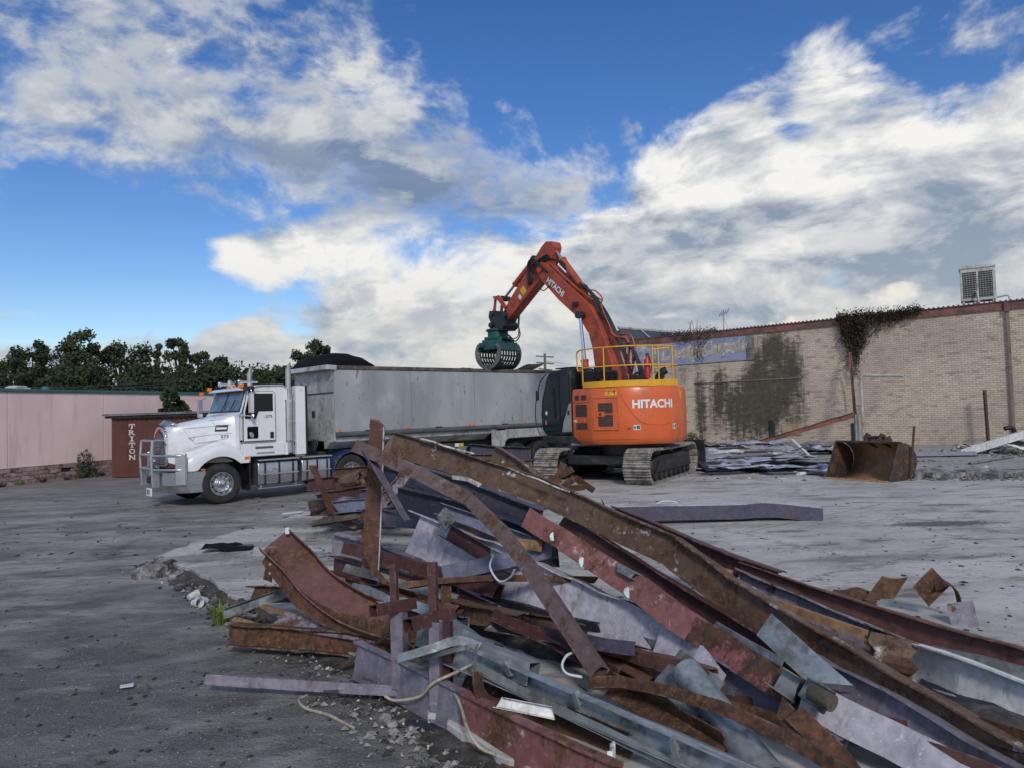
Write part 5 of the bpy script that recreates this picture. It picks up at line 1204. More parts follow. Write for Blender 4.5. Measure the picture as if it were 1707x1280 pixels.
def add_leaf(mb, c, size, rg):
    a = V((rg.gauss(0, 1), rg.gauss(0, 1), rg.gauss(0, .7))); a = a.normalized() if a.length > 1e-6 else V((1, 0, 0))
    b = a.orthogonal().normalized(); b = Matrix.Rotation(rg.uniform(0, 6.28), 3, a) @ b
    w = a.cross(b); l_ = size * rg.uniform(.7, 1.4)
    i = mb.pts([c - b * l_ * .5, c + w * l_ * .30, c + b * l_ * .5, c - w * l_ * .30]); mb.face(i)
def tree(name, label, px0, px1, top, d, mat, seed, kind='gum', group=None, base_z=0, clumps=26, per=110, lsz=.30, low=.25):
    rg = random.Random(seed); cx = (px0 + px1) / 2
    tp = at(cx, top, d); half = (px1 - px0) / 2 * d / FPX; H_ = tp.z - base_z
    root = thing(name, label, 'tree', (tp.x, d, base_z), group)
    mb = MB(); lb = MB()
    tr_ = [V((tp.x + rg.uniform(-.1, .1) * half, d, base_z))]
    lean = rg.uniform(-.25, .25) * half
    for k in range(1, 6): tr_.append(V((tp.x + lean * k / 5 + rg.uniform(-.08, .08) * half, d + rg.uniform(-.1, .1) * half, base_z + H_ * .62 * k / 5)))
    mb.tube(tr_, [H_ * .026 * (1 - .11 * k) for k in range(6)], 8)
    for c_ in range(clumps):
        if kind == 'gum':
            a = rg.uniform(0, 6.28); rr = rg.random() ** .55; zz = rg.uniform(low, .93); env = math.sin(math.pi * min(1, (1 - zz) * 1.15 + .08)) ** .6
            cc = V((tp.x + math.cos(a) * half * rr * env * .9, d + math.sin(a) * half * rr * env * .9, base_z + H_ * zz)); cr = half * rg.uniform(.20, .38)
        elif kind == 'umbrella':
            a = rg.uniform(0, 6.28); rr = rg.random() ** .5; zz = rg.uniform(.74, .95) - .12 * rr * rr
            cc = V((tp.x + math.cos(a) * half * rr * .85, d + math.sin(a) * half * rr * .85, base_z + H_ * zz)); cr = half * rg.uniform(.14, .26)
        else:
            zz = rg.uniform(low, .97); rr = rg.random() ** .5; a = rg.uniform(0, 6.28); env = (1 - zz) ** .6 * 1.5 + .12
            cc = V((tp.x + math.cos(a) * half * rr * env, d + math.sin(a) * half * rr * env, base_z + H_ * zz)); cr = half * .34 * (1.2 - zz * .6)
        if kind != 'cone' and c_ % 2 == 0:
            st = tr_[min(5, max(2, int((cc.z - base_z) / H_ * 5.2)))]; md = st.lerp(cc, .5) + V((0, 0, -.06 * H_ * rg.random())); mb.tube([st, md, cc], [H_ * .013, H_ * .009, H_ * .004], 5)
        for _ in range(per):
            v_ = V((rg.gauss(0, 1), rg.gauss(0, 1), rg.gauss(0, .72))); v_ = v_.normalized() * (rg.random() ** .45)
            add_leaf(lb, cc + v_ * cr, lsz, rg)
    mb.build('trunk', M['bark'], root, smooth=60)
    lb.build('crown', mat, root)
    return root
GT = 'trees behind the pink wall'
TREES = [
    ('gum_tree', 'low dark gum tree at the far end of the tree line', -25, 24, 598, 62, 'leaf', 'gum', 26, 100, .15),
    ('gum_tree', 'broad rounded gum tree beside the tall pale-trunked gum', 18, 100, 556, 66, 'leaf2', 'gum', 46, 120, .12),
    ('gum_tree', 'tall gum tree with pale bare trunk showing below its crown', 92, 166, 546, 60, 'leaf', 'gum', 30, 110, .42),
    ('broadleaf_tree', 'dense dark rounded tree right of the tall pale-trunked gum', 158, 256, 566, 63, 'leaf2', 'gum', 56, 120, .10),
    ('gum_tree', 'thin open gum tree with sky showing through its crown', 246, 284, 560, 66, 'leaf', 'gum', 15, 90, .40),
    ('gum_tree', 'upright feathery gum tree behind the small cypress', 272, 328, 557, 64, 'leaf', 'gum', 28, 100, .30),
    ('gum_tree', 'slim gum tree between the feathery gum and the truck cab', 314, 354, 572, 68, 'leaf', 'gum', 22, 95, .22),
    ('gum_tree', 'rounded mid-sized gum tree behind the truck windscreen', 340, 388, 589, 65, 'leaf2', 'gum', 26, 95, .12),
    ('broadleaf_tree', 'short dark bushy tree behind the truck roof horns', 386, 432, 603, 66, 'leaf2', 'gum', 22, 90, .10),
    ('broadleaf_tree', 'low dark bushy tree behind the truck exhaust stack', 424, 500, 608, 68, 'leaf2', 'gum', 34, 95, .10),
    ('umbrella_gum_tree', 'flat-topped gum tree rising above the black tarpaulin roll', 486, 562, 562, 70, 'leaf', 'umbrella', 30, 75, .5),
    ('broadleaf_tree', 'small round tree top peeping past the black tarpaulin roll', 566, 618, 592, 72, 'leaf2', 'gum', 22, 80, .3),
    ('broadleaf_tree', 'dark low tree filling the gap below the tall pale-trunked gum', 60, 190, 608, 58, 'leaf2', 'gum', 56, 110, .05),
    ('broadleaf_tree', 'dark low tree filling the gap below the open gum', 200, 330, 606, 59, 'leaf2', 'gum', 70, 110, .05),
    ('broadleaf_tree', 'dark low tree hugging the wall beneath the broad rounded gum', -20, 90, 596, 58, 'leaf2', 'gum', 60, 110, .05),
    ('broadleaf_tree', 'dark low tree hugging the wall behind the truck cab', 310, 420, 606, 60, 'leaf2', 'gum', 66, 110, .05),
    ('broadleaf_tree', 'dark low tree in the gap between truck cab and trailer', 395, 500, 610, 62, 'leaf2', 'gum', 66, 110, .05),
]
for i, (nm, lb_, a, b, tp_, d_, m_, kd, cl, pr, lo) in enumerate(TREES):
    tree(nm, lb_, a, b, tp_, d_, M[m_], 40 + i, kd, GT, 0, int(cl * 1.3), int(pr * 1.5), .25, lo)
tree('cypress', 'small bushy green cypress between the pink wall and the container', 262, 314, 645, 31.5, M['leaf3'], 91, 'cone', None, 0, 60, 130, .16, .30)
# power pole and wires
pp = thing('power_pole', 'distant timber power pole with cross arms beyond the tipper', 'power pole', (at(908, 600, 90).x, 90, 0))
q = at(908, 590, 90); mb = MB(); mb.tube([V((q.x, 90, 0)), q], .16, 8); mb.build('pole', M['bark'], pp)
for dz_, w_ in ((-.4, 1.1), (-1.2, 1.1), (-2.0, .8)):
    mb = MB(); mb.tube([q + V((-w_, .3, dz_ + .15)), q + V((w_, -.3, dz_ - .1))], .08, 6); mb.build('cross_arm', M['bark'], pp)
mb = MB(); mb.box(Frame(q + V((-1.2, 0, -2.6)), (1, 0, 0)), -.35, .35, -.3, .3, -.5, .5); mb.build('transformer', M['dark'], pp)
for k, (y0, y1, x1) in enumerate(((647, 622, 420), (652, 633, 330), (640, 640, 330))):
    a, b = at(-60, y0, 44), at(x1, y1, 52); mb = MB(); mb.tube([a.lerp(b, i / 12) - V((0, 0, .3 * math.sin(math.pi * i / 12))) for i in range(13)], .022, 4)
    tag(mb.build('power_line', M['wire']), 'thin dark overhead power line crossing in front of the gum trees', 'cable', 'overhead wires')
for k, (y0, y1) in enumerate(((602, 606), (606, 612))):
    a, b = at(908, y0, 90), at(1040, y1, 95); mb = MB(); mb.tube([a.lerp(b, i / 8) - V((0, 0, .5 * math.sin(math.pi * i / 8))) for i in range(9)], .02, 4)
    tag(mb.build('power_line', M['wire']), 'thin overhead wire running from the distant power pole behind the boom', 'cable', 'wires from the power pole')
# far roof peeping over the pink wall
M['whiteroof'] = mk('white_roof_sheet', (.62, .64, .65), .5)
hr_ = thing('far_house', 'white hipped roof just showing above the pink wall', 'house', (at(20, 650, 48).x, 48, 0))
c = at(22, 643, 48); mb = MB(); b0 = [V((c.x + a, 48 + b, 3.35)) for a, b in ((-2.0, -2), (2.0, -2), (2.0, 3), (-2.0, 3))]; mb.loft([b0, [V((c.x + a * .12, 48.3 + b * .2, c.z + .02)) for a, b in ((-2.0, -2), (2.0, -2), (2.0, 3), (-2.0, 3))]]); mb.build('roof', M['whiteroof'], hr_)
mb = MB(); mb.box(Frame((c.x, 48, 0), (1, 0, 0)), -1.8, 1.8, -1.8, 2.8, 0, 3.34); mb.build('wall', M['whiteroof'], hr_)
vn = thing('roof_vent', 'small teal whirly vent cowl poking above the pink wall capping', 'vent', PW(10.2, .6, 3.45))
mb = MB(); mb.ring(PW(10.2, .6, 0), (0, 0, 1), [(3.3, .12), (3.58, .16), (3.66, .15), (3.72, .09), (3.73, 0)], 16); mb.build('cowl', M['teal'], vn, smooth=40)
mb = MB(); mb.tube([PW(10.2, .6, 0), PW(10.2, .6, 3.4)], .1, 8); mb.build('shaft', M['teal'], vn)

# dead vine over the fascia
vi = thing('dead_vine', 'tangle of dead brown vine hanging over the brick building fascia', 'vine', BW(4, -.1, 3.4))
rg = random.Random(5); mb = MB(); lb = MB()
def vine_x(z): return 3.05 + .35 * max(0, (6.2 - z)) , 6.6 - 1.25 * max(0, 6.15 - z) ** .8
for k in range(46):
    x_ = rg.choice([rg.uniform(3.0, 6.7), rg.uniform(3.1, 4.4)]); L_ = (2.75 if 3.3 < x_ < 4.1 else 1.7 if x_ < 4.7 else .95 if x_ < 5.4 else .55) * rg.uniform(.35, 1.0); p_ = []
    for i in range(7):
        p_.append(BW(x_ + (3.85 - x_) * .35 * i / 6 + rg.uniform(-.06, .06), -.10 - rg.random() * .12, 6.14 - L_ * i / 6))
    mb.tube(p_, .012, 4)
    for i in range(105):
        q = p_[int(rg.random() ** 1.0 * 6.99)]; add_leaf(lb, q + BW.x * rg.gauss(0, .10) - BW.y * abs(rg.gauss(.02, .08)) + V((0, 0, rg.gauss(0, .14))), .085, rg)
for i in range(2300):
    x_ = 3.0 + 3.75 * rg.random(); add_leaf(lb, BW(x_, rg.uniform(-.3, .5), 6.10 + abs(rg.gauss(0, .10)) - (.25 * rg.random())), .09, rg)
for k in range(14):
    x_ = rg.uniform(3.1, 6.6); mb.tube([BW(x_, 0, 6.1), BW(x_ + rg.uniform(-.2, .2), -.1, 6.35 + rg.random() * .12), BW(x_ + rg.uniform(-.3, .3), -.2, 6.3)], .010, 4)
mb.tube([BW(3.1, -.06, 3.3), BW(3.25, -.06, 2.6), BW(3.3, -.05, 1.6)], .012, 4)
mb.build('stems', M['bark'], vi, kind='stuff'); lb.build('dead_leaves', M['deadleaf'], vi, kind='stuff')
vi2 = thing('dead_vine', 'wispy dead vine straggling over the end of the faded blue sign', 'vine', BW(-4.6, -.1, 5.6)); lb = MB(); mb = MB()
for k in range(12):
    x_ = rg.uniform(-5.6, -3.6); p_ = [BW(x_ + rg.uniform(-.1, .1), -.12, 6.15 - .12 * i * (3 if -4.6 < x_ < -3.9 else 1)) for i in range(5)]; mb.tube(p_, .010, 4)
    for i in range(60): add_leaf(lb, p_[rg.randrange(5)] + V((rg.gauss(0, .09), rg.gauss(0, .06), rg.gauss(0, .1))), .07, rg)
for i in range(700): add_leaf(lb, BW(rg.uniform(-6.6, -3.2), rg.uniform(-.1, .4), 6.1 + abs(rg.gauss(0, .12))), .08, rg)
for k in range(5): x_ = rg.uniform(-4.8, -3.8); mb.tube([BW(x_, 0, 6.1), BW(x_ + rg.uniform(-.1, .1), 0, 6.5), BW(x_ + rg.uniform(-.25, .25), 0, 6.8)], .012, 4)
mb.build('stems', M['bark'], vi2, kind='stuff'); lb.build('dead_leaves', M['deadleaf'], vi2, kind='stuff')
# weeds
def tuft(name, label, p, h_, r_, n, mat, seed, cat='weed', group=None):
    rg = random.Random(seed); root = thing(name, label, cat, p, group); mb = MB()
    for i in range(n):
        a = rg.uniform(0, 6.28); q = V(p) + V((math.cos(a), math.sin(a), 0)) * r_ * .35 * rg.random(); l_ = h_ * rg.uniform(.5, 1.0); out = r_ * rg.uniform(.3, 1.0)
        sd_ = V((-math.sin(a), math.cos(a), 0)) * .004 * (1 + h_ * 3); m1 = q + V((math.cos(a) * out * .35, math.sin(a) * out * .35, l_ * .6)); t1 = q + V((math.cos(a) * out, math.sin(a) * out, l_ * rg.uniform(.75, 1.0)))
        i0 = mb.pts([q - sd_, q + sd_, m1 + sd_, m1 - sd_, t1]); mb.face((i0[0], i0[1], i0[2], i0[3])); mb.face((i0[3], i0[2], i0[4]))
    mb.build('blades', mat, root, kind='stuff'); return root
def bush(name, label, p, r_, h_, n, mat, seed, sz=.08, cat='bush', group=None):
    rg = random.Random(seed); root = thing(name, label, cat, p, group); mb = MB(); sb = MB()
    for k in range(7): q = V(p) + V((rg.uniform(-.6, .6) * r_, rg.uniform(-.5, .5) * r_, h_ * rg.uniform(.5, .9))); sb.tube([V(p) + V((0, 0, .0)), q], .01, 4)
    for i in range(n):
        v_ = V((rg.gauss(0, .5), rg.gauss(0, .5), 0)); add_leaf(mb, V(p) + V((v_.x * r_, v_.y * r_, h_ * rg.random() * max(.15, 1 - v_.length ** 2 * .6))), sz, rg)
    sb.build('stems', M['bark'], root, kind='stuff'); mb.build('leaves', mat, root, kind='stuff'); return root
tuft('grass_tuft', 'bright green grass tuft growing at the broken slab edge', gnd(368, 1040), .30, .20, 90, M['weed'], 1, 'grass')
tuft('grass_tuft', 'thin wisp of grass beside the rusty beam end', gnd(398, 1058), .10, .10, 24, M['weed'], 2, 'grass')
tuft('grass_tuft', 'small weed patch among the rubble at the slab corner', gnd(258, 962), .06, .14, 60, M['weed'], 3, 'grass')
bush('creeper', 'dark creeper climbing the block base of the pink wall', PW(11.3, -.12, 0), .45, 1.15, 420, M['leaf3'], 4, .10, 'creeper')
bush('weed_bush', 'low green weed bush at the foot of the brick wall', BW(-4.6, -.8, .0), .9, .75, 900, M['leaf3'], 5, .09)
for k in range(9):
    tuft('weed', 'dry weeds growing along the foot of the pink wall', PW(6 + k * .85, -.25 - .1 * (k % 3), 0), .25, .35, 60, M['weed'] if k % 3 == 0 else M['deadleaf'], 20 + k, 'weed', 'weeds along the pink wall')

# ================================================================== CONTAINER
M['container'] = mk('container_red_brown', (.115, .040, .030), .65, var=.15, dirt=(.075, .03, .022, 1), dirt_amt=.4, dirt_scale=1.5, streak=True)
CF = Frame((-16.0, 28.7, 0), V((6.4, -.9, 0)))
ct = thing('shipping_container', 'rust brown corrugated shipping container with white stacked lettering beside the pink wall', 'container', CF(2, 1))
CL = 6.4; mb = MB(); pts = []; x_ = .12; k = 0
while x_ < CL - .12:
    pts += [(x_, .0), (x_ + .07, .0), (x_ + .105, .035), (x_ + .175, .035)]; x_ += .21
poly = [p_ for p_ in pts if p_[0] < CL - .1]
mb.loft([[CF(a, b + .02, .16) for a, b in poly], [CF(a, b + .02, 2.30) for a, b in poly]], cap=False, closed=False); mb.build('corrugated_side', M['container'], ct)
mb = MB(); mb.box(CF, .02, CL, .07, 2.4, .05, 2.3); mb.build('shell', M['container'], ct)
for a in (0, CL - .13):
    for b in (0, 2.3): mb = MB(); mb.box(CF, a, a + .13, b, b + .13, 0, 2.42); mb.build('corner_post', M['container'], ct, bevel=.01)
mb = MB(); mb.box(CF, .13, CL - .13, .005, .1, 2.30, 2.42); mb.box(CF, .13, CL - .13, .005, .1, .02, .16); mb.build('side_rails', M['container'], ct, bevel=.008)
mb = MB()
for k in range(40): mb.box(CF, -.25 + k * .175, -.25 + k * .175 + .12, -.22, 2.7, 2.50 + .0 * k, 2.54)
mb.box(CF, -.25, CL + .3, -.2, 2.68, 2.46, 2.50); mb.build('tin_roof', mk('galv_roof_tin', (.26, .27, .28), .5, .3, dirt=(.10, .09, .08, 1), dirt_amt=.4), ct)
mb = MB(); mb.box(CF, -.2, CL + .2, -.12, -.04, 2.36, 2.455); mb.build('roof_batten', M['dark'], ct)
M['stencil'] = mk('worn_white_stencil', (.62, .58, .56), .7, var=.15, dirt=(.2, .08, .06, 1), dirt_amt=.28, dirt_scale=5)
for k, ch in enumerate('TRITON'):
    zc = 2.02 - k * .245; uc = .88
    lettering('lettering', ch, lambda x, y: CF(uc + x, .012, zc + y), M['stencil'], ct, width=.085 if ch == 'I' else .25, height=.20, bold=.02)
    mb = MB()
    if ch == 'T': bars = [(-.13, -.10, .0, .10), (.10, .13, .0, .10), (-.07, .07, -.10, -.075)]
    elif ch == 'I': bars = [(-.09, .09, .075, .10), (-.09, .09, -.10, -.075)]
    elif ch == 'R': bars = [(-.155, -.06, .08, .10), (-.155, -.06, -.10, -.08), (.06, .155, -.10, -.08)]
    elif ch == 'N': bars = [(-.155, -.07, .08, .10), (.07, .155, .08, .10), (-.155, -.07, -.10, -.08)]
    else: bars = []
    for a, b, c_, d_ in bars: mb.box(CF, uc + a, uc + b, .006, .0125, zc + c_, zc + d_)
    if bars: mb.build('lettering_serif', M['stencil'], ct)

# ================================================================== SCRAP
for nm, pc, ru, kw in [('rustbrown', (.135, .085, .058), .50, dict(rustcol=(.19, .108, .062, 1), white=.12)), ('rustred', (.16, .060, .040), .62, {}), ('lilac', (.50, .475, .53), .30, {}), ('lilac_shaded', (.205, .19, .235), .28, {}),  # the second lilac is the first one darkened for pieces in shade
                       ('lilac_blue', (.165, .175, .25), .28, {}), ('purple', (.078, .073, .115), .24, {}), ('navy', (.026, .029, .050), .22, {}), ('maroon', (.080, .032, .031), .36, {}), ('oxide', (.145, .066, .058), .46, {}),
                       ('redpink', (.25, .105, .10), .46, dict(white=.3)), ('whitesteel', (.76, .76, .74), .24, {}), ('mixlilac', (.25, .23, .275), .48, {}), ('darkrust', (.060, .038, .031), .66, {}), ('dusty', (.135, .092, .090), .48, dict(rustcol=(.12, .07, .05, 1))), ('brownpink', (.25, .085, .082), .56, dict(rustcol=(.085, .058, .048, 1)))]:
    M[nm] = steel(nm + '_steel', pc, ru, **kw)
M['galv'] = mk('galvanised_steel', (.34, .38, .40), .42, .55, var=.22, scale=9, dirt=(.17, .18, .18, 1), dirt_amt=.42, dirt_scale=2.4, bump=.12)
M['galvdull'] = mk('dull_galvanised', (.22, .245, .25), .6, .35, var=.2, scale=6, dirt=(.10, .10, .095, 1), dirt_amt=.45, dirt_scale=2.4)
M['timber'] = mk('sawn_timber', (.30, .17, .085), .8, var=.3, scale=8, dirt=(.09, .06, .04, 1), dirt_amt=.45, dirt_scale=2.5, bump=.4)
M['oldtimber'] = mk('weathered_timber', (.115, .090, .070), .9, var=.4, scale=6, dirt=(.035, .03, .026, 1), dirt_amt=.5, dirt_scale=3, bump=.6)
M['creamcable'] = mk('cream_cable', (.44, .40, .31), .55, dirt=(.2, .17, .13, 1), dirt_amt=.4, dirt_scale=6)
M['filler'] = mk('white_filler_blob', (.62, .66, .68), .7, var=.2)
M['foil'] = mk('torn_white_edge', (.58, .56, .53), .7, var=.3, dirt=(.12, .09, .07, 1), dirt_amt=.45, dirt_scale=6)
def p_I(h, b, tw=.009, tf=.013):
    H_, B_, w_ = h / 2, b / 2, tw / 2
    return [(-B_, -H_), (B_, -H_), (B_, -H_ + tf), (w_, -H_ + tf), (w_, H_ - tf), (B_, H_ - tf), (B_, H_), (-B_, H_), (-B_, H_ - tf), (-w_, H_ - tf), (-w_, -H_ + tf), (-B_, -H_ + tf)], None
def p_C(h, b, t=.009):
    H_ = h / 2; return [(0, -H_), (b, -H_), (b, -H_ + t), (t, -H_ + t), (t, H_ - t), (b, H_ - t), (b, H_), (0, H_)], None
def p_L(a, b, t=.008): return [(0, 0), (a, 0), (a, t), (t, t), (t, b), (0, b)], None
def p_T(h, b, t=.010): return [(-b / 2, 0), (b / 2, 0), (b / 2, t), (t / 2, t), (t / 2, h), (-t / 2, h), (-t / 2, t), (-b / 2, t)], None
def p_flat(w, t=.008): return [(-t / 2, -w / 2), (t / 2, -w / 2), (t / 2, w / 2), (-t / 2, w / 2)], None
def p_box(h, b, t=.006):
    f_ = lambda k: [(-b / 2 + k, -h / 2 + k), (b / 2 - k, -h / 2 + k), (b / 2 - k, h / 2 - k), (-b / 2 + k, h / 2 - k)]
    return f_(0), f_(t)
def p_pipe(r_, t=.006, n=16):
    f_ = lambda q: [(q * math.cos(2 * math.pi * k / n), q * math.sin(2 * math.pi * k / n)) for k in range(n)]
    return f_(r_), f_(r_ - t)
def p_solid(h, b): return [(-b / 2, -h / 2), (b / 2, -h / 2), (b / 2, h / 2), (-b / 2, h / 2)], None
def sweep(mb, prof, path, up=(0, 0, 1), twist=(0, 0), dent=0.0, jag=0.0, seed=0, dscale=3.0, taper=None):
    rg = random.Random(seed); out, inn = prof; rings, rin = [], []
    n = len(path); up = V(up).normalized(); off = V((rg.uniform(0, 50), rg.uniform(0, 50), rg.uniform(0, 50)))
    for i, p_ in enumerate(path):
        t_ = (path[min(i + 1, n - 1)] - path[max(i - 1, 0)]).normalized()
        u = (up - t_ * up.dot(t_)).normalized(); s_ = t_.cross(u)
        a = R(twist[0] + (twist[1] - twist[0]) * i / max(1, n - 1)); u, s_ = u * math.cos(a) + s_ * math.sin(a), s_ * math.cos(a) - u * math.sin(a)
        k_ = 1.0 if taper is None else taper[0] + (taper[1] - taper[0]) * i / max(1, n - 1)
        for src, dst in ((out, rings), (inn, rin)):
            if src is None: continue
            r_ = []
            for j, (a_, b_) in enumerate(src):
                q = p_ + s_ * a_ * k_ + u * b_ * k_
                if dent: q = q + noise.noise_vector(q * dscale + off) * dent * (1 if src is out else 1)
                if jag and i in (0, n - 1): q = q + t_ * (jag * noise.noise(V((a_ * 21, b_ * 17, seed * 1.7 + i))) * 2)
                r_.append(q)
            dst.append(r_)
    if inn is None: mb.loft(rings)
    else:
        mb.loft(rings, cap=False); mb.loft(rin, cap=False); m_ = len(out)
        for e in (0, -1):
            o_, i_ = mb.pts(rings[e]), mb.pts(rin[e])
            for k in range(m_): mb.face((o_[k], o_[(k + 1) % m_], i_[(k + 1) % m_], i_[k]))
    return mb
_sd = [0]
def scrap(name, label, prof, mat, pts, up=(0, .35, 1), cat='scrap metal', group='scrap steel in the pile', curved=False, step=.2, parent=None, dent=.010, jag=.04, smooth=None, twist=(0, 0), taper=None, floor=True):
    """one length of scrap along points (photo x, photo y, distance)"""
    _sd[0] += 1
    P_ = [at(*q) if len(q) == 3 and not isinstance(q, Vector) else V(q) for q in pts]
    path = curve_pts(P_, 10) if curved else poly_pts(P_, step)
    mb = MB(); sweep(mb, prof, path, up, twist, dent, jag, _sd[0], taper=taper)
    if floor and parent is None:
        lo = min(v.z for v in mb.v)
        if lo < .012:
            for v in mb.v:
                if v.z < .012: v.z = .012 + .15 * (v.z - .012) if v.z > -.05 else .004
    o = mb.build(name, M[mat] if isinstance(mat, str) else mat, parent, smooth=smooth)
    if parent is None: tag(o, label, cat, group)
    return o
def plate(name, label, corners, mat, th=.012, cat='scrap metal', group='scrap steel in the pile', parent=None, crumple=.02, n=8, seed=1):
    """sheet through four points (photo x, y, distance): bottom-left, bottom-right, top-right, top-left"""
    a, b, c_, d = [at(*q) for q in corners]; nn = (b - a).cross(d - a).normalized(); off = V((seed * 3.1, seed * 1.7, 0))
    G_ = [[a.lerp(b, i / n).lerp(d.lerp(c_, i / n), j / n) for i in range(n + 1)] for j in range(n + 1)]
    for r_ in G_:
        for k, q in enumerate(r_): r_[k] = q + nn * noise.noise(q * 4 + off) * crumple
    mb = MB(); mb.loft(G_, cap=False, closed=False); mb.loft([[q + nn * th for q in r_] for r_ in G_], cap=False, closed=False)
    e0 = G_[0] + [r_[-1] for r_ in G_[1:]] + G_[-1][::-1][1:] + [r_[0] for r_ in G_[::-1][1:-1]]
    mb.loft([e0, [q + nn * th for q in e0]], cap=False)
    for v in mb.v:
        if v.z < .006: v.z = .006
    o = mb.build(name, M[mat], parent, smooth=50)
    if parent is None: tag(o, label, cat, group)
    return o
W_UP = (0, .45, 1)
# ---- the big pieces, nearest first
b1 = scrap('rusted_beam', 'long bare rust brown steel beam lying on top of the scrap pile', p_I(.27, .12), 'rustbrown',
      [(652, 737, 8.8), (760, 772, 8.25), (900, 817, 7.6), (1010, 868, 7.0), (1120, 918, 6.4), (1210, 985, 5.85), (1330, 1062, 5.2), (1500, 1165, 4.45), (1730, 1305, 3.75)], up=(.12, .30, 1), dent=.014, jag=.06, step=.12)
for seg in ([(700, 730, 8.45), (755, 746, 8.2), (790, 757, 8.0)], [(850, 779, 7.7), (900, 797, 7.45), (950, 818, 7.2)], [(1390, 1060, 4.85), (1420, 1080, 4.7)]):
    scrap('torn_flashing', '', p_flat(.016, .010), 'foil', seg, parent=b1, dent=.03, jag=.02, step=.04)
scrap('torn_flashing', '', p_flat(.05, .006), 'foil', [(752, 795, 8.1), (780, 800, 7.95), (800, 808, 7.9)], parent=b1, dent=.02, step=.05)
b2 = scrap('red_painted_beam', 'flaking pink red steel beam with round white filler blobs', p_box(.19, .20, .012), 'redpink',
      [(886, 868, 7.0), (960, 915, 6.5), (1060, 977, 5.9), (1165, 1053, 5.3)], up=(.25, .55, 1), dent=.02, step=.10)
scrap('worn_run', '', p_box(.19, .20, .012), 'brownpink', [(1165, 1053, 5.3), (1240, 1101, 4.92), (1345, 1163, 4.5)], up=(.25, .55, 1), parent=b2, dent=.02, step=.10)
for x_, y_, d_, r_ in ((925, 893, 6.62, .055), (975, 935, 6.28, .065), (1050, 986, 5.82, .055), (1127, 1037, 5.40, .055)):
    mb = MB(); q = at(x_, y_, d_ - .02); nn = (V((-.1, -.75, .65))).normalized(); mb.ring(q - nn * .02, nn, [(-.01, r_), (.018, r_ * .9), (.024, r_ * .5), (.025, 0)], 12)
    for v in mb.v: v += noise.noise_vector(v * 14) * .014
    mb.build('filler_blob', M['filler'], b2, smooth=60)
scrap('lilac_beam', 'torn lilac painted beam continuing past the clamp brackets', p_box(.20, .22, .012), 'lilac', [(1350, 1166, 4.48), (1500, 1240, 4.05), (1660, 1330, 3.65)], up=(.25, .55, 1), dent=.02, step=.12)
for a, b in (((1298, 1128, 4.52), (1330, 1150, 4.42)), ((1345, 1148, 4.36), (1388, 1175, 4.2))):
    scrap('clamp_bracket', '', p_C(.14, .07, .008), 'galvdull', [a, b], up=(.25, .55, 1), parent=b2, step=.05, dent=.012)
mb = MB(); mb.tube([at(1352, 1152, 4.2), at(1388, 1172, 4.08)], .05, 14); mb.build('bracket_tube', M['oldtimber'], b2, smooth=40)
scrap('maroon_beam', 'dark maroon beam wedged between the red beam and the rust brown beam', p_I(.22, .16), 'maroon', [(930, 868, 7.5), (1020, 925, 6.8), (1110, 985, 6.2), (1300, 1104, 5.1), (1360, 1140, 4.8)], up=(.2, .45, 1), dent=.012)
scrap('galvanised_strip', 'thin bent galvanised strip lying along the red beam edge', p_flat(.05, .006), 'galv', [(1190, 1035, 5.2), (1250, 1075, 4.85), (1300, 1100, 4.6)], dent=.02)
scrap('galvanised_clip', 'short galvanised clip standing on the red painted beam', p_box(.06, .12, .006), 'galv', [(1036, 948, 5.95), (1062, 962, 5.8)], up=(.2, .4, 1))
b3 = scrap('lilac_web_beam', 'large torn lilac beam with pale web facing the yard', p_I(.54, .14, .012, .014), 'lilac', [(684, 893, 8.3), (760, 925, 7.75), (830, 955, 7.2), (960, 1022, 6.35), (1090, 1085, 5.6)], up=(.18, .30, 1), dent=.03, jag=.10, step=.12)
scrap('crumpled_web', '', p_flat(.42, .012), 'lilac', [(1085, 1082, 5.55), (1130, 1105, 5.3), (1165, 1130, 5.05), (1190, 1165, 4.85)], up=(.18, .30, 1), parent=b3, dent=.09, step=.07, smooth=60)
b11 = scrap('bent_tube', 'long brown square tube bent halfway down its length', p_box(.13, .11, .007), 'dusty', [(597, 744, 7.2), (650, 767, 7.05), (700, 790, 6.95), (785, 832, 6.7)], up=(0, .3, 1), dent=.006)
scrap('bent_lower_run', '', p_box(.12, .10, .007), 'dusty', [(783, 831, 6.7), (835, 885, 6.35), (880, 942, 6.0), (945, 1040, 5.5), (1000, 1122, 5.12)], up=(.5, .3, 1), parent=b11, dent=.008)
po = scrap('standing_flange', 'reddish brown steel flange standing upright out of the pile', p_T(.06, .17, .014), 'oxide', [(611, 1020, 7.6), (618, 900, 7.58), (630, 700, 7.55)], up=(.15, 1, 0), dent=.006, jag=.10)
scrap('bright_edge', '', p_flat(.012, .035), 'foil', [(627, 1010, 7.55), (634, 900, 7.54), (640, 712, 7.51)], up=(1, 0, 0), parent=po, dent=.004)
scrap('curled_strip', 'thin rusty strip curling down beside the standing flange', p_flat(.06, .006), 'darkrust', [(606, 882, 7.2), (610, 915, 7.15), (622, 945, 7.1), (640, 968, 7.05), (652, 975, 7.0)], up=(1, .5, 0), curved=True, dent=.006)
scrap('dark_brace', 'dark purple angle brace leaning across the standing flange', p_L(.07, .07), 'purple', [(604, 752, 7.1), (640, 815, 7.1), (672, 868, 7.1)], up=(.8, .3, .3), dent=.006)
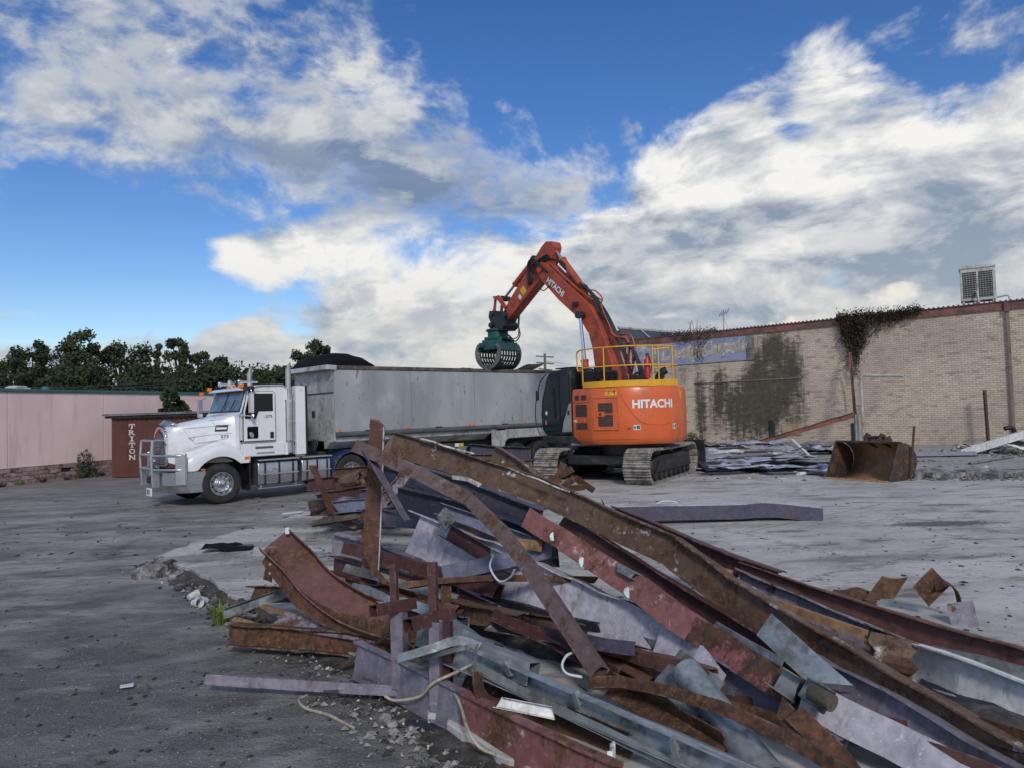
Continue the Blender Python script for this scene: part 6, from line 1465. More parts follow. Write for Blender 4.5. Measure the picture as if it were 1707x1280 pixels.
scrap('navy_beam', 'deep navy beam with torn end behind the bent tube', p_I(.32, .18), 'navy', [(664, 832, 8.9), (760, 855, 8.5), (920, 915, 7.8)], up=(0, .1, 1), dent=.015, jag=.1)
scrap('purple_beam', 'dusty purple beam lying behind the navy beam', p_I(.34, .18), 'purple', [(690, 797, 9.6), (780, 822, 9.2), (900, 872, 8.5)], up=(0, .1, 1), dent=.015)
scrap('purple_channel', 'pale purple channel showing under the navy beam', p_C(.14, .09), 'lilac_blue', [(735, 850, 8.0), (800, 872, 7.75), (880, 905, 7.4)], up=(0, .5, 1), dent=.01)
cp = plate('cleat_plate', 'grey cleat plate with two bolt holes standing on the pale purple channel', [(728, 862, 7.75), (742, 885, 7.6), (760, 868, 7.75), (744, 846, 7.9)], 'galvdull', .012, crumple=.0, n=2)
for x_, y_ in ((747, 862), (743, 872)):
    mb = MB(); q = at(x_, y_, 7.66); mb.ring(q, (q - CAMP), [(-.03, .014), (-.031, 0)], 10); mb.build('bolt_hole', M['black'], cp)
scrap('maroon_channel', 'maroon channel lying under the lilac web beam', p_C(.16, .09), 'maroon', [(745, 885, 7.7), (830, 935, 7.3), (900, 960, 7.0)], up=(0, .5, 1))
scrap('timber_offcut', 'short orange timber block wedged under the red beam', p_solid(.10, .08), 'timber', [(850, 905, 6.9), (905, 911, 6.8)], cat='timber', group=None, dent=.003, jag=.0)
scrap('purple_tube', 'purple square tube lying across the lilac web beam', p_box(.15, .12), 'lilac_blue', [(742, 957, 7.2), (830, 938, 7.0), (925, 915, 6.85)], up=(0, .3, 1), dent=.01)
scrap('rusty_bar', 'rough rusty bar lying level across the lilac web beam', p_box(.055, .08), 'rustred', [(678, 975, 6.9), (730, 968, 6.85), (850, 962, 6.7), (990, 966, 6.5)], dent=.012)
scrap('flange_stub', 'rusty stub leg hanging under the rough rusty bar', p_flat(.09, .012), 'darkrust', [(744, 968, 6.85), (744, 1015, 6.8)], up=(1, 0, 0), dent=.01)
# left cluster
scrap('lilac_i_beam', 'lilac beam end torn and dark beside the standing flange', p_I(.28, .17), 'mixlilac', [(552, 905, 8.9), (640, 930, 8.4), (760, 975, 7.7)], up=(0, .1, 1), jag=.1, dent=.02)
scrap('maroon_i_beam', 'maroon beam running under the lilac beam end', p_I(.20, .15), 'maroon', [(556, 940, 8.5), (640, 965, 8.0), (740, 1000, 7.4), (830, 1030, 6.9)], up=(0, .2, 1), jag=.08, dent=.012)
scrap('maroon_tube', 'plain maroon square tube below the lilac beam end', p_box(.13, .10), 'maroon', [(575, 912, 8.2), (680, 940, 7.7), (830, 985, 6.95)], up=(0, .3, 1))
scrap('galvanised_flashing', 'strip of galvanised flashing lying under the maroon tube', p_flat(.10, .005), 'galvdull', [(575, 945, 7.7), (680, 975, 7.2), (760, 998, 6.9)], up=(0, .7, .6), dent=.02)
cu = scrap('curled_beam', 'red oxide beam curling up off the ground at the pile edge', ([(-a_, b_) for a_, b_ in p_C(.31, .11, .012)[0]], None), 'oxide', [(700, 1052, 6.2), (650, 1043, 6.3), (590, 1020, 6.45), (540, 985, 6.65), (497, 938, 6.85), (458, 902, 7.05)], up=(.62, .45, .62), curved=True, dent=.015, jag=.03, smooth=40)
scrap('rusty_flange', '', p_flat(.15, .012), 'rustred', [(443, 926, 6.93), (468, 962, 6.78), (505, 1003, 6.60), (555, 1032, 6.42), (620, 1046, 6.25), (700, 1056, 6.08)], up=(-.25, .35, 1), curved=True, parent=cu, dent=.012, jag=.03, smooth=40)
sc_cl = scrap('bolt_cleat', '', p_flat(.085, .01), 'darkrust', [(466, 918, 6.95), (452, 935, 6.9), (447, 962, 6.9)], up=(1, .2, .2), parent=cu, dent=.004)
for y_ in (940, 955):
    mb = MB(); q = at(450, y_, 6.85); mb.ring(q, (q - CAMP), [(-.02, .012), (-.021, 0)], 8); mb.build('bolt_hole', M['foil'], sc_cl)
mb = MB(); mb.box(Frame(at(479, 884, 7.0), (1, 0, 0)), -.02, .02, -.005, .005, -.03, .03); mb.build('paper_tag', M['filler'], cu)
scrap('rusty_i_beam', 'rusty beam with red flange lying on the asphalt at the pile edge', p_I(.20, .13), 'rustred', [(388, 1056, 6.75), (560, 1068, 6.45), (740, 1084, 6.1)], up=(0, .12, 1), jag=.05)
scrap('lilac_offcut', 'lilac flat offcut lying under the curled beam', p_flat(.20, .012), 'mixlilac', [(466, 1032, 6.75), (540, 1045, 6.55), (640, 1060, 6.3)], up=(0, 1, .35))
scrap('grey_stud', 'dull galvanised stud leaning on the slab edge left of the curled beam', p_C(.10, .05, .004), 'galvdull', [(372, 1023, 7.05), (430, 1003, 7.25), (488, 983, 7.4)], up=(0, .3, 1), dent=.004)
for k, (a, b) in enumerate((((402, 1000, 7.5), (470, 1040, 6.8)), ((440, 1010, 7.2), (520, 1035, 6.7)), ((365, 992, 7.7), (425, 1020, 7.2)), ((455, 1050, 6.8), (390, 1030, 7.1)))):
    scrap('timber_batten', 'broken timber batten lying in the soil beside the curled beam', p_solid(.04, .05), 'timber' if k % 2 else 'oldtimber', [a, b], cat='timber', group='battens beside the curled beam', dent=.006, jag=.03)
# front: tube frames
def tube_frame(label, runs):
    P0 = at(*runs[0][1][0]); root = thing('tube_frame', label, 'steel frame', (P0.x, P0.y, .0))
    for mt, pts, sz in runs: scrap('tube', '', p_box(sz, sz, .005), mt, pts, up=(0, .4, 1) if abs(pts[0][0] - pts[-1][0]) > 30 else (.25, 1, 0), parent=root, dent=.003, jag=.0)
    return root
tube_frame('lilac square tube frame with a long leg lying on the asphalt', [('lilac_shaded', [(346, 1132, 5.75), (500, 1142, 5.62), (690, 1153, 5.42)], .075), ('lilac_shaded', [(668, 1146, 5.44), (665, 1018, 5.5)], .10), ('maroon', [(622, 1018, 5.28), (688, 1005, 5.62)], .085), ('maroon', [(658, 1010, 5.62), (656, 940, 5.7)], .052)])
tube_frame('lilac and maroon square tube frame standing against the galvanised channel', [('lilac_shaded', [(728, 1182, 5.08), (726, 1035, 5.1)], .075), ('maroon', [(745, 1186, 5.14), (744, 1035, 5.16)], .075), ('maroon', [(680, 1042, 4.95), (752, 1022, 5.3)], .09), ('maroon', [(723, 1030, 5.28), (721, 936, 5.4)], .060)])
scrap('dark_flat_bar', 'thin dark flat bar leaning up behind the lilac tube frame', p_flat(.045, .008), 'darkrust', [(552, 1130, 6.1), (600, 1090, 6.0), (654, 1052, 5.75)], up=(.5, 0, .6), dent=.01)
# galvanised door track
g1 = scrap('galvanised_track', 'long galvanised door track channel at the front of the pile', p_C(.15, .11, .006), 'galv', [(760, 1088, 5.15), (880, 1137, 4.82), (1000, 1188, 4.45), (1130, 1243, 4.15), (1270, 1305, 3.85)], up=(.1, .25, 1), dent=.004, jag=.01)
scrap('track_lip', '', p_L(.035, .055, .005), 'galvdull', [(793, 1118, 4.95), (900, 1175, 4.62), (1000, 1222, 4.35), (1160, 1302, 3.98)], up=(.2, .3, 1), parent=g1, dent=.006)
scrap('track_lip', '', p_flat(.05, .005), 'galv', [(770, 1075, 5.05), (1000, 1172, 4.36), (1270, 1288, 3.78)], up=(0, 1, .2), parent=g1, dent=.004)
for x_, y_, d_ in ((843, 1115, 4.78), (957, 1167, 4.42), (1118, 1243, 4.02)):
    scrap('track_bracket', '', p_L(.045, .06, .005), 'galv', [(x_ - 5, y_ - 12, d_), (x_ + 3, y_ + 14, d_)], up=(.5, .4, .3), parent=g1, dent=.002)
scrap('galvanised_box', 'short galvanised box section sitting on the door track', p_box(.15, .14, .005), 'galv', [(706, 1058, 5.5), (800, 1088, 5.15), (890, 1122, 4.85)], up=(.05, .3, 1), dent=.008, jag=.02)
scrap('galvanised_spout', 'twisted galvanised strip trailing up from the door track', p_box(.09, .13, .005), 'galv', [(598, 985, 6.8), (660, 1003, 6.35), (720, 1022, 6.0), (790, 1065, 5.55), (830, 1085, 5.35)], up=(0, .6, .8), dent=.035, step=.1, smooth=50)
scrap('bent_strap', 'bent galvanised strap sticking out past the tube frames', p_flat(.06, .006), 'galv', [(674, 1094, 4.9), (720, 1080, 4.85), (765, 1068, 4.95), (800, 1078, 5.0)], up=(.1, .6, .8), dent=.006, curved=True)
scrap('bent_strap', 'thin bent strap tail hanging below the door track', p_flat(.04, .005), 'galvdull', [(705, 1096, 4.95), (770, 1080, 4.8), (795, 1075, 4.82), (792, 1110, 4.8), (790, 1140, 4.8)], up=(.3, .6, .6), dent=.004)
scrap('lilac_red_beam', 'lilac beam fading to red along the front edge of the pile', p_I(.29, .07), 'lilac_shaded', [(592, 1098, 5.9), (700, 1150, 5.2), (770, 1188, 4.85)], up=(0, .15, 1), jag=.05, dent=.008)
scrap('red_beam', 'dark red beam end under the galvanised door track', p_I(.29, .07), 'redpink', [(768, 1187, 4.86), (860, 1238, 4.35), (1030, 1320, 3.8)], up=(0, .15, 1), dent=.008)
scrap('rusty_trough', 'rusty curved trough lying under the galvanised door track', p_C(.24, .16, .008), 'rustbrown', [(770, 1150, 5.3), (880, 1190, 4.9), (1060, 1262, 4.3)], up=(.1, .6, .8), dent=.02)
scrap('drilled_plate', 'rusty plate with a bolt hole hanging under the door track', p_flat(.14, .01), 'rustred', [(795, 1115, 4.85), (800, 1150, 4.78), (815, 1168, 4.74), (845, 1172, 4.70)], up=(.3, 1, 0), curved=True, dent=.004)
scrap('white_trim', 'short white metal trim piece under the door track', p_C(.07, .04, .004), 'whitesteel', [(832, 1170, 4.55), (920, 1188, 4.4)], up=(0, .5, 1), dent=.006)
scrap('white_trim', 'white metal trim standing upright at the front of the pile', p_C(.08, .03, .004), 'whitesteel', [(1024, 1310, 3.85), (1024, 1244, 3.95)], up=(.3, 1, 0), dent=.003)
scrap('maroon_angle', 'long maroon angle with a rusty open end below the lilac web beam', p_T(.09, .13, .010), 'maroon', [(820, 1032, 6.2), (930, 1080, 5.7), (1030, 1135, 5.15)], up=(0, .3, 1), dent=.012)
scrap('rusty_angle', 'rusty folded angle with an open end above the door track', p_L(.13, .11, .010), 'rustred', [(1030, 1140, 5.1), (1120, 1190, 4.7), (1215, 1246, 4.3)], up=(-.5, .2, .8), dent=.012, jag=.04)
scrap('maroon_flat', 'dark red flat lying in the shade under the lilac web beam', p_flat(.17, .012), 'oxide', [(905, 1045, 6.1), (1000, 1085, 5.7), (1090, 1130, 5.3)], up=(0, 1, .3), dent=.02)
scrap('rusty_flat_bar', 'rusty flat bar sweeping across the round galvanised pipe', p_box(.075, .05, .006), 'rustred', [(985, 1140, 5.0), (1040, 1136, 4.85), (1085, 1143, 4.7), (1200, 1178, 4.3), (1320, 1232, 3.95), (1430, 1300, 3.6)], up=(.1, .5, .9), dent=.012, step=.1)
pi = scrap('galvanised_pipe', 'round galvanised pipe with a square base plate in the pile', p_pipe(.10, .008, 20), 'galv', [(1142, 1118, 4.85), (1200, 1190, 4.5), (1285, 1300, 4.05)], dent=.003, jag=.0, smooth=50, group=None)
plate('base_plate', '', [(1088, 1142, 5.0), (1158, 1205, 4.55), (1208, 1138, 4.75), (1136, 1083, 5.2)], 'galvdull', .014, parent=pi, crumple=.004, n=3)
scrap('blue_lilac_beam', 'deep blue lilac beam web behind the round galvanised pipe', p_I(.42, .16), 'lilac_blue', [(1180, 1140, 5.05), (1260, 1190, 4.75), (1400, 1290, 4.2)], up=(.1, .25, 1), dent=.02)
scrap('torn_flange', 'torn brown flange peeling off beside the clamp brackets', p_flat(.10, .008), 'darkrust', [(1300, 1178, 4.3), (1345, 1215, 4.1), (1400, 1255, 3.95)], up=(.4, .5, .6), dent=.05)
scrap('torn_flange', 'torn rusty flange peeling off at the end of the rusty flat bar', p_flat(.12, .010), 'rustred', [(1330, 1190, 4.15), (1390, 1250, 3.95), (1420, 1290, 3.8)], up=(.7, .3, .5), dent=.05)
scrap('lilac_inner_beam', 'lilac beam showing torn paint between the brackets and the rust brown beam', p_I(.22, .15), 'lilac_shaded', [(1340, 1110, 4.95), (1480, 1185, 4.4), (1690, 1310, 3.75)], up=(.2, .5, 1), dent=.02)
plate('galvanised_sheet', 'pale blue galvanised sheet leaning on the rust brown beam', [(1262, 1058, 4.98), (1345, 1135, 4.6), (1422, 1142, 4.45), (1286, 1022, 4.92)], 'galv', .006, crumple=.01)
# right side, behind the big beam
scrap('dark_red_beam', 'long dark red beam with brown flange running out of the pile', p_I(.26, .18), 'maroon', [(1020, 860, 8.9), (1110, 898, 8.3), (1200, 937, 7.7), (1300, 975, 7.1)], up=(0, .35, 1), dent=.012)
scrap('brown_beam', 'brown oxide beam continuing past the timber plank', p_I(.24, .17), 'oxide', [(1235, 957, 7.3), (1340, 995, 6.8), (1450, 1030, 6.3), (1580, 1072, 5.75), (1740, 1118, 5.2)], up=(0, .45, 1), dent=.01)
scrap('timber_plank', 'orange timber plank wedged under the dark red beam', p_solid(.09, .06), 'timber', [(1128, 932, 7.2), (1220, 958, 6.95)], cat='timber', group=None, dent=.003, jag=0)
scrap('timber_plank', 'long pale timber plank lying on the lilac beam', p_solid(.06, .10), 'timber', [(1285, 1002, 5.9), (1360, 1028, 5.6), (1442, 1056, 5.3)], up=(0, .4, 1), cat='timber', group=None, dent=.003, jag=0)
scrap('lilac_rust_beam', 'lilac beam with a rusted rounded end beside the pale timber plank', p_I(.28, .17), 'mixlilac', [(1225, 975, 6.5), (1330, 1022, 6.0), (1430, 1066, 5.55), (1515, 1102, 5.2)], up=(.1, .5, 1), dent=.025, jag=.06)
scrap('rounded_end', 'rusty rounded beam end beside the white painted beam', p_pipe(.13, .02, 14), 'rustbrown', [(1455, 1085, 5.2), (1520, 1100, 5.1)], dent=.02)
scrap('white_beam', 'white painted beam with rust patches at the edge of the pile', p_I(.27, .15), 'whitesteel', [(1490, 1092, 5.6), (1600, 1128, 5.0), (1740, 1185, 4.5)], up=(.05, .7, 1), dent=.012)
scrap('pale_tube', 'pale grey square tube lying behind the white painted beam', p_box(.10, .10), 'galv', [(1560, 1088, 5.7), (1640, 1105, 5.4), (1750, 1135, 5.1)], dent=.006)
scrap('grey_tube', 'grey round tube end behind the brown oxide beam', p_pipe(.07, .006, 14), 'galvdull', [(1600, 1062, 6.6), (1690, 1075, 6.3), (1760, 1085, 6.1)], dent=.003, smooth=50)
scrap('purple_low_beam', 'low purple beam on the slab behind the twisted plates', p_I(.16, .12), 'purple', [(1440, 1020, 7.6), (1520, 1030, 7.4), (1600, 1042, 7.2)], up=(0, .1, 1), dent=.01)
scrap('purple_low_beam', 'low purple beam running out past the lilac brown plate', p_I(.16, .12), 'purple', [(1610, 1040, 7.2), (1680, 1050, 7.0), (1770, 1060, 6.8)], up=(0, .1, 1), dent=.01)
plate('rusty_sheet', 'rusty curled sheet lying behind the brown oxide beam', [(1375, 1010, 7.0), (1460, 1020, 6.8), (1468, 985, 7.1), (1390, 978, 7.3)], 'darkrust', .01, crumple=.12, seed=4)
plate('dark_curl', 'dark brown curled plate propped on the rusty sheet', [(1440, 1000, 6.9), (1490, 998, 6.9), (1512, 965, 7.0), (1470, 960, 7.1)], 'darkrust', .01, crumple=.10, seed=9)
dm = plate('diamond_plate', 'dark diamond shaped gusset plate standing on one corner', [(1548, 1010, 6.9), (1580, 975, 6.9), (1553, 945, 6.9), (1522, 978, 6.9)], 'darkrust', .012, crumple=.02, n=3, seed=2)
scrap('bent_arm', '', p_flat(.11, .010), 'darkrust', [(1562, 978, 6.85), (1580, 972, 6.8), (1594, 985, 6.8), (1600, 1008, 6.8)], up=(.2, 1, .1), curved=True, parent=dm, dent=.006)
plate('two_tone_plate', 'upright plate half rust brown half lilac beside the diamond gusset', [(1588, 1052, 6.6), (1634, 1055, 6.5), (1622, 1000, 6.6), (1578, 1006, 6.7)], 'mixlilac', .012, crumple=.01, n=3, seed=3)
plate('black_sheet', 'black crumpled sheet lying under the white painted beam', [(1500, 1190, 4.75), (1740, 1260, 4.2), (1760, 1170, 4.75), (1540, 1120, 5.4)], 'navy', .006, crumple=.05, seed=6)
# the far tube on the slab
ft = scrap('purple_box_beam', 'long purple box beam with a dented end lying out on the slab', p_box(.24, .42, .01), 'purple', [(960, 856, 12.9), (1100, 853, 12.9), (1230, 851, 12.9), (1262, 848, 12.9), (1290, 849, 12.9), (1368, 857, 12.75)], up=(0, .05, 1), dent=.012, group=None, step=.3)
scrap('lilac_top_face', '', p_flat(.40, .012), 'lilac', [(960, 843, 12.9), (1230, 838, 12.9), (1262, 835, 12.9), (1290, 836, 12.9), (1366, 844, 12.75)], up=(0, 1, 0), parent=ft, dent=.002)
mb = MB(); mb.tube(curve_pts([at(1095, 839, 12.8), at(1105, 835, 12.8), at(1122, 835, 12.8), at(1130, 838, 12.8)], 5), .012, 5); mb.build('wire_loop', M['filler'], ft, smooth=60)
scrap('bent_rod', 'thin dark rod sticking up beside the purple box beam', p_pipe(.008, .003, 6), 'darkrust', [(1012, 868, 9.0), (1010, 850, 9.0), (1004, 836, 9.0)], curved=True)
# ---- behind, towards the truck
scrap('pink_strut', 'bent pinkish rusty strut with bolt holes leaning in front of the truck', p_C(.11, .05, .008), 'oxide', [(520, 775, 12.5), (534, 805, 12.6), (548, 840, 12.8), (570, 866, 13.0), (592, 878, 13.0)], up=(1, .3, .2), dent=.012)
plate('lilac_curved_plate', 'curved lilac plate lying on the scrap near the truck tanks', [(507, 852, 13.5), (600, 840, 13.2), (600, 815, 14.0), (540, 822, 14.2)], 'lilac_shaded', .01, crumple=.10, seed=5)
REAR = [('maroon', .25, [(560, 812, 14.5), (680, 800, 14.2), (790, 792, 14.0)]), ('lilac_blue', .22, [(555, 846, 13.0), (640, 838, 12.6), (720, 824, 12.4)]), ('purple', .25, [(600, 828, 13.2), (700, 822, 12.6), (800, 836, 11.8)]), ('maroon', .2, [(540, 828, 13.8), (620, 818, 13.4), (690, 812, 13.0)]),
        ('navy', .28, [(620, 790, 13.4), (720, 802, 12.6), (800, 815, 12.2)]), ('oxide', .22, [(690, 780, 13.5), (790, 784, 13.2), (860, 790, 13.0)]), ('navy', .3, [(780, 752, 14.6), (830, 756, 14.6), (885, 758, 14.8)]), ('maroon', .22, [(810, 782, 13.6), (850, 778, 13.6), (888, 776, 13.7)]),
        ('mixlilac', .2, [(640, 835, 12.0), (668, 805, 12.0), (684, 780, 12.0)]), ('purple', .22, [(700, 840, 11.2), (780, 846, 10.8), (860, 866, 10.2)]), ('darkrust', .18, [(600, 858, 12.2), (700, 850, 11.6), (760, 838, 11.4)]), ('maroon', .24, [(515, 808, 15.0), (600, 800, 14.6), (690, 786, 14.2)]), ('navy', .26, [(530, 836, 14.0), (600, 826, 13.6), (700, 806, 13.2)]), ('maroon', .22, [(640, 772, 14.6), (740, 768, 14.4), (830, 766, 14.6)]), ('darkrust', .2, [(560, 788, 14.6), (640, 784, 14.2), (720, 790, 13.6)]), ('navy', .28, [(700, 792, 12.6), (780, 806, 12.0), (860, 830, 11.2)]), ('oxide', .2, [(520, 852, 13.4), (590, 846, 13.2), (650, 836, 13.0)]), ('purple', .24, [(640, 862, 10.8), (720, 868, 10.2), (800, 884, 9.6)]), ('darkrust', .22, [(760, 800, 12.0), (830, 806, 11.6), (890, 822, 11.2)])]
for k, (m_, h_, pts) in enumerate(REAR):
    col = {'maroon': 'maroon', 'lilac_blue': 'blue lilac', 'purple': 'purple', 'navy': 'navy', 'oxide': 'brown', 'mixlilac': 'pale lilac', 'darkrust': 'dark rusty'}[m_]
    scrap('scrap_beam', f'{col} beam lying in the tangle between the pile and the truck', p_I(h_, h_ * .6), m_, pts, up=(0, .2, 1), group='beams behind the pile', jag=.08, dent=.02)
scrap('rusty_coupling', 'rusted coupling block on the end of a maroon beam', p_pipe(.13, .05, 10), 'rustbrown', [(572, 800, 13.6), (600, 796, 13.4)], dent=.04)
scrap('rusty_beam_end', 'brown rusted beam end tilting up before the tipper wheels', p_I(.34, .2), 'rustbrown', [(822, 760, 11.0), (860, 784, 10.6), (905, 822, 10.0)], up=(.3, .2, 1), jag=.06, dent=.02)
scrap('timber_end', 'split timber end poking out below the lilac curved plate', p_solid(.18, .14), 'oldtimber', [(522, 842, 13.2), (560, 838, 13.6)], cat='timber', group=None, jag=.1, dent=.02)
for k in range(6):
    scrap('timber_sleeper', 'old grey timber lying flat on the slab behind the standing flange', p_solid(.09, .16), 'oldtimber', [(520 + k * 16, 872 - k * 5, 12.6 + k * .28), (690 + k * 8, 846 - k * 5, 13.2 + k * .3)], cat='timber', group='old timbers on the slab', dent=.012, jag=.08)
saw = thing('broken_trestle', 'rusty broken steel trestle lying before the excavator tracks', 'steel frame', gnd(945, 820, SLZ))
for pts in ([(905, 812, 15.5), (958, 785, 15.5)], [(925, 822, 15.3), (945, 772, 15.7)], [(935, 822, 15.2), (962, 800, 15.2)], [(955, 800, 15.3), (985, 820, 15.2)], [(930, 822, 15.2), (975, 816, 15.2)]):
    scrap('angle_leg', '', p_L(.14, .14, .012), 'darkrust', pts, up=(.3, 1, .3), parent=saw, dent=.008)
# ---- cables
def cable(label, pts, r_=.011, m_='creamcable', group='loose cables'):
    mb = MB(); mb.tube(curve_pts([at(*q) for q in pts], 8), r_, 7)
    for v in mb.v: v.z = max(v.z, .004)
    tag(mb.build('cable', M[m_], smooth=60), label, 'cable', group)
def gp(x, y, z=.012): q = gnd(x, y, z); return (x, y, q.y)
cable('short cream cable curled on the asphalt below the lilac tube', [gp(512, 1158), gp(498, 1166), gp(510, 1180), gp(545, 1190), gp(575, 1205), gp(590, 1213)])
cable('cream cable looping behind the lilac and maroon tube frame', [(642, 1160, 5.3), (660, 1167, 5.25), (700, 1160, 5.1), (722, 1138, 5.0), (760, 1120, 5.0), (790, 1105, 5.0)])
cable('cream cable trailing from the tube frame down onto the soil', [(748, 1138, 5.0), (765, 1168, 4.85), (780, 1215, 4.55), (800, 1245, 4.45), (826, 1257, 4.4)])
cable('white wire loop hanging from the purple tube', [(822, 925, 6.75), (817, 945, 6.7), (832, 968, 6.6), (850, 962, 6.55), (858, 948, 6.55)], .010, 'filler')
cable('thin white wire hooked on the maroon angle', [(962, 1085, 5.4), (945, 1092, 5.3), (937, 1108, 5.25), (945, 1122, 5.2), (970, 1128, 5.15)], .010, 'filler')
cable('dark wire poking out of the bent tube', [(905, 1060, 5.6), (938, 1075, 5.5), (960, 1090, 5.4)], .008, 'wire')
# ---- dark dirt mound added to deepen shade in the gaps, then buried scrap
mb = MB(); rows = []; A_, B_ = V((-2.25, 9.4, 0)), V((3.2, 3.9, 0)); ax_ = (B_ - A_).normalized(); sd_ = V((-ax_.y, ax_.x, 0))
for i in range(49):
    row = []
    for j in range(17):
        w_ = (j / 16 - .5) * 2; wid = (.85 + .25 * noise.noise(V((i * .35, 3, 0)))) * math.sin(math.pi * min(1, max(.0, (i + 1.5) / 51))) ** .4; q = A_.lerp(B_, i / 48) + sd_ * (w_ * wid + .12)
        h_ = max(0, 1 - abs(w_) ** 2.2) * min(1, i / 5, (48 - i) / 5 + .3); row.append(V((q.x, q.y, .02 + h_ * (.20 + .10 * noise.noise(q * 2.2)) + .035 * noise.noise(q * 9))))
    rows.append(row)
mb.loft(rows, cap=False, closed=False); o = mb.build('gap_shade_dirt', M['soil'], None, smooth=60); o['kind'] = 'stuff'; o['label'] = 'dark crushed dirt added under the scrap pile to deepen the shade in its gaps'; o['category'] = 'dirt'
rg = random.Random(11)
for k in range(30):
    f_ = rg.random(); c0 = V((-2.1, 8.8, 0)).lerp(V((2.9, 4.4, 0)), f_); perp = V((.66, .75, 0)) * rg.uniform(-.9, .75); c0 = c0 + perp
    dr_ = V((.72, -.68, 0)).normalized(); dr_ = Matrix.Rotation(R(rg.gauss(0, 16)), 3, 'Z') @ dr_; L_ = rg.uniform(.9, 2.2); z0 = rg.uniform(.14, .30)
    m_ = rg.choice(['darkrust', 'maroon', 'navy', 'oxide', 'rustbrown', 'purple', 'darkrust', 'mixlilac']); z1 = max(.13, z0 + rg.uniform(-.06, .10))
    pr = rg.choice([p_I(.16, .12), p_C(.15, .08), p_flat(.14, .01), p_box(.09, .09), p_L(.1, .1)])
    scrap('buried_scrap', f"{'short' if L_ < 1.5 else 'longer'} {dict(darkrust='dark rusty', maroon='maroon', navy='navy', oxide='red brown', rustbrown='rust brown', purple='purple', mixlilac='peeling lilac')[m_]} {dict([(12, 'beam'), (8, 'channel'), (4, 'flat or tube'), (6, 'angle')])[len(pr[0])]} half buried under the pile", pr, m_, [V((c0.x - dr_.x * L_ / 2, c0.y - dr_.y * L_ / 2, z0)), V((c0.x + dr_.x * L_ / 2, c0.y + dr_.y * L_ / 2, z1))], up=(rg.uniform(-.4, .4), .4, 1), group='scrap half buried under the pile', jag=.06, dent=.025)


# ================================================================== LOOSE THINGS
def crumple(name, label, c, sx, sy, rz, mat, amp=.12, tilt=(0, 0), seed=0, cat='sheet metal', group=None, n=14, th=.006, rib=0, parent=None, fold=0.0, zmin=None):
    rg = random.Random(seed); off = V((seed * 2.7, seed * 5.1, seed)); M3 = Matrix.Rotation(rz, 3, 'Z') @ Matrix.Rotation(tilt[0], 3, 'X') @ Matrix.Rotation(tilt[1], 3, 'Y'); rows = []
    for j in range(n + 1):
        row = []
        for i in range(n + 1):
            x_, y_ = (i / n - .5) * sx, (j / n - .5) * sy
            z_ = amp * noise.noise(V((x_ * 1.3, y_ * 1.3, 0)) + off) + amp * .6 * abs(noise.noise(V((x_ * 3.1, y_ * 3.1, 4)) + off)) + fold * abs(x_ / sx) ** 1.5
            if rib: z_ += rib * (1 if i % 2 else -1)
            ex_ = .06 * sx * noise.noise(V((y_ * 3, i * .7, 9)) + off) if j in (0, n) or i in (0, n) else 0
            row.append(V(c) + M3 @ V((x_ + ex_, y_ + ex_ * .5, z_)))
        rows.append(row)
    lo = min(q.z for r_ in rows for q in r_); want = c[2] if zmin is None else zmin
    for r_ in rows:
        for q in r_: q.z += max(0, want - lo) if lo < want else 0
    mb = MB(); mb.loft(rows, cap=False, closed=False)
    o = mb.build(name, M[mat], parent, smooth=35); so = o.modifiers.new('thickness', 'SOLIDIFY'); so.thickness = th
    if parent is None: tag(o, label, cat, group)
    return o
def lump(mb, c, r_, rg, sub=1):
    bm = bmesh.new(); bmesh.ops.create_icosphere(bm, subdivisions=sub, radius=1); base = len(mb.v); sx, sy, sz = rg.uniform(.7, 1.3), rg.uniform(.7, 1.3), rg.uniform(.45, .85); a = rg.uniform(0, 6.28); off = V((rg.uniform(0, 99), rg.uniform(0, 99), 0))
    for v in bm.verts:
        q = v.co * (1 + .35 * noise.noise(v.co * 1.4 + off)); q = V((q.x * sx, q.y * sy, q.z * sz)) * r_
        mb.v.append(V(c) + V((q.x * math.cos(a) - q.y * math.sin(a), q.x * math.sin(a) + q.y * math.cos(a), q.z)))
    for f_ in bm.faces: mb.face([base + v.index for v in f_.verts])
    bm.free()
# ---- excavator bucket
M['bucketrust'] = steel('bucket_inside_rust', (.36, .22, .125), .30, rustcol=(.36, .21, .11, 1)); M['bucketdark'] = steel('bucket_outside', (.040, .033, .030), .5)
bB = gnd(1480, 804, SLZ); BK = Frame((bB.x, bB.y, SLZ), (.85, .53, 0))          # x = depth into the bucket, y = left
bw_ = 1.72
bk = thing('excavator_bucket', 'wide rusty excavator bucket resting on the slab with its mouth open', 'bucket', (bB.x, bB.y, SLZ))
prof_b = [(0, .02), (.30, .0), (.66, .01), (.98, .06), (1.20, .20), (1.31, .40), (1.28, .62), (1.14, .80), (.90, .91), (.62, .95)]
mb = MB(); mb.loft([[BK(a, y_, b + .01) for a, b in prof_b] for y_ in (0, bw_ / 2, bw_)], cap=False, closed=False); o = mb.build('bucket_shell', M['bucketrust'], bk, smooth=50); so = o.modifiers.new('t', 'SOLIDIFY'); so.thickness = .03; so.offset = 1
for y0, y1 in ((-.035, -.002), (bw_ + .002, bw_ + .035)):
    mb = MB(); mb.prism([(a, b) for a, b in prof_b] + [(.50, .92), (.06, .10)], BK, y0, y1); mb.build('cheek_plate', M['bucketdark'], bk, bevel=.008)
mb = MB(); mb.prism([(-.10, .0), (.12, .0), (.14, .035), (.0, .035)], BK, -.02, bw_ + .02); mb.build('cutting_edge', M['bucketrust'], bk)
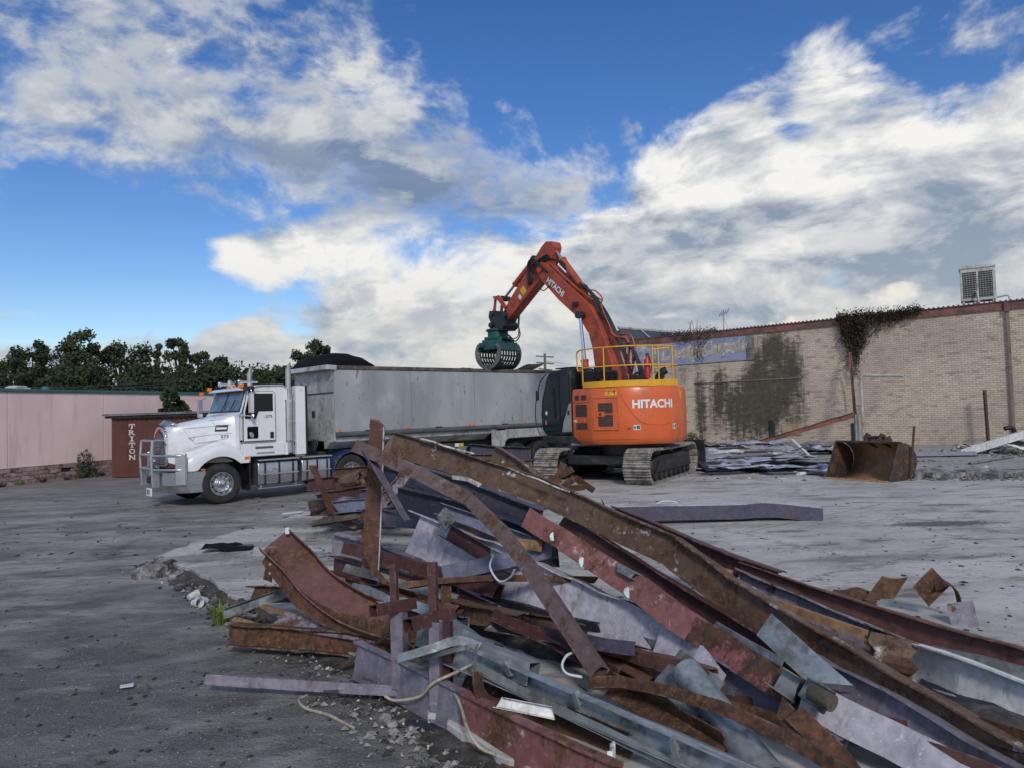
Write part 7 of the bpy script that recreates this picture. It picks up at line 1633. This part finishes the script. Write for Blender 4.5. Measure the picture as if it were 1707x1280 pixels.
for k in range(9): mb = MB(); mb.ring(BK(.03, .12 + k * .172, .036), (0, 0, 1), [(0, .022), (.012, .018), (.012, 0)], 8); mb.build('edge_bolt', M['darkrust'], bk)
mb = MB(); mb.box(BK, .52, .66, -.03, bw_ + .03, .94, .99); mb.build('top_lip', M['bucketdark'], bk, bevel=.01)
for y_ in (.52, .92):
    mb = MB(); mb.prism([(.60, .96), (1.15, .78), (1.20, .96), (1.10, 1.12), (.95, 1.06), (.86, 1.16), (.72, 1.20), (.60, 1.10)], BK, y_, y_ + .05); mb.build('hitch_ear', M['bucketdark'], bk, bevel=.01)
mb = MB(); mb.tube([BK(.75, .46, 1.08), BK(.75, 1.04, 1.08)], .045, 10); mb.build('hitch_pin', M['dark'], bk, smooth=40)
mb = MB(); q = BK(.8, -.12, .9); mb.tube([V((q.x, q.y, SLZ + .02)), V((q.x + .22, q.y + .1, 1.45))], .03, 7); tag(mb.build('steel_bar', M['darkrust']), 'thin steel bar propped upright against the excavator bucket', 'steel bar')
# ---- heap of torn wall sheets by the excavator
for nm_, c_ in (('sh_lilac', (.46, .44, .52)), ('sh_blue', (.40, .44, .54)), ('sh_white', (.62, .63, .66)), ('sh_grey', (.36, .38, .41))): M[nm_] = mk(nm_, c_, .5, .1, var=.2, dirt=(.16, .15, .15, 1), dirt_amt=.38, dirt_scale=1.6, bump=.2, bscale=8)
rg = random.Random(21)
SH = [(1200, 778, 'lilac', 1.9, 1.3), (1250, 772, 'lilac_blue', 2.2, 1.3), (1300, 768, 'lilac_shaded', 2.4, 1.2), (1345, 776, 'galv', 1.8, 1.0), (1230, 785, 'galvdull', 2.0, .8), (1180, 768, 'galv', 1.6, 1.2), (1290, 757, 'galv', 2.2, 1.4), (1340, 760, 'lilac_blue', 1.8, 1.2),
      (1375, 768, 'galvdull', 1.6, 1.0), (1320, 786, 'lilac_blue', 1.5, .7), (1210, 760, 'whitesteel', 1.4, 1.0), (1260, 750, 'galvdull', 2.4, 1.3), (1375, 752, 'navy', 1.5, 1.2), (1285, 781, 'whitesteel', 1.6, .5), (1365, 786, 'galvdull', .9, .5), (1310, 762, 'whitesteel', 1.2, .5)]
ADJ = ['folded', 'creased', 'torn', 'curled', 'flattened', 'buckled', 'dented', 'rumpled']
CN = {'sh_lilac': 'pale lilac', 'sh_blue': 'blue lilac', 'sh_white': 'white painted', 'sh_grey': 'plain grey', 'lilac': 'pale lilac', 'lilac_blue': 'blue lilac', 'lilac_shaded': 'soft lilac', 'galv': 'bright galvanised', 'galvdull': 'dull grey', 'whitesteel': 'white painted', 'navy': 'black'}
for k, (x_, y_, m_, sx, sy) in enumerate(SH):
    q = gnd(x_, y_ + 4, SLZ); m_ = {'lilac': 'sh_lilac', 'lilac_blue': 'sh_blue', 'lilac_shaded': 'sh_lilac', 'galv': 'sh_grey', 'galvdull': 'sh_blue', 'whitesteel': 'sh_white', 'navy': 'navy'}[m_]; hgt = SLZ + .02 + .06 * (k % 4) + (.06 if 3 < k < 12 else 0)
    crumple('torn_sheet', f'{ADJ[k % 8]} {CN[m_]} metal sheet in the heap beside the excavator', (q.x, q.y, hgt), sx, sy, rg.uniform(-.5, .5), m_, .15, (rg.uniform(-.08, .10), rg.uniform(-.07, .07)), 30 + k, group='torn sheets heaped by the excavator')
for k in range(5):  # dark sheets added to stand for the shade beneath the heap
    q = gnd(1190 + k * 42, 783 + 3 * (k % 2), SLZ); crumple('shade_underlay', 'dark crumpled sheet added as the shade under the torn metal sheets', (q.x, q.y + .5, SLZ + .01), 2.0, .9, rg.uniform(-.3, .3), 'navy', .14, (0, 0), 70 + k, group='dark shade sheets under the torn sheets')
def stick(name, label, a, b, r_, mat, cat='pipe', group=None, square=False):
    mb = MB(); mb.tube([V(a), V(b)], r_, 4 if square else 8); o = mb.build(name, M[mat], None, smooth=None if square else 50); return tag(o, label, cat, group)
stick('white_pipe', 'white plastic pipe leaning out of the torn sheet heap', at(1321, 733, 27), at(1350, 760, 25), .05, 'whitesteel')
stick('white_pipe', 'white pipe lying along the front of the torn sheet heap', gnd(1330, 790, SLZ + .05), gnd(1380, 782, SLZ + .05), .05, 'whitesteel')
stick('white_pipe', 'thin white pipe poking from the torn sheet heap near the bucket', at(1363, 772, 24), at(1376, 792, 22), .035, 'whitesteel')
# ---- along the brick wall
fb = thing('fallen_fascia', 'long terracotta fascia beam leaning from the ground to a broken post', 'beam', gnd(1245, 742, SLZ))
a, b = gnd(1246, 743, SLZ + .02), at(1426, 690, 32.6); mb = MB(); sweep(mb, p_C(.22, .08, .01), poly_pts([a, b], .5), (0, 0, 1), dent=.03, seed=3); mb.build('beam', M['fascia'], fb)
a, b = gnd(1145, 741, SLZ + .05), gnd(1262, 744, SLZ + .05); mb = MB(); sweep(mb, p_C(.16, .08, .01), poly_pts([a, b], .5), (0, 0, 1), dent=.02, seed=4); tag(mb.build('fallen_fascia', M['fascia']), 'terracotta fascia length lying flat at the foot of the brick wall', 'beam')
a, b = at(1417, 588, 33.6), at(1426, 690, 32.7); mb = MB(); sweep(mb, p_C(.12, .06, .01), poly_pts([a, b], .4), (.7, -.7, 0), dent=.02, seed=5); pt = tag(mb.build('hanging_fascia', M['fascia']), 'terracotta fascia strip hanging down below the dead vine', 'beam')
q = at(1427, 690, 32.6); mb = MB(); mb.tube([V((q.x, q.y, SLZ)), q], .10, 4); tag(mb.build('broken_post', M['cream']), 'pale square broken post under the hanging terracotta strip', 'post')
mb = MB(); a = at(1437, 680, 32.2); top_ = at(1437, 626, a.y); mb.tube(curve_pts([V((a.x, a.y, SLZ)), V((a.x, a.y, 1.5)), V((a.x, a.y, top_.z - .12))], 4) + [V((a.x + .04, a.y, top_.z - .03)), V((a.x + .12, a.y - .03, top_.z))] + [at(1506, 627, a.y - .9)], .075, 8)
tag(mb.build('bent_pipe', M['cream'], None, smooth=45), 'pale galvanised pipe bent into an upside down L by the brick wall', 'pipe')
q = at(1641, 650, 30.2); mb = MB(); mb.tube([V((q.x + .05, q.y, SLZ)), q], .07, 4); tag(mb.build('steel_post', M['darkrust']), 'dark rusty steel post standing before the brick wall', 'post')
mb = MB(); mb.tube(curve_pts([at(1675, 714, 29), at(1684, 712, 29), at(1690, 716, 29), at(1692, 728, 29), V((at(1693, 740, 29).x, 29, SLZ))], 5), .09, 10); tag(mb.build('black_elbow_pipe', M['black'], None, smooth=50), 'black plastic elbow pipe by the brick wall corner', 'pipe')
wp_ = thing('white_panel_stack', 'thick white insulated panel tilted on rubble at the wall end', 'panel', gnd(1650, 752, SLZ))
a, b = gnd(1608, 753, SLZ + .02), at(1730, 716, 25.5); mb = MB(); sweep(mb, p_solid(.26, 1.2), poly_pts([a, b], .5), (0, 0, 1), dent=.02, seed=8); mb.build('panel', M['whitesteel'], wp_)
for k, (x_, y_, sx, m_) in enumerate(((1660, 752, 1.0, 'whitesteel'), (1690, 748, 1.2, 'galvdull'), (1620, 745, 1.1, 'whitesteel'), (1705, 755, .9, 'whitesteel'), (1640, 741, 1.3, 'galv'))):
    q = gnd(x_, y_ + 2, SLZ); crumple('torn_sheet', ['broken white panel piece below the tilted white panel', 'grey sheet piece wedged below the tilted white panel', 'white panel offcut before the dark steel post', 'white panel corner at the end of the wall rubble', 'galvanised sheet lying behind the tilted white panel'][k], (q.x, q.y, SLZ + .05 + .1 * (k % 2)), sx, .7, rg.uniform(-.4, .4), m_, .15, (rg.uniform(-.2, .2), rg.uniform(-.2, .2)), 90 + k, 'panel', 'broken panels by the wall end')
scrap('blue_grey_bar', 'long blue grey bar lying flat behind the excavator bucket', p_box(.14, .2), 'lilac_blue', [gp(1520, 758, SLZ + .08), gp(1570, 757, SLZ + .08), gp(1627, 756, SLZ + .08)], cat='bar', group=None)
scrap('grey_conduit', 'thin grey conduit lying on the slab right of the bucket', p_pipe(.04, .01, 8), 'galvdull', [gp(1615, 772, SLZ + .05), gp(1690, 760, SLZ + .05)], cat='bar', group=None)
for k in range(5):
    f_ = k / 4; x_, y_ = 1180 + f_ * 190, 744 + (k % 2) * 3; q = gnd(x_, y_, SLZ); crumple('roof_tin', 'grey roofing tin scrap lying between the sheet heap and the brick wall', (q.x, q.y, SLZ + .03), 1.8, 1.0, rg.uniform(-.6, .6), ['galvdull', 'galv', 'navy'][k % 3], .18, (rg.uniform(-.1, .1), 0), 110 + k, group='roofing tin scraps by the wall', rib=.012, n=20)
# ---- concrete chunks
rg = random.Random(8)
def chunk(label, c, r_, mat='conc', group=None, name='concrete_chunk', cat='rubble'):
    mb = MB(); lump(mb, (c[0], c[1], c[2] + r_ * .35), r_, rg, 2); return tag(mb.build(name, M[mat]), label, cat, group)
for k in range(16):
    x_ = 1500 + k * 14 + rg.uniform(-4, 4); q = gnd(x_, 796 + rg.uniform(-3, 3), SLZ); chunk('lump of broken concrete in the low rubble ridge right of the bucket', q, rg.uniform(.08, .20), 'conc', 'concrete lumps right of the bucket')
for k, (x_, y_, r_, l_) in enumerate(((262, 958, .16, 'flat broken concrete chunk at the slab corner'), (285, 946, .12, 'small dark stone at the slab corner'), (240, 962, .14, 'mossy stone half sunk at the slab corner'), (300, 958, .08, 'pale stone beside the slab corner chunk'), (590, 1215 - 60, .05, 'small stone under the lilac tube'), (640, 1200, .05, 'pale pebble by the soil strip'), (655, 1210, .04, 'small stone in the soil strip below the tube frame'), (268, 938, .10, 'brown stone behind the slab corner chunk'), (1575, 757, .22, 'cream stone lying alone behind the rubble ridge'), (450, 1065, .07, 'pale lump of render beside the battens'))):
    chunk(l_, gnd(x_, y_), r_, 'conc' if k != 1 else 'soil')
rg = random.Random(91)
for k in range(22):
    x_ = 238 + rg.random() ** 1.3 * 190; y_ = 945 + (x_ - 238) * .45 + rg.uniform(-8, 10); chunk('small broken stone in the rubble along the broken slab edge', gnd(x_, y_), rg.uniform(.03, .085), rg.choice(['conc', 'conc', 'soil']), 'stones along the broken slab edge', 'rubble_stone')
for k in range(7):
    x_ = 1540 + k * 26; q = gnd(x_, 792 + rg.uniform(-3, 3), SLZ); mb = MB(); sweep(mb, p_solid(.12, .5), [V((q.x - .4, q.y - .1, SLZ + .07)), V((q.x + .4, q.y + .1, SLZ + .09 + rg.uniform(0, .06)))], (0, 0, 1), dent=.06, jag=.1, seed=k); tag(mb.build('broken_kerb', M['conc']), 'flat pale slab of broken kerb in the rubble ridge right of the bucket', 'rubble', 'broken kerb slabs right of the bucket')
M['cup'] = mk('white_foam', (.58, .58, .59), .7, dirt=(.3, .28, .26, 1), dirt_amt=.3, dirt_scale=9)
for k, (x_, y_, ax) in enumerate(((328, 1004, (.8, -.5, .1)), (337, 1000, (-.4, -.8, .35)), (322, 992, (.5, .7, .2)), (468, 1062 - 12, (.9, .1, .1)), (452, 1052, (.6, -.6, .2)))):
    q = gnd(x_, y_, .05); mb = MB(); mb.ring(q, ax, [(-.06, 0), (-.06, .038), (.06, .05), (.062, .053), (.05, .046), (-.05, .034), (-.05, 0)], 16)
    tag(mb.build('foam_cup', M['cup'], None, smooth=40), ['white foam cup lying on its side in the soil', 'white foam cup with its open end showing', 'crushed white cup behind the other foam cups', 'white cup under the lilac offcut', 'white cup among the broken battens'][k], 'cup', 'foam cups in the soil')
q = gnd(382, 916, SLZ); crumple('black_rag', 'black torn plastic rag lying on the slab', (q.x, q.y, SLZ + .01), .75, .4, .2, 'tarp', .14, seed=3, cat='rag')
q = gnd(405, 913, SLZ); crumple('grey_rag', 'grey scrap of plastic beside the black rag', (q.x, q.y, SLZ + .03), .3, .18, .2, 'galvdull', .08, seed=13, cat='rag')
q = gnd(212, 1148); crumple('paper_scrap', 'small crumpled white paper lying on the asphalt', (q.x, q.y, .01), .10, .07, .4, 'cup', .05, seed=4, cat='paper', n=8)
q = gnd(488, 855, SLZ); crumple('paper_scrap', 'flat white paper lying on the slab near the truck', (q.x, q.y, SLZ + .005), .45, .22, .2, 'cup', .02, seed=6, cat='paper', n=6)
for k, (x_, y_) in enumerate(((715, 1212), (760, 1230), (690, 1180))):
    q = gnd(x_, y_); crumple('torn_lining', ['dark torn lining lying in the soil below the red beam', 'grey torn lining at the edge of the soil strip', 'mossy torn lining under the tube frame'][k], (q.x, q.y, .015), .35, .14, -.6, ['navy', 'galvdull', 'darkrust'][k], .05, seed=50 + k, cat='rag')
for k in range(6):
    q = PW(13.2 + k * .25, -1.0 - .25 * (k % 3), 0); crumple('scrap_tin', 'grey crumpled tin scrap in the corner beside the container', (q.x, q.y, .03 + .05 * k), .9, .6, k * .7, ['galvdull', 'navy', 'galvdull'][k % 3], .25, (rg.uniform(-.3, .3), .2), 60 + k, group='tin scraps beside the container')
# load showing over the trailer rail
crumple('load_sheet', 'dark grey curved sheet poking above the tipper top rail', T(9.0, 1.0, 3.55), 1.5, .9, R(43), 'galvdull', .12, (0, .12), 7, fold=-.3, n=12, zmin=3.45)
crumple('load_sheet', 'corrugated brown sheet poking above the tail of the tipper', T(12.0, 1.2, 3.5), 1.5, 1.0, R(43), 'oldtimber', .05, (0, -.35), 8, rib=.03, n=22, zmin=3.35)
# ---- what nobody could count: grit, clods and splinters
def scatter(name, label, spots, mat, seed, kind='stuff', sub=0):
    rg = random.Random(seed); mb = MB()
    ico = [V(p) for p in ((1, 0, 0), (-1, 0, 0), (0, 1, 0), (0, -1, 0), (0, 0, 1), (0, 0, -.4))]; fc = ((0, 2, 4), (2, 1, 4), (1, 3, 4), (3, 0, 4), (2, 0, 5), (1, 2, 5), (3, 1, 5), (0, 3, 5))
    for c, r_, fl in spots:
        a = rg.uniform(0, 6.28); b = len(mb.v); sx, sy = rg.uniform(.6, 1.5), rg.uniform(.6, 1.3)
        for p in ico:
            k = rg.uniform(.7, 1.2); x_, y_, z_ = p.x * sx * k * r_, p.y * sy * k * r_, p.z * k * r_ * fl
            mb.v.append(V((c[0] + x_ * math.cos(a) - y_ * math.sin(a), c[1] + x_ * math.sin(a) + y_ * math.cos(a), c[2] + z_)))
        for f_ in fc: mb.face([b + i for i in f_])
    o = mb.build(name, M[mat]); o['kind'] = kind; o['label'] = label; o['category'] = 'grit'; return o
rg = random.Random(77)
def region(n, xr, yr, z, rmin, rmax, flat=.6, pw=2.5):
    out = []
    for _ in range(n):
        q = gnd(rg.uniform(*xr), rg.uniform(*yr), z); out.append((q, rmin + (rmax - rmin) * rg.random() ** pw, flat))
    return out
def along_edge(n, w0, w1, z, rmin, rmax, fl=.7):
    out = []
    for _ in range(n):
        i = rg.randrange(len(edge) - 1); p_ = edge[i].lerp(edge[i + 1], rg.random()) + V((-1, -.62, 0)).normalized() * rg.gauss(w0, w1); out.append((V((p_.x, p_.y, z)), rmin + (rmax - rmin) * rg.random() ** 3, fl))
    return out
M['grit'] = mk('pale_grit', (.22, .215, .21), .9, var=.5, scale=20); M['clod'] = mk('dark_clods', (.035, .031, .028), .95, var=.5, scale=12); M['fleck'] = mk('white_flecks', (.50, .49, .47), .8, var=.3)
scatter('loose_grit', 'pale grit scattered over the asphalt', region(7500, (-60, 900), (905, 1300), .003, .0025, .011, .6, 3.5) + along_edge(1500, .10, .20, .010, .006, .040), 'grit', 1)
scatter('mud_clods', 'dark mud clods and bark bits on the asphalt', region(520, (-60, 800), (860, 1300), .004, .006, .030, .5) + along_edge(900, .12, .18, .01, .008, .05) + region(160, (0, 560), (830, 930), .005, .01, .06, .4), 'clod', 2)
scatter('slab_litter', 'dark crumbs and splinters over the slab', region(620, (1000, 1720), (800, 1060), SLZ + .003, .006, .045, .35, 4) + region(300, (400, 900), (860, 1000), SLZ + .003, .006, .04, .4, 4) + region(300, (1150, 1707), (745, 800), SLZ + .003, .02, .12, .4, 3), 'clod', 3)
scatter('white_litter', 'white flecks of plaster over the slab', region(330, (1000, 1720), (790, 1040), SLZ + .003, .004, .030, .35, 5) + region(240, (1160, 1707), (745, 800), SLZ + .003, .015, .11, .4, 3) + region(120, (300, 700), (860, 1000), SLZ + .003, .005, .03, .4, 4) + along_edge(260, .10, .18, .01, .005, .03), 'fleck', 4)
scatter('rubble_ridge', 'crushed concrete rubble in a low ridge right of the bucket', [(V((q.x, q.y, SLZ + .01)), r_, .45) for q, r_, f_ in region(380, (1500, 1720), (783, 801), SLZ, .02, .13, .7, 3.5)] + [(V((q.x, q.y, SLZ + .02)), r_, .7) for q, r_, f_ in region(160, (1590, 1720), (742, 760), SLZ, .03, .16, .7, 2.5)], 'conc', 5)
sp_ = MB(); rg = random.Random(31)
for k in range(260):
    if k % 2: i = rg.randrange(len(edge) - 1); p_ = edge[i] + V((-1, -.62, 0)).normalized() * rg.gauss(.12, .12); z0 = .012
    else: p_ = gnd(rg.uniform(480, 1000), rg.uniform(850, 1180), SLZ); z0 = SLZ + .01
    a = rg.uniform(0, 6.28); l_ = rg.uniform(.04, .22); d_ = V((math.cos(a), math.sin(a), rg.uniform(-.05, .15))) * l_ / 2; sp_.tube([V((p_.x, p_.y, z0)) - d_, V((p_.x, p_.y, z0)) + d_], rg.uniform(.003, .009), 4)
o = sp_.build('splinters', M['oldtimber']); o['kind'] = 'stuff'; o['label'] = 'timber splinters strewn around the scrap pile'; o['category'] = 'splinters'
